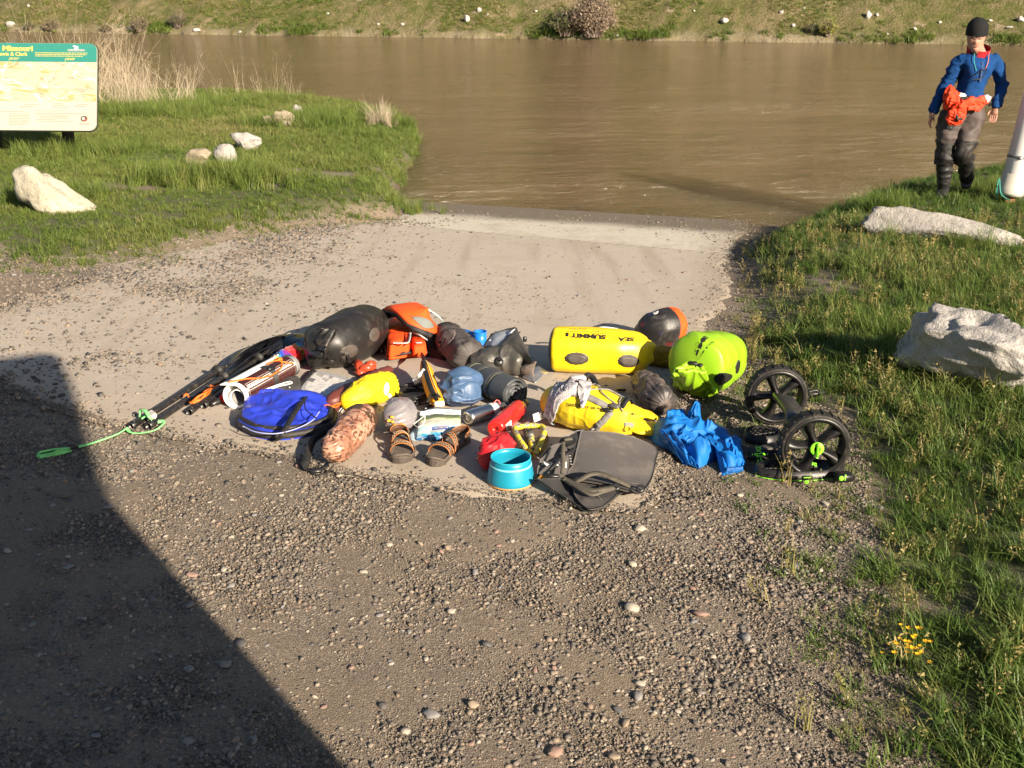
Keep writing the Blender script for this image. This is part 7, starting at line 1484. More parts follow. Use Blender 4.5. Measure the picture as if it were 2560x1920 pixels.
for i, (px, py, w, h, lab) in enumerate(((1954, 36, 16, 14, "white rock on the far bank, upper of two left of the yellow green shrub"), (1983, 69, 16, 12, "flat white rock on the far bank straight left of the yellow green shrub"), (2171, 46, 20, 24, "tall pale rock on the far bank, tallest right of the shrubs"), (2192, 42, 14, 14, "small pale rock leaning beside the tallest bank rock"), (2287, 76, 15, 12, "pale rock on the far bank between tall rock and person"), (2219, 88, 10, 10, "small white rock near the far waterline left of the person"), (2552, 55, 22, 20, "white rock on the far bank at the right frame edge"), (2476, 55, 14, 8, "white rock on the far bank just right of the black beanie"), (2524, 73, 24, 8, "flat pale rock ledge low on the far bank at right"), (1656, 87, 20, 8, "flat white rock at the far waterline right of the big brown bush"), (1166, 56, 20, 22, "grey white rock on the far bank left of the big brown bush"), (1197, 30, 18, 14, "grey rock high on the far bank above the grey white rock"), (1220, 40, 9, 8, "tiny white rock right of the two grey bank rocks"), (1007, 64, 10, 8, "tiny white rock alone on the middle far bank"), (72, 18, 10, 8, "white rock near the road on the far left bank"), (30, 66, 34, 18, "pale rock outcrop low on the far left bank"), (492, 80, 22, 12, "pale outcrop beside the dark shrub on the far left"), (330, 78, 26, 12, "cream outcrop at the far waterline left of the dark shrub"), (945, 62, 12, 7, "small pale stone on the far bank, left of the middle"), (1810, 58, 30, 18, "pinkish bare rock scar on the far bank left of the white rocks"), (2010, 25, 9, 7, "tiny white rock high on the far bank above the shrub"), (2350, 60, 14, 7, "flat pale rock on the far bank just left of the person"), (600, 84, 14, 7, "small pale waterline stone on the far left"), (2420, 88, 16, 6, "pale waterline stone behind the person's shoulder"), (1545, 92, 12, 6, "small stone at the foot of the big brown bush"), (1735, 30, 8, 6, "tiny pale stone high on the far bank right of the big bush"), (1340, 30, 10, 7, "tiny stone high on the far bank left of the big bush"), (820, 36, 9, 6, "tiny pale stone on the far bank above the left fringe"))): bank_rock(px, py, w, h, 200+i, lab)
# ================================================================== bushes on the far bank
def bush(px, py, w, h, seed, twig, leaf, label, ntw=260, nleaf=1500, ls=.07):
    r = np.random.default_rng(seed); p = bank_pt(px, py); k = mpp(p); W_, H_ = w*k, h*k; V, F, LV, LF = [], [], [], []
    t = thing("shrub", label, "shrub", p)
    for i in range(ntw):
        a = r.uniform(0, 6.283); rad = math.sqrt(r.uniform(0, 1)); tip = np.array([math.cos(a)*rad*W_/2, math.sin(a)*rad*W_/2.4, H_*(math.sqrt(max(0, 1-rad**2*.85)))*r.uniform(.55, 1.05)]); st = np.array([*r.normal(size=2)*W_*.07, 0]); mid = (st+tip)/2+np.array([*r.normal(size=2)*W_*.06, H_*.08])
        s = np.cross(tip-st, r.normal(size=3)); s /= np.linalg.norm(s); n0 = len(V); wd = .016
        for u, q in ((0, st), (.5, mid), (1, tip)): V += [(p+q-s*wd*(1-.7*u)).tolist(), (p+q+s*wd*(1-.7*u)).tolist()]
        F += [[n0, n0+1, n0+3, n0+2], [n0+2, n0+3, n0+5, n0+4]]
        for _ in range(max(1, nleaf//ntw)):
            u = r.uniform(.45, 1.08); c = p+(st+(tip-st)*u)+r.normal(size=3)*W_*.035; 
            if c[2] < p[2]-.1: continue
            d = r.normal(size=(4, 3))*ls*.5; d[1] += d[0]; n1 = len(LV); LV += (c+d).tolist(); LF.append([n1, n1+1, n1+2])
    part("branches", (np.array(V), F), twig, t, smooth=False); part("foliage", (np.array(LV), LF), leaf, t, smooth=False)
def leafm(nm, a, b):
    m = bpy.data.materials.new(nm); m.use_nodes = True; t_ = NT(m); n1 = t_.noise(t_.tc(), 2.2, 4).outputs[0]; n2 = t_.noise(t_.tc(), 25, 2).outputs[0]; c = t_.mix(t_.math('ADD', t_.math('MULTIPLY', n1, .6), t_.math('MULTIPLY', n2, .4)), a, b); t_.set(col=c, rough=.7, spec=.2); return m
tw = M("twig_bark", (.16, .12, .095), .8, .2, 4); brl = leafm("brown_twig_ends", (.13, .098, .066), (.29, .225, .155)); drk = leafm("dull_green_leaf", (.035, .05, .018), (.11, .115, .045)); yel_l = leafm("yellow_green_leaf", (.10, .12, .02), (.28, .27, .06)); oliv = leafm("olive_leaf", (.07, .065, .03), (.19, .16, .085))
bush(1482, 94, 118, 118, 1, tw, brl, "big bare brownish bush standing at the far waterline", 900, 9000, .09)
bush(1415, 92, 95, 70, 2, tw, drk, "low dark green bush on the left of the big brownish bush", 300, 2600, .09)
bush(2068, 92, 44, 46, 3, tw, yel_l, "yellow green shrub on the far bank right of the middle", 200, 1500, .06)
bush(2030, 86, 36, 26, 13, tw, drk, "low dark shrub just left of the yellow green shrub", 120, 800, .06)
bush(446, 70, 58, 48, 4, tw, drk, "dark bare topped shrub on the far left bank", 220, 900, .07); bush(352, 80, 56, 42, 5, tw, oliv, "olive shrub at the far waterline left of the dark shrub", 200, 1400, .07)
bush(130, 78, 48, 30, 6, tw, oliv, "olive shrub behind the dry reeds on the far bank", 160, 1000, .07); bush(75, 76, 30, 22, 7, tw, drk, "small dark shrub at the far left of the far bank", 120, 700, .06); bush(270, 82, 36, 24, 8, tw, oliv, "small olive shrub left of the larger olive shrub", 120, 800, .06)
# yellow flowers in the right grass
ylw = M("yellow_petal", (.80, .42, .01), .5, .15, 30); stem_m = M("flower_stem", (.10, .15, .03), .6); r = np.random.default_rng(6)
def flower(p, s):
    V, F = [], []
    for k in range(6):
        a = k*1.047+r.uniform(0, .3); d = np.array([math.cos(a), math.sin(a), .35]); e = np.array([-math.sin(a), math.cos(a), 0]); n0 = len(V); V += [p, p+d*s*.6-e*s*.3, p+d*s, p+d*s*.6+e*s*.3]; F.append([n0, n0+1, n0+2, n0+3])
    return np.array(V), F
for k in range(34):
    px, py = 2258+r.normal()*30, 1636+r.normal()*22
    if k < 12: px, py = 2262+r.normal()*16, 1652+r.normal()*9
    h = r.uniform(.03, .075); b = G(px, py); p = b+np.array([r.normal()*.01, r.normal()*.01, h])
    t = thing("wildflower", "tiny yellow wildflower in the patch in the right hand grass", "flower", b, group="yellow wildflowers in the right hand grass"); part("bloom", flower(p, r.uniform(.007, .011)), ylw, t); part("stem", tube([b, (b+p)/2+[.004, 0, 0], p], .0014, 4), stem_m, t)
# ================================================================== information sign
t = thing("information_sign", "cream information panel with teal header on dark posts at the left edge", "sign", G(175, 392))
yb = G(175, 392)[1]; tr, br = hit_y(232, 109, yb+.22), hit_y(240.5, 327, yb-.16); tl, bl = hit_y(-330, 104, yb+.22), hit_y(-330, 338, yb-.16)
ex = tr-tl; PW = np.linalg.norm(ex); ex /= PW; ey = tr-br; ey -= ex*(ey@ex); PH = np.linalg.norm(ey); ey /= PH; nn = np.cross(ex, ey); nn = -nn if nn[1] > 0 else nn
O = br   # bottom right; panel coordinates x leftwards negative
def panel(x0, y0, x1, y1, rad, off, th, n=10):
    P_ = []
    for cx, cy, a0 in ((x1-rad, y0+rad, -math.pi/2), (x1-rad, y1-rad, 0), (x0+rad, y1-rad, math.pi/2), (x0+rad, y0+rad, math.pi)):
        for a in np.linspace(a0, a0+math.pi/2, n): P_.append((cx+rad*math.cos(a), cy+rad*math.sin(a)))
    P_ = np.array(P_); F_ = O+P_[:, :1]*ex+P_[:, 1:]*ey+nn*off; k = len(P_)
    return np.vstack([F_, F_-nn*th]), [list(range(k)), [k+i for i in range(k)][::-1]]+[[i, k+i, k+(i+1) % k, (i+1) % k] for i in range(k)]
cream = M("cream_panel", (.37, .33, .275), .5, .05, 3, .03, 60, .001, .35, dirt=.04); tealh = M("teal_header", (.022, .165, .135), .45, .05, 4, .03, 60, .001, .35, dirt=.03)
part("panel", panel(-PW, 0, 0, PH, .09, 0, .02), cream, t, smooth=False); part("backing", panel(-PW-.008, -.008, .008, PH+.008, .095, -.022, .02), M("dark_green_frame", (.01, .03, .02), .5), t, smooth=False)
part("header", panel(-PW+.002, PH*.785, -.002, PH-.002, .088, .003, .002), tealh, t, smooth=False); part("header", panel(-PW+.002, PH*.785, -.002, PH*.88, .001, .0035, .002), tealh, t, smooth=False)
m = bpy.data.materials.new("relief_map"); m.use_nodes = True; t_ = NT(m); tc = t_.tc(); mp_ = t_.mapping(tc, (1.2, 1, 3.4)); n1 = t_.noise(mp_, 1.6, 5, .6, 1.2).outputs[0]; n2 = t_.noise(mp_, 4.5, 6, .7, .8).outputs[0]; n3 = t_.noise(t_.mapping(tc, (.8, 1, 2.6), loc=(4, 1, 2)), 1.3, 3, .5, 2).outputs[0]
c = t_.mix(t_.ramp(n1, [(.56, (0, 0, 0)), (.60, (1, 1, 1))]), (.36, .33, .235), (.36, .25, .09)); c = t_.mix(t_.ramp(n2, [(.50, (0, 0, 0)), (.66, (.8, .8, .8))]), c, (.17, .165, .115)); c = t_.mix(t_.ramp(n3, [(.485, (0, 0, 0)), (.50, (1, 1, 1)), (.515, (0, 0, 0))]), c, (.46, .47, .43)); t_.set(col=c, rough=.5)
part("map", panel(-PW+.002, PH*.335, -.004, PH*.785, .001, .002, .002), m, t, smooth=False)
def onpanel(v2, off): return O+v2[:, :1]*ex+v2[:, 1:]*ey+nn*off
ysign = M("yellow_lettering", (.46, .36, .09), .5, .05); grey_t = M("grey_lettering", (.28, .25, .22), .6, .05); wht = M("white_lettering", (.47, .48, .48), .5, .05)
sx_ = PW/(240-(-330)); sy_ = PH/218.   # rough photo px -> panel metres
def px2p(px, py): return np.array([(px-238)*sx_, (327-py)*sy_])
def sign_text(s, xr, yc, h, mat, bold=.0, width=None):
    tv, tf = text2d(s, 1, bold, align='RIGHT'); H0 = tv[:, 1].max()-tv[:, 1].min(); w0 = np.ptp(tv[:, 0]); tv = tv-[tv[:, 0].max(), (tv[:, 1].max()+tv[:, 1].min())/2]; p = px2p(xr, yc)
    tv = tv*[((width*sx_)/w0 if width else h*sy_/H0), h*sy_/H0]+p; part("lettering", (onpanel(tv, .0075), tf), mat, t, smooth=False)
sign_text("Missouri", 76, 123, 14, ysign, .05, 77); sign_text("Lewis & Clark", 63, 137, 9.5, ysign, .035, 78)
def bars(x0, x1, y, h, mat, seed, lo=3, hi=9, off=.0065):
    r = np.random.default_rng(seed); x = x0; V, F = [], []
    while x < x1-2:
        w = r.uniform(lo, hi); x2 = min(x+w, x1); a, b = px2p(x, y+h/2), px2p(x2, y-h/2); n0 = len(V); V += [[a[0], a[1]], [b[0], a[1]], [b[0], b[1]], [a[0], b[1]]]; F.append([n0, n0+1, n0+2, n0+3]); x = x2+r.uniform(.8, 1.6)
    part("text_line", (onpanel(np.array(V), off), F), mat, t, smooth=False)
k = 0
for x0, x1, y in ((82, 215, 133.5), (82, 212, 137.5), (82, 204, 141.5), (18, 42, 147), (18, 40, 150), (161, 183, 147), (161, 181, 150)): k += 1; bars(x0, x1, y, 1.7, ysign, k)
for x0, x1, y in ((55, 96, 263), (55, 78, 268), (134, 158, 260), (134, 160, 264), (134, 168, 269), (192, 221, 261), (192, 212, 266), (-60, 56, 280), (84, 154, 278)): k += 1; bars(x0, x1, y, 1.5, grey_t, k)
for j in range(8): k += 1; bars(18, 70-(j == 7)*12, 286+j*3.9, 1.3, grey_t, k)
for j in range(6): k += 1; bars(86+(j in (2, 3))*8, (216, 190, 168, 170, 135, 180)[j], 284+j*4.0, 1.3, grey_t, k)
for x, y in ((50, 268), (130, 267), (187, 265)): part("marker", panel(*(px2p(x-3, y+2)), *(px2p(x+3, y-2)), .002, .0065, .001, 3), grey_t, t, smooth=False)
a, b = px2p(163, 128.5), px2p(208, 124); part("emblem_bar", panel(a[0], a[1], b[0], b[1], .02, .0065, .001, 6), wht, t, smooth=False); a, b = px2p(181, 124), px2p(191, 116); part("emblem", panel(a[0], a[1], b[0], b[1], .012, .0065, .001, 6), wht, t, smooth=False); a, b = px2p(177, 117.5), px2p(185, 114.5); part("emblem", panel(a[0], a[1], b[0], b[1], .006, .0065, .001, 4), wht, t, smooth=False)
a, b = px2p(199, 304), px2p(216, 290); part("emblem_disc", panel(a[0], a[1], b[0], b[1], .035, .0065, .001, 8), M("seal_brown", (.09, .06, .04), .6), t, smooth=False); a, b = px2p(203, 300), px2p(209, 294); part("emblem", panel(a[0], a[1], b[0], b[1], .012, .0085, .001, 6), wht, t, smooth=False); a, b = px2p(208, 303), px2p(214, 298); part("emblem", panel(a[0], a[1], b[0], b[1], .012, .0085, .001, 6), M("seal_red", (.35, .05, .03), .6), t, smooth=False)
bars(196, 222, 308, 1.6, grey_t, 77); bars(195, 223, 311.5, 1.6, grey_t, 78)
for (a, b) in ((16, 16), (158, 158)): part("leader_line", tube([onpanel(px2p(a, 146)[None], .006)[0], onpanel(px2p(a, 156)[None], .006)[0]], .003, 4), ysign, t)
wood = M("dark_post_timber", (.035, .024, .022), .75, .2, 5, .3, 60, .004, .3)
for px, py in ((175, 393), (-8, 398), (-300, 402)):
    b = G(px, py, -.08); top = b+np.array([0, .0, 0]); u_ = np.array([-.085 if px > 0 else -.06, .28, 1.0]); 
    e = b+u_*1.0; M_ = np.stack([np.array([1, 0, 0.]), np.cross(u_/np.linalg.norm(u_), [1, 0, 0]), u_/np.linalg.norm(u_)], 1); part("post", rbox((b+b+u_*.9)/2+[0, .02, 0], .13, .10, .95, 0, .008, M=M_), wood, t)
# ================================================================== white pipe on a post
pb = G(2519, 507); k = mpp(pb); RP = 29*k; u_ = np.array([.115, .03, 1.0]); u_ /= np.linalg.norm(u_)
t = thing("recycling_tube", "white plastic pipe with stickers standing on a short timber post at the right edge", "pipe", pb)
part("pipe", lathe([(RP*.86, .12), (RP*.97, .14), (RP*.97, 1.75), (RP*.9, 1.76), (.001, 1.76)], 40, pb, u_), M("white_pvc_pipe", (.58, .57, .55), .4, .05, 3, .04, 40, .002, .45, dirt=.08), t)
part("coupling", lathe([(RP*.90, .08), (RP*1.04, .085), (RP*1.06, .10), (RP*1.06, .155), (RP*1.03, .16), (RP*1.03, .275), (RP*.98, .285)], 40, pb, u_), M("cream_coupling", (.44, .42, .36), .45, .05, 4, dirt=.1), t); part("end_rim", lathe([(RP*.80, .12), (RP*.88, .075), (RP*.98, .075), (RP*1.0, .09)], 36, pb, u_), M("dull_white", (.5, .48, .43), .5), t)
part("band", lathe([(RP*.975, .435), (RP*1.005, .437), (RP*1.005, .458), (RP*.975, .46)], 40, pb, u_), M("grey_band", (.16, .155, .15), .4, metal=.5), t); part("clamp", rbox(pb+u_*.45+np.array([-.04, -RP*1.0, 0]), .035, .02, .022, 0, .004), steel, t)
part("post", tube([pb-u_*.15, pb+u_*.45], .060, 4, 3, up=(.7, .7, 0)), M("rusty_timber", (.28, .12, .05), .8, .2, 6, .3, 50, .004), t)
s0 = np.array([1, 0, 0])-u_*u_[0]; s0 /= np.linalg.norm(s0); f0 = np.cross(s0, u_); f0 = -f0 if f0[1] > 0 else f0
def on_pipe(a0, a1, z0, z1, off, n=12):
    a = np.linspace(a0, a1, n); V = []
    for z in (z0, z1): V += [(pb+u_*z+(RP*.97+off)*(math.sin(x)*s0+math.cos(x)*f0)).tolist() for x in a]
    return np.array(V), [[i, i+1, n+i+1, n+i] for i in range(n-1)]
part("sticker", on_pipe(-.75, 1.2, .98, 1.36, .002), M("white_sticker", (.66, .68, .72), .4, .04), t); part("sticker_header", on_pipe(-.55, 1.1, 1.22, 1.34, .003), M("red_sticker", (.45, .03, .06), .4), t)
for j, (z0, z1, a0, a1, mt) in enumerate(((1.155, 1.175, -.55, .9, grey_t), (1.09, 1.13, -.55, -.25, inkb), (1.09, 1.13, -.1, .5, inkb), (1.035, 1.045, -.6, .9, grey_t), (1.0, 1.025, -.5, .5, inkb))): part("print", on_pipe(a0, a1, z0, z1, .0035), mt, t)
cord("green_cord", [pb+np.array([-RP*1.1, -.02, .06]), pb+np.array([-RP*1.3, -.04, .16]), pb+np.array([-RP*1.15, -.03, .24]), pb+np.array([-RP*.95, -.06, .10]), pb+np.array([-.03, -RP, .04])], .006, M("green_cord", (.03, .26, .20), .6), t)
# ================================================================== camper van behind the photographer; only its shadow shows
vd = np.array([-math.sin(SUN_AZ), math.cos(SUN_AZ)]); c0 = hit(868, 1918, ramp_z)[:2]; VP = c0-vd*3.0
vt = thing("camper_van", "dark camper van parked behind the camera, seen only by its shadow", "van", (*VP, 0)); ang = math.radians(207)
e1 = np.array([math.cos(ang), math.sin(ang)]); e2 = np.array([-e1[1], e1[0]]); e2 = e2 if e2[1] < 0 else -e2
VH = 3.02; vl, vw = 5.6, 2.1
body_m = M("van_paint", (.05, .055, .06), .35, .05, 3); glass = M("van_glass", (.01, .012, .014), .08, .05, 3, spec=.6)
prof = [(0, .35), (0, 2.45), (-.12, 2.56), (-.36, VH-.04), (-.30, VH), (vl-.9, VH-.05), (vl-.2, 1.9), (vl-.02, 1.2), (vl, .35)]
V = []
for s in (0, vw):
    for x, z in prof: V.append([*(VP+e1*x+e2*s), z])
n = len(prof); part("body", (np.array(V), [list(range(n)), [n+i for i in range(n)][::-1]]+[[i, n+i, n+(i+1) % n, (i+1) % n] for i in range(n)]), body_m, vt, smooth=False)
for x in (.95, vl-1.0):
    for s in (.05, vw-.05): w_ = part("wheel", lathe([(.001, -.1), (.22, -.1), (.33, -.09), (.35, -.04), (.35, .04), (.33, .09), (.22, .1), (.001, .1)], 28, (*(VP+e1*x+e2*s), .35), (*e2, 0)), blkpl, vt)
for x0, x1 in ((.7, 1.8), (2.1, 3.3), (3.6, 4.4)):
    for s, o_ in ((0, -.012), (vw, .012)): part("window", (np.array([[*(VP+e1*x+e2*(s+o_)), z] for x, z in ((x0, 1.25), (x1, 1.25), (x1, 1.85), (x0, 1.85))]), [[0, 1, 2, 3]]), glass, vt, smooth=False)
# ================================================================== the person walking up the bank
skin = M("skin", (.36, .185, .13), .5, .06, 14, .05, 200, .001, .35, dirt=0); fleece = M("blue_fleece", (.005, .040, .145), .85, .10, 9, .25, 120, .004, .15, dirt=.01); beanie_m = M("black_beanie", (.010, .010, .011), .85, .1, 20, .4, 160, .003, .2, dirt=0)
wader = M("taupe_wader", (.062, .049, .046), .65, .1, 8, .2, 90, .004, .3, dirt=.08); wader_d = M("black_wader", (.012, .011, .011), .6, .15, 8, .25, 70, .005, .35, dirt=.1); boot = M("black_neoprene", (.012, .012, .013), .55, .15, 8, .2, 70, .004, .4, dirt=.1); redf = M("red_collar_fleece", (.30, .012, .020), .8, .1, 12, .3, 120, .003, .2)
FP = G(2352, 494); PY = FP[1]; zs = 1/2.9625
def J(zx, zy, dy=0.0): return hit_y(2160+zx*zs, zy*zs, PY+dy)
ft_z = FP[2]
j = dict(head=J(842, 258, -.03), chin=J(828, 338, -.06), neck=J(850, 385, .0), chest=J(838, 470, .0), waist=J(795, 660, .0), pelvis=J(738, 800, .0),
         shL=J(718, 430, .0), elL=J(600, 640, .04), wrL=J(512, 828, -.02), shR=J(968, 430, .02), elR=J(1022, 632, .08), wrR=J(975, 800, -.03),
         hipL=J(655, 830, 0), knL=J(600, 1140, -.05), anL=J(590, 1395, .02), hipR=J(808, 830, .02), knR=J(738, 1140, -.16), anR=J(768, 1330, .20))
toeL = J(555, 1462, -.13); heelL = j['anL']+np.array([.01, .06, -.07]); toeR = J(760, 1395, .12)
j['anL'][2] = max(j['anL'][2], ft_z+.09)
pk_ = mpp(FP)
verts, edges, rad = [], [], []
def vtx(p, r_): verts.append(tuple(p)); rad.append(r_); return len(verts)-1
def chain(a, pts): 
    for p, r_ in pts: b = vtx(p, r_); edges.append((a, b)); a = b
    return a
L_ = lambda a, b, t_: a+(b-a)*t_
root = vtx(j['pelvis'], (.150, .110)); w = chain(root, [(j['waist'], (.165, .125)), (L_(j['waist'], j['chest'], .6), (.168, .125)), (j['chest'], (.160, .115))])
nk = chain(w, [(L_(j['chest'], j['neck'], .72), (.120, .090)), (j['neck'], (.066, .068)), (j['chin']+[0, .03, .0], (.064, .072))]); hd = chain(nk, [(j['head']+[0, .02, 0], (.086, .102)), (j['head']+[0, .02, .09], (.068, .082))])
for s in 'LR':
    a = chain(w, [(j['sh'+s]+[0, 0, -.02], (.062, .062)), (L_(j['sh'+s], j['el'+s], .5), (.050, .050)), (j['el'+s], (.043, .043)), (L_(j['el'+s], j['wr'+s], .5), (.036, .036)), (j['wr'+s], (.026, .030))])
    b = chain(root, [(j['hip'+s], (.098, .10)), (L_(j['hip'+s], j['kn'+s], .5), (.080, .082)), (j['kn'+s], (.060, .062)), (L_(j['kn'+s], j['an'+s], .4), (.056, .06)), (j['an'+s], (.042, .046))])
me = bpy.data.meshes.new("skeleton"); me.from_pydata(verts, edges, []); ob = bpy.data.objects.new("skeleton", me); COL.objects.link(ob)
sk = ob.modifiers.new("skin", 'SKIN'); sk.use_smooth_shade = True; sk.branch_smoothing = .6
for i, d_ in enumerate(me.skin_vertices[0].data): d_.radius = rad[i]; d_.use_root = (i == 0)
sb = ob.modifiers.new("sub", 'SUBSURF'); sb.levels = 3; sb.render_levels = 3
dg = bpy.context.evaluated_depsgraph_get(); bme = bpy.data.meshes.new_from_object(ob.evaluated_get(dg)); bpy.data.objects.remove(ob)
BV = np.array([x.co[:] for x in bme.vertices]); BF = [list(p.vertices) for p in bme.polygons]; BN = np.array([x.normal[:] for x in bme.vertices])
# face: turned a little to the picture's left and down
hc = j['head']+[0, .02, 0]; fd = np.array([-.30, -.92, -.22]); fd /= np.linalg.norm(fd); fs = np.cross(fd, [0, 0, 1.]); fs /= np.linalg.norm(fs); fu = np.cross(fs, fd)
def fpt(x, y, z): return hc+fs*x+fd*y+fu*z
def push(p, r_, amt):
    g = np.exp(-((BV-p)**2).sum(1)/r_**2); BV[:] = BV+fd*(g*amt)[:, None]
KF = 1.14
def fp2(x, y, z): return fpt(x*KF, y*KF, z*KF)
push(fp2(0, .09, -.040), .020, .032); push(fp2(0, .09, -.020), .014, .014)
for s in (-1, 1): push(fp2(s*.033, .085, -.010), .016, -.015); push(fp2(s*.03, .09, .010), .016, .007)
push(fp2(0, .085, -.076), .018, -.006); push(fp2(0, .085, -.104), .028, .016)
P0 = np.array([FP[0], PY, FP[2]])
t = thing("person", "person in black beanie, blue fleece and grey waders walking up the right bank", "person", P0)
part("body", (BV, BF), skin, t)
bme2 = mesh("tmp", BV, BF); BN = np.array([x.normal[:] for x in bme2.vertices])
def seg_t(P, a, b):
    d = b-a; u = np.clip(((P-a)@d)/(d@d), 0, 1); return np.linalg.norm(P-(a+u[:, None]*d), axis=1), u
bones = {'torso': (j['pelvis'], j['neck'])}
for s in 'LR': bones.update({'ua'+s: (j['sh'+s], j['el'+s]), 'fa'+s: (j['el'+s], j['wr'+s]), 'th'+s: (j['hip'+s], j['kn'+s]), 'sh'+s: (j['kn'+s], j['an'+s])})
bones['head'] = (j['neck']+[0, 0, .03], j['head'])
nm = list(bones); D = np.stack([seg_t(BV, *bones[k])[0]/(2.3 if k == 'torso' else 1) for k in nm], 1); U_ = {k: seg_t(BV, *bones[k])[1] for k in nm}; near = np.array(nm)[D.argmin(1)]
def cloth(name, sel, off, mat, wr=.006, sc=11, seed=0):
    used_f = [f for f in BF if all(sel[i] for i in f)]; ids = sorted({i for f in used_f for i in f}); mp__ = {a: i for i, a in enumerate(ids)}; P_ = BV[ids]; o_ = off+wr*(fbm(P_, sc*.7, seed)+1.3*(np.maximum(ridged((P_+.05*fbm(P_, 6, seed)[:, None])*np.array([1, 1, 1.8]), sc*.9, seed+2), 0)**1.4-.25)+.7*(np.maximum(ridged((P_+.05*fbm(P_, 6, seed)[:, None])*np.array([1, 1, 1.6]), sc*2, seed+12), 0)**1.4-.25)); A_ = P_+BN[ids]*o_[:, None]; B_ = P_-BN[ids]*.002; k = len(ids)
    F1 = [[mp__[i] for i in f] for f in used_f]; cnt = {}
    for f in F1:
        for q in range(len(f)): cnt[(f[q], f[(q+1) % len(f)])] = 1
    rim = [(a, b) for (a, b) in cnt if (b, a) not in cnt]
    return part(name, (np.vstack([A_, B_]), F1+[[a, k+a, k+b, b] for a, b in rim]), mat, t)
zq = BV[:, 2]; isarm = np.isin(near, ['uaL', 'uaR', 'faL', 'faR'])
cloth("fleece_top", (isarm | ((near == 'torso') & (zq > j['waist'][2]-.10) & (zq < j['neck'][2]+.00)) | ((near == 'head') & (zq < j['neck'][2]+.005))), .014, fleece, .015, 9, 3)
isleg = np.isin(near, ['thL', 'thR', 'shL', 'shR']); lowt = (near == 'torso') & (zq < j['waist'][2]-.06)
kz = lambda s: j['kn'+s][2]
legL, legR = np.isin(near, ['thL', 'shL']), np.isin(near, ['thR', 'shR'])
upper = (legL & (zq > kz('L')+.10)) | (legR & (zq > kz('R')+.10)) | lowt
cloth("waders", upper, .020, wader, .016, 8, 7)
cloth("knee_panel", (legL & (zq < kz('L')+.12) & (zq > kz('L')-.10)) | (legR & (zq < kz('R')+.12) & (zq > kz('R')-.10)), .026, wader_d, .014, 9, 8)
cloth("gaiter", (legL & (zq < kz('L')-.06)) | (legR & (zq < kz('R')-.06)), .019, boot, .010, 11, 9)
# boots
for a, to, down in ((j['anL'], toeL, 0), (j['anR'], toeR, 1)):
    h_ = a+np.array([0, .05, -.05]); A = spline([a+[0, .01, .06], a+[0, .015, -.02], L_(a+[0, 0, -.055], to, .45), to], 24) if not down else spline([a+[0, .01, .06], a+[0, .02, -.03], L_(a, to, .55)+[0, .03, 0], to], 24)
    rr = np.interp(np.linspace(0, 1, 24), [0, .3, .6, .9, 1], [.056, .06, .052, .042, .012]); LL = Loft(A, rr, rr*np.interp(np.linspace(0, 1, 24), [0, .4, 1], [1, .9, .75]), up=(0, .6, .8) if down else (0, -.5, .8), n=28, m=40, wfun=lambda u, v, p: .06*fbm(p, 14, 5)); part("boot", LL.mesh(), boot, t)
# hands
def hand(wr, dirn, palm_n, curl, thumb_s):
    d = np.array(dirn, float); d /= np.linalg.norm(d); n_ = np.array(palm_n, float); n_ -= d*(n_@d); n_ /= np.linalg.norm(n_); s_ = np.cross(d, n_)
    vs, es, rs = [tuple(wr-d*.02), tuple(wr+d*.035), tuple(wr+d*.075)], [(0, 1), (1, 2)], [(.024, .030), (.022, .038), (.016, .038)]
    vm = []
    me = bpy.data.meshes.new("h"); me.from_pydata(vs, es, []); ob = bpy.data.objects.new("h", me); COL.objects.link(ob); m_ = ob.modifiers.new("s", 'SKIN')
    for i, q in enumerate(me.skin_vertices[0].data): q.radius = (rs[i][1], rs[i][0]); q.use_root = i == 0
    ob.modifiers.new("b", 'SUBSURF').levels = 2; dg = bpy.context.evaluated_depsgraph_get(); pm__ = bpy.data.meshes.new_from_object(ob.evaluated_get(dg)); bpy.data.objects.remove(ob)
    V_ = np.array([x.co[:] for x in pm__.vertices]); F_ = [list(p.vertices) for p in pm__.polygons]; out = [(V_, F_)]
    for k, (ln, x) in enumerate(((.072, -.028), (.080, -.010), (.075, .009), (.060, .026))):
        b = wr+d*.078+s_*x; c = curl*(1+.12*k); dirs = [d, d*math.cos(c)+n_*math.sin(c), d*math.cos(1.8*c)+n_*math.sin(1.8*c)]; p1 = b+dirs[0]*ln*.4; p2 = p1+dirs[1]*ln*.35; p3 = p2+dirs[2]*ln*.28; out.append(tube([b-d*.02, p1, p2, p3], [.0098, .0095, .0085, .0072, .004], 10, 14))
    b = wr+d*.02+s_*thumb_s*.03; out.append(tube([b, b+d*.03+s_*thumb_s*.022+n_*.008, b+d*.062+s_*thumb_s*.022+n_*.02], [.013, .011, .010, .006], 10, 12))
    part("hand", join(*out), skin, t)
hand(j['wrL']+[0, 0, .0], (-.22, -.05, -1), (.75, -.5, 0), .38, -1); hand(j['wrR'], (-.22, -.25, -1), (-.6, -.7, 0), .42, 1)
for wr in (j['wrL'], j['wrR']): part("cuff", lathe([(.032, -.012), (.039, -.010), (.041, .012), (.034, .016)], 24, wr+[0, 0, .015], (0.1, 0, 1)), fleece, t)
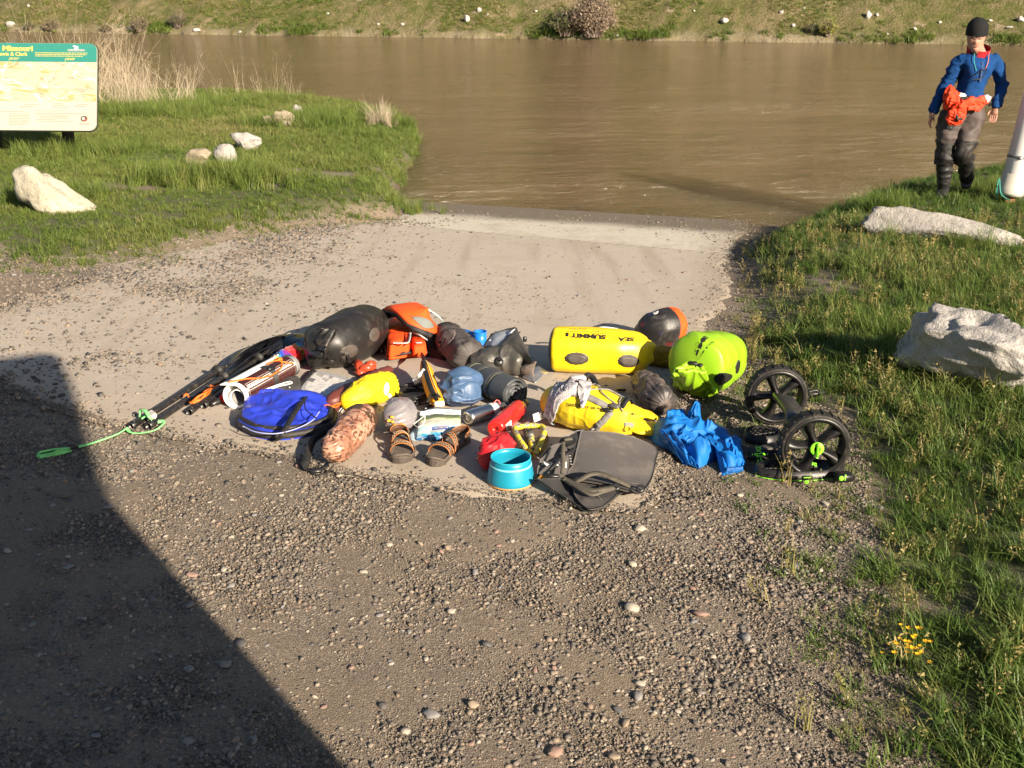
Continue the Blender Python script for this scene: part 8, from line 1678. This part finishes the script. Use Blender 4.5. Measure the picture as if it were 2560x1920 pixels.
# beanie, face details, collar
a = np.linspace(0, 2*math.pi, 40, endpoint=False); V, F = [], []; hh = np.linspace(0, 1, 18)
for h_ in hh:
    rr = (1-h_**2.9)**.5 if h_ < .999 else .03
    for x in a: V.append(hc+fs*(.100+.003*math.sin(h_*3))*rr*math.cos(x)+fd*((.112+.002*math.sin(h_*3))*rr*math.sin(x)-.016-.020*h_)+fu*(.002+.012*(1-h_)*(-math.sin(x))*-.5+.152*h_))
V = np.array(V); bn_ = part("beanie", (V, grid_faces(18, 40, True).tolist()+[[17*40+i for i in range(40)][::-1]]), beanie_m, t); part("hem", tube(np.vstack([V[:40], V[:1]]), .0035, 6, raw=True), beanie_m, bn_)
dark = M("eye_dark", (.03, .02, .018), .5, dirt=0); lip = M("lip", (.22, .085, .07), .5, dirt=0); brow = M("brow_hair", (.10, .07, .05), .8, dirt=0)
for s in (-1, 1):
    part("eye", tube([fp2(s*.018, .083, -.012), fp2(s*.030, .085, -.011), fp2(s*.043, .077, -.012)], [.002, .0046, .002], 8), dark, t); part("eyebrow", tube([fp2(s*.015, .094, .003), fp2(s*.030, .094, .006), fp2(s*.047, .080, .002)], .0038, 6), brow, t)
part("mouth", tube([fp2(-.024, .083, -.076), fp2(0, .092, -.073), fp2(.024, .083, -.076)], [.002, .0048, .002], 8), lip, t)
stub = M("grey_stubble", (.36, .20, .15), .7, .1, 40)
a = np.linspace(-.45, 2*math.pi-1.1, 44); V = []
for k, h_ in enumerate((-.01, .025, .055, .085)):
    for x in a: V.append(j['neck']+np.array([.0, .012, -.035])+np.array([(.108+.014*k*.5)*math.sin(x+.0)*(1-.06*k), -(.102+.012*k*.5)*math.cos(x)*(1-.02*k), h_*(1.0-.35*math.cos(x))-.012*(math.cos(x) > .5)]))
V = np.array(V); part("collar", (np.vstack([V, V+np.array([0, 0, 0])-.0*V]), grid_faces(4, 44).tolist()), redf, t)
o_ = t.children[-1]; sm = o_.modifiers.new("thick", 'SOLIDIFY'); sm.thickness = .014; sm.offset = 0
part("placket", ribbon([j['neck']+[-.01, -.105, -.06], j['chest']+[-.005, -.140, -.02], j['chest']+[-.01, -.148, -.16]], .022, .004, up=(0, -1, 0)), M("navy_placket", (.010, .035, .12), .7), t)
cord("sunglass_cord", [j['neck']+[-.075, -.085, -.01], j['chest']+[-.09, -.135, .03], j['chest']+[-.06, -.15, -.06]], .0035, M("teal_cord", (.02, .30, .28), .5), t); cord("sunglass_cord", [j['neck']+[.06, -.09, .01], j['chest']+[.045, -.135, .02], j['chest']+[.02, -.15, -.05]], .0035, M("orange_strap_cord", (.6, .12, .03), .5), t)
gq_ = j['chest']+np.array([-.03, -.158, -.10]); part("sunglasses", join(tube([gq_+[-.06, .0, -.01], gq_+[-.02, -.004, .02], gq_+[.03, -.004, .055], gq_+[.06, .005, .065]], .004, 6), tube([gq_+[-.055, .0, -.04], gq_+[-.01, -.004, -.035], gq_+[.04, 0, -.015], gq_+[.06, 0, .06]], .004, 6)), blkpl, t)
# orange jacket tied round the waist: belongs to the clothing he wears
tie = M("tied_orange_cloth", (.62, .043, .010), .65, .08, 9, .2, 110, .003, .3, dirt=.02); wst = j['waist']+np.array([-.03, 0, -.09])
def orange(pts, r_, seed, mat=tie, nm2="tied_jacket", sq=.8):
    A = spline(pts, 36); rr = .84*np.interp(np.linspace(0, 1, 36), np.linspace(0, 1, len(r_)), r_); LL = Loft(A, rr, rr*sq, up=(0, -1, .15), n=64, m=64, wfun=lambda u, v, p: .25*fbm(p, 11, seed)+.50*(np.maximum(ridged(p+.03*fbm(p, 12, 3)[:, None], 17, seed+4), 0)**1.4-.3)+.30*(np.maximum(ridged(p, 36, seed+9), 0)**1.4-.3)); return part(nm2, LL.mesh(), mat, t)
orange([J(900, 762, -.10), J(840, 790, -.16), J(770, 800, -.19)], [.015, .04, .02], 31, sq=.5)
orange([J(930, 745, .02), J(880, 745, -.12), J(800, 755, -.18), J(720, 765, -.18)], [.02, .042, .045, .04], 2, sq=.55)
orange([J(640, 632, -.06), J(640, 690, -.12), J(650, 740, -.15), J(625, 775, -.13), J(600, 765, -.08)], [.02, .065, .075, .06, .03], 5)
orange([J(740, 760, -.19), J(710, 800, -.21), J(675, 850, -.21), J(640, 895, -.19), J(622, 905, -.17)], [.04, .065, .068, .055, .02], 9)
orange([J(735, 790, -.17), J(700, 880, -.19), J(672, 915, -.18)], [.04, .045, .03], 12)
orange([J(720, 845, -.22), J(690, 880, -.23), J(690, 900, -.22)], [.03, .045, .02], 15, boot, "jacket_cuff"); orange([J(660, 915, -.19), J(640, 940, -.19), J(625, 955, -.18)], [.035, .040, .03], 17, boot, "jacket_cuff")
orange([J(590, 745, .02), J(660, 760, -.10), J(740, 735, -.16), J(850, 745, -.13), J(935, 765, .0)], [.025, .03, .03, .03, .025], 19, boot, "waist_belt", .5)
orange([J(900, 705, -.10), J(915, 730, -.10), J(905, 755, -.09)], [.02, .036, .02], 23, M("white_glove_cloth", (.62, .60, .60), .7), "white_cloth"); orange([J(685, 690, -.12), J(720, 705, -.13), J(755, 715, -.12)], [.015, .022, .015], 25, M("white_glove_cloth", (.62, .60, .60), .7), "white_cloth", .5)
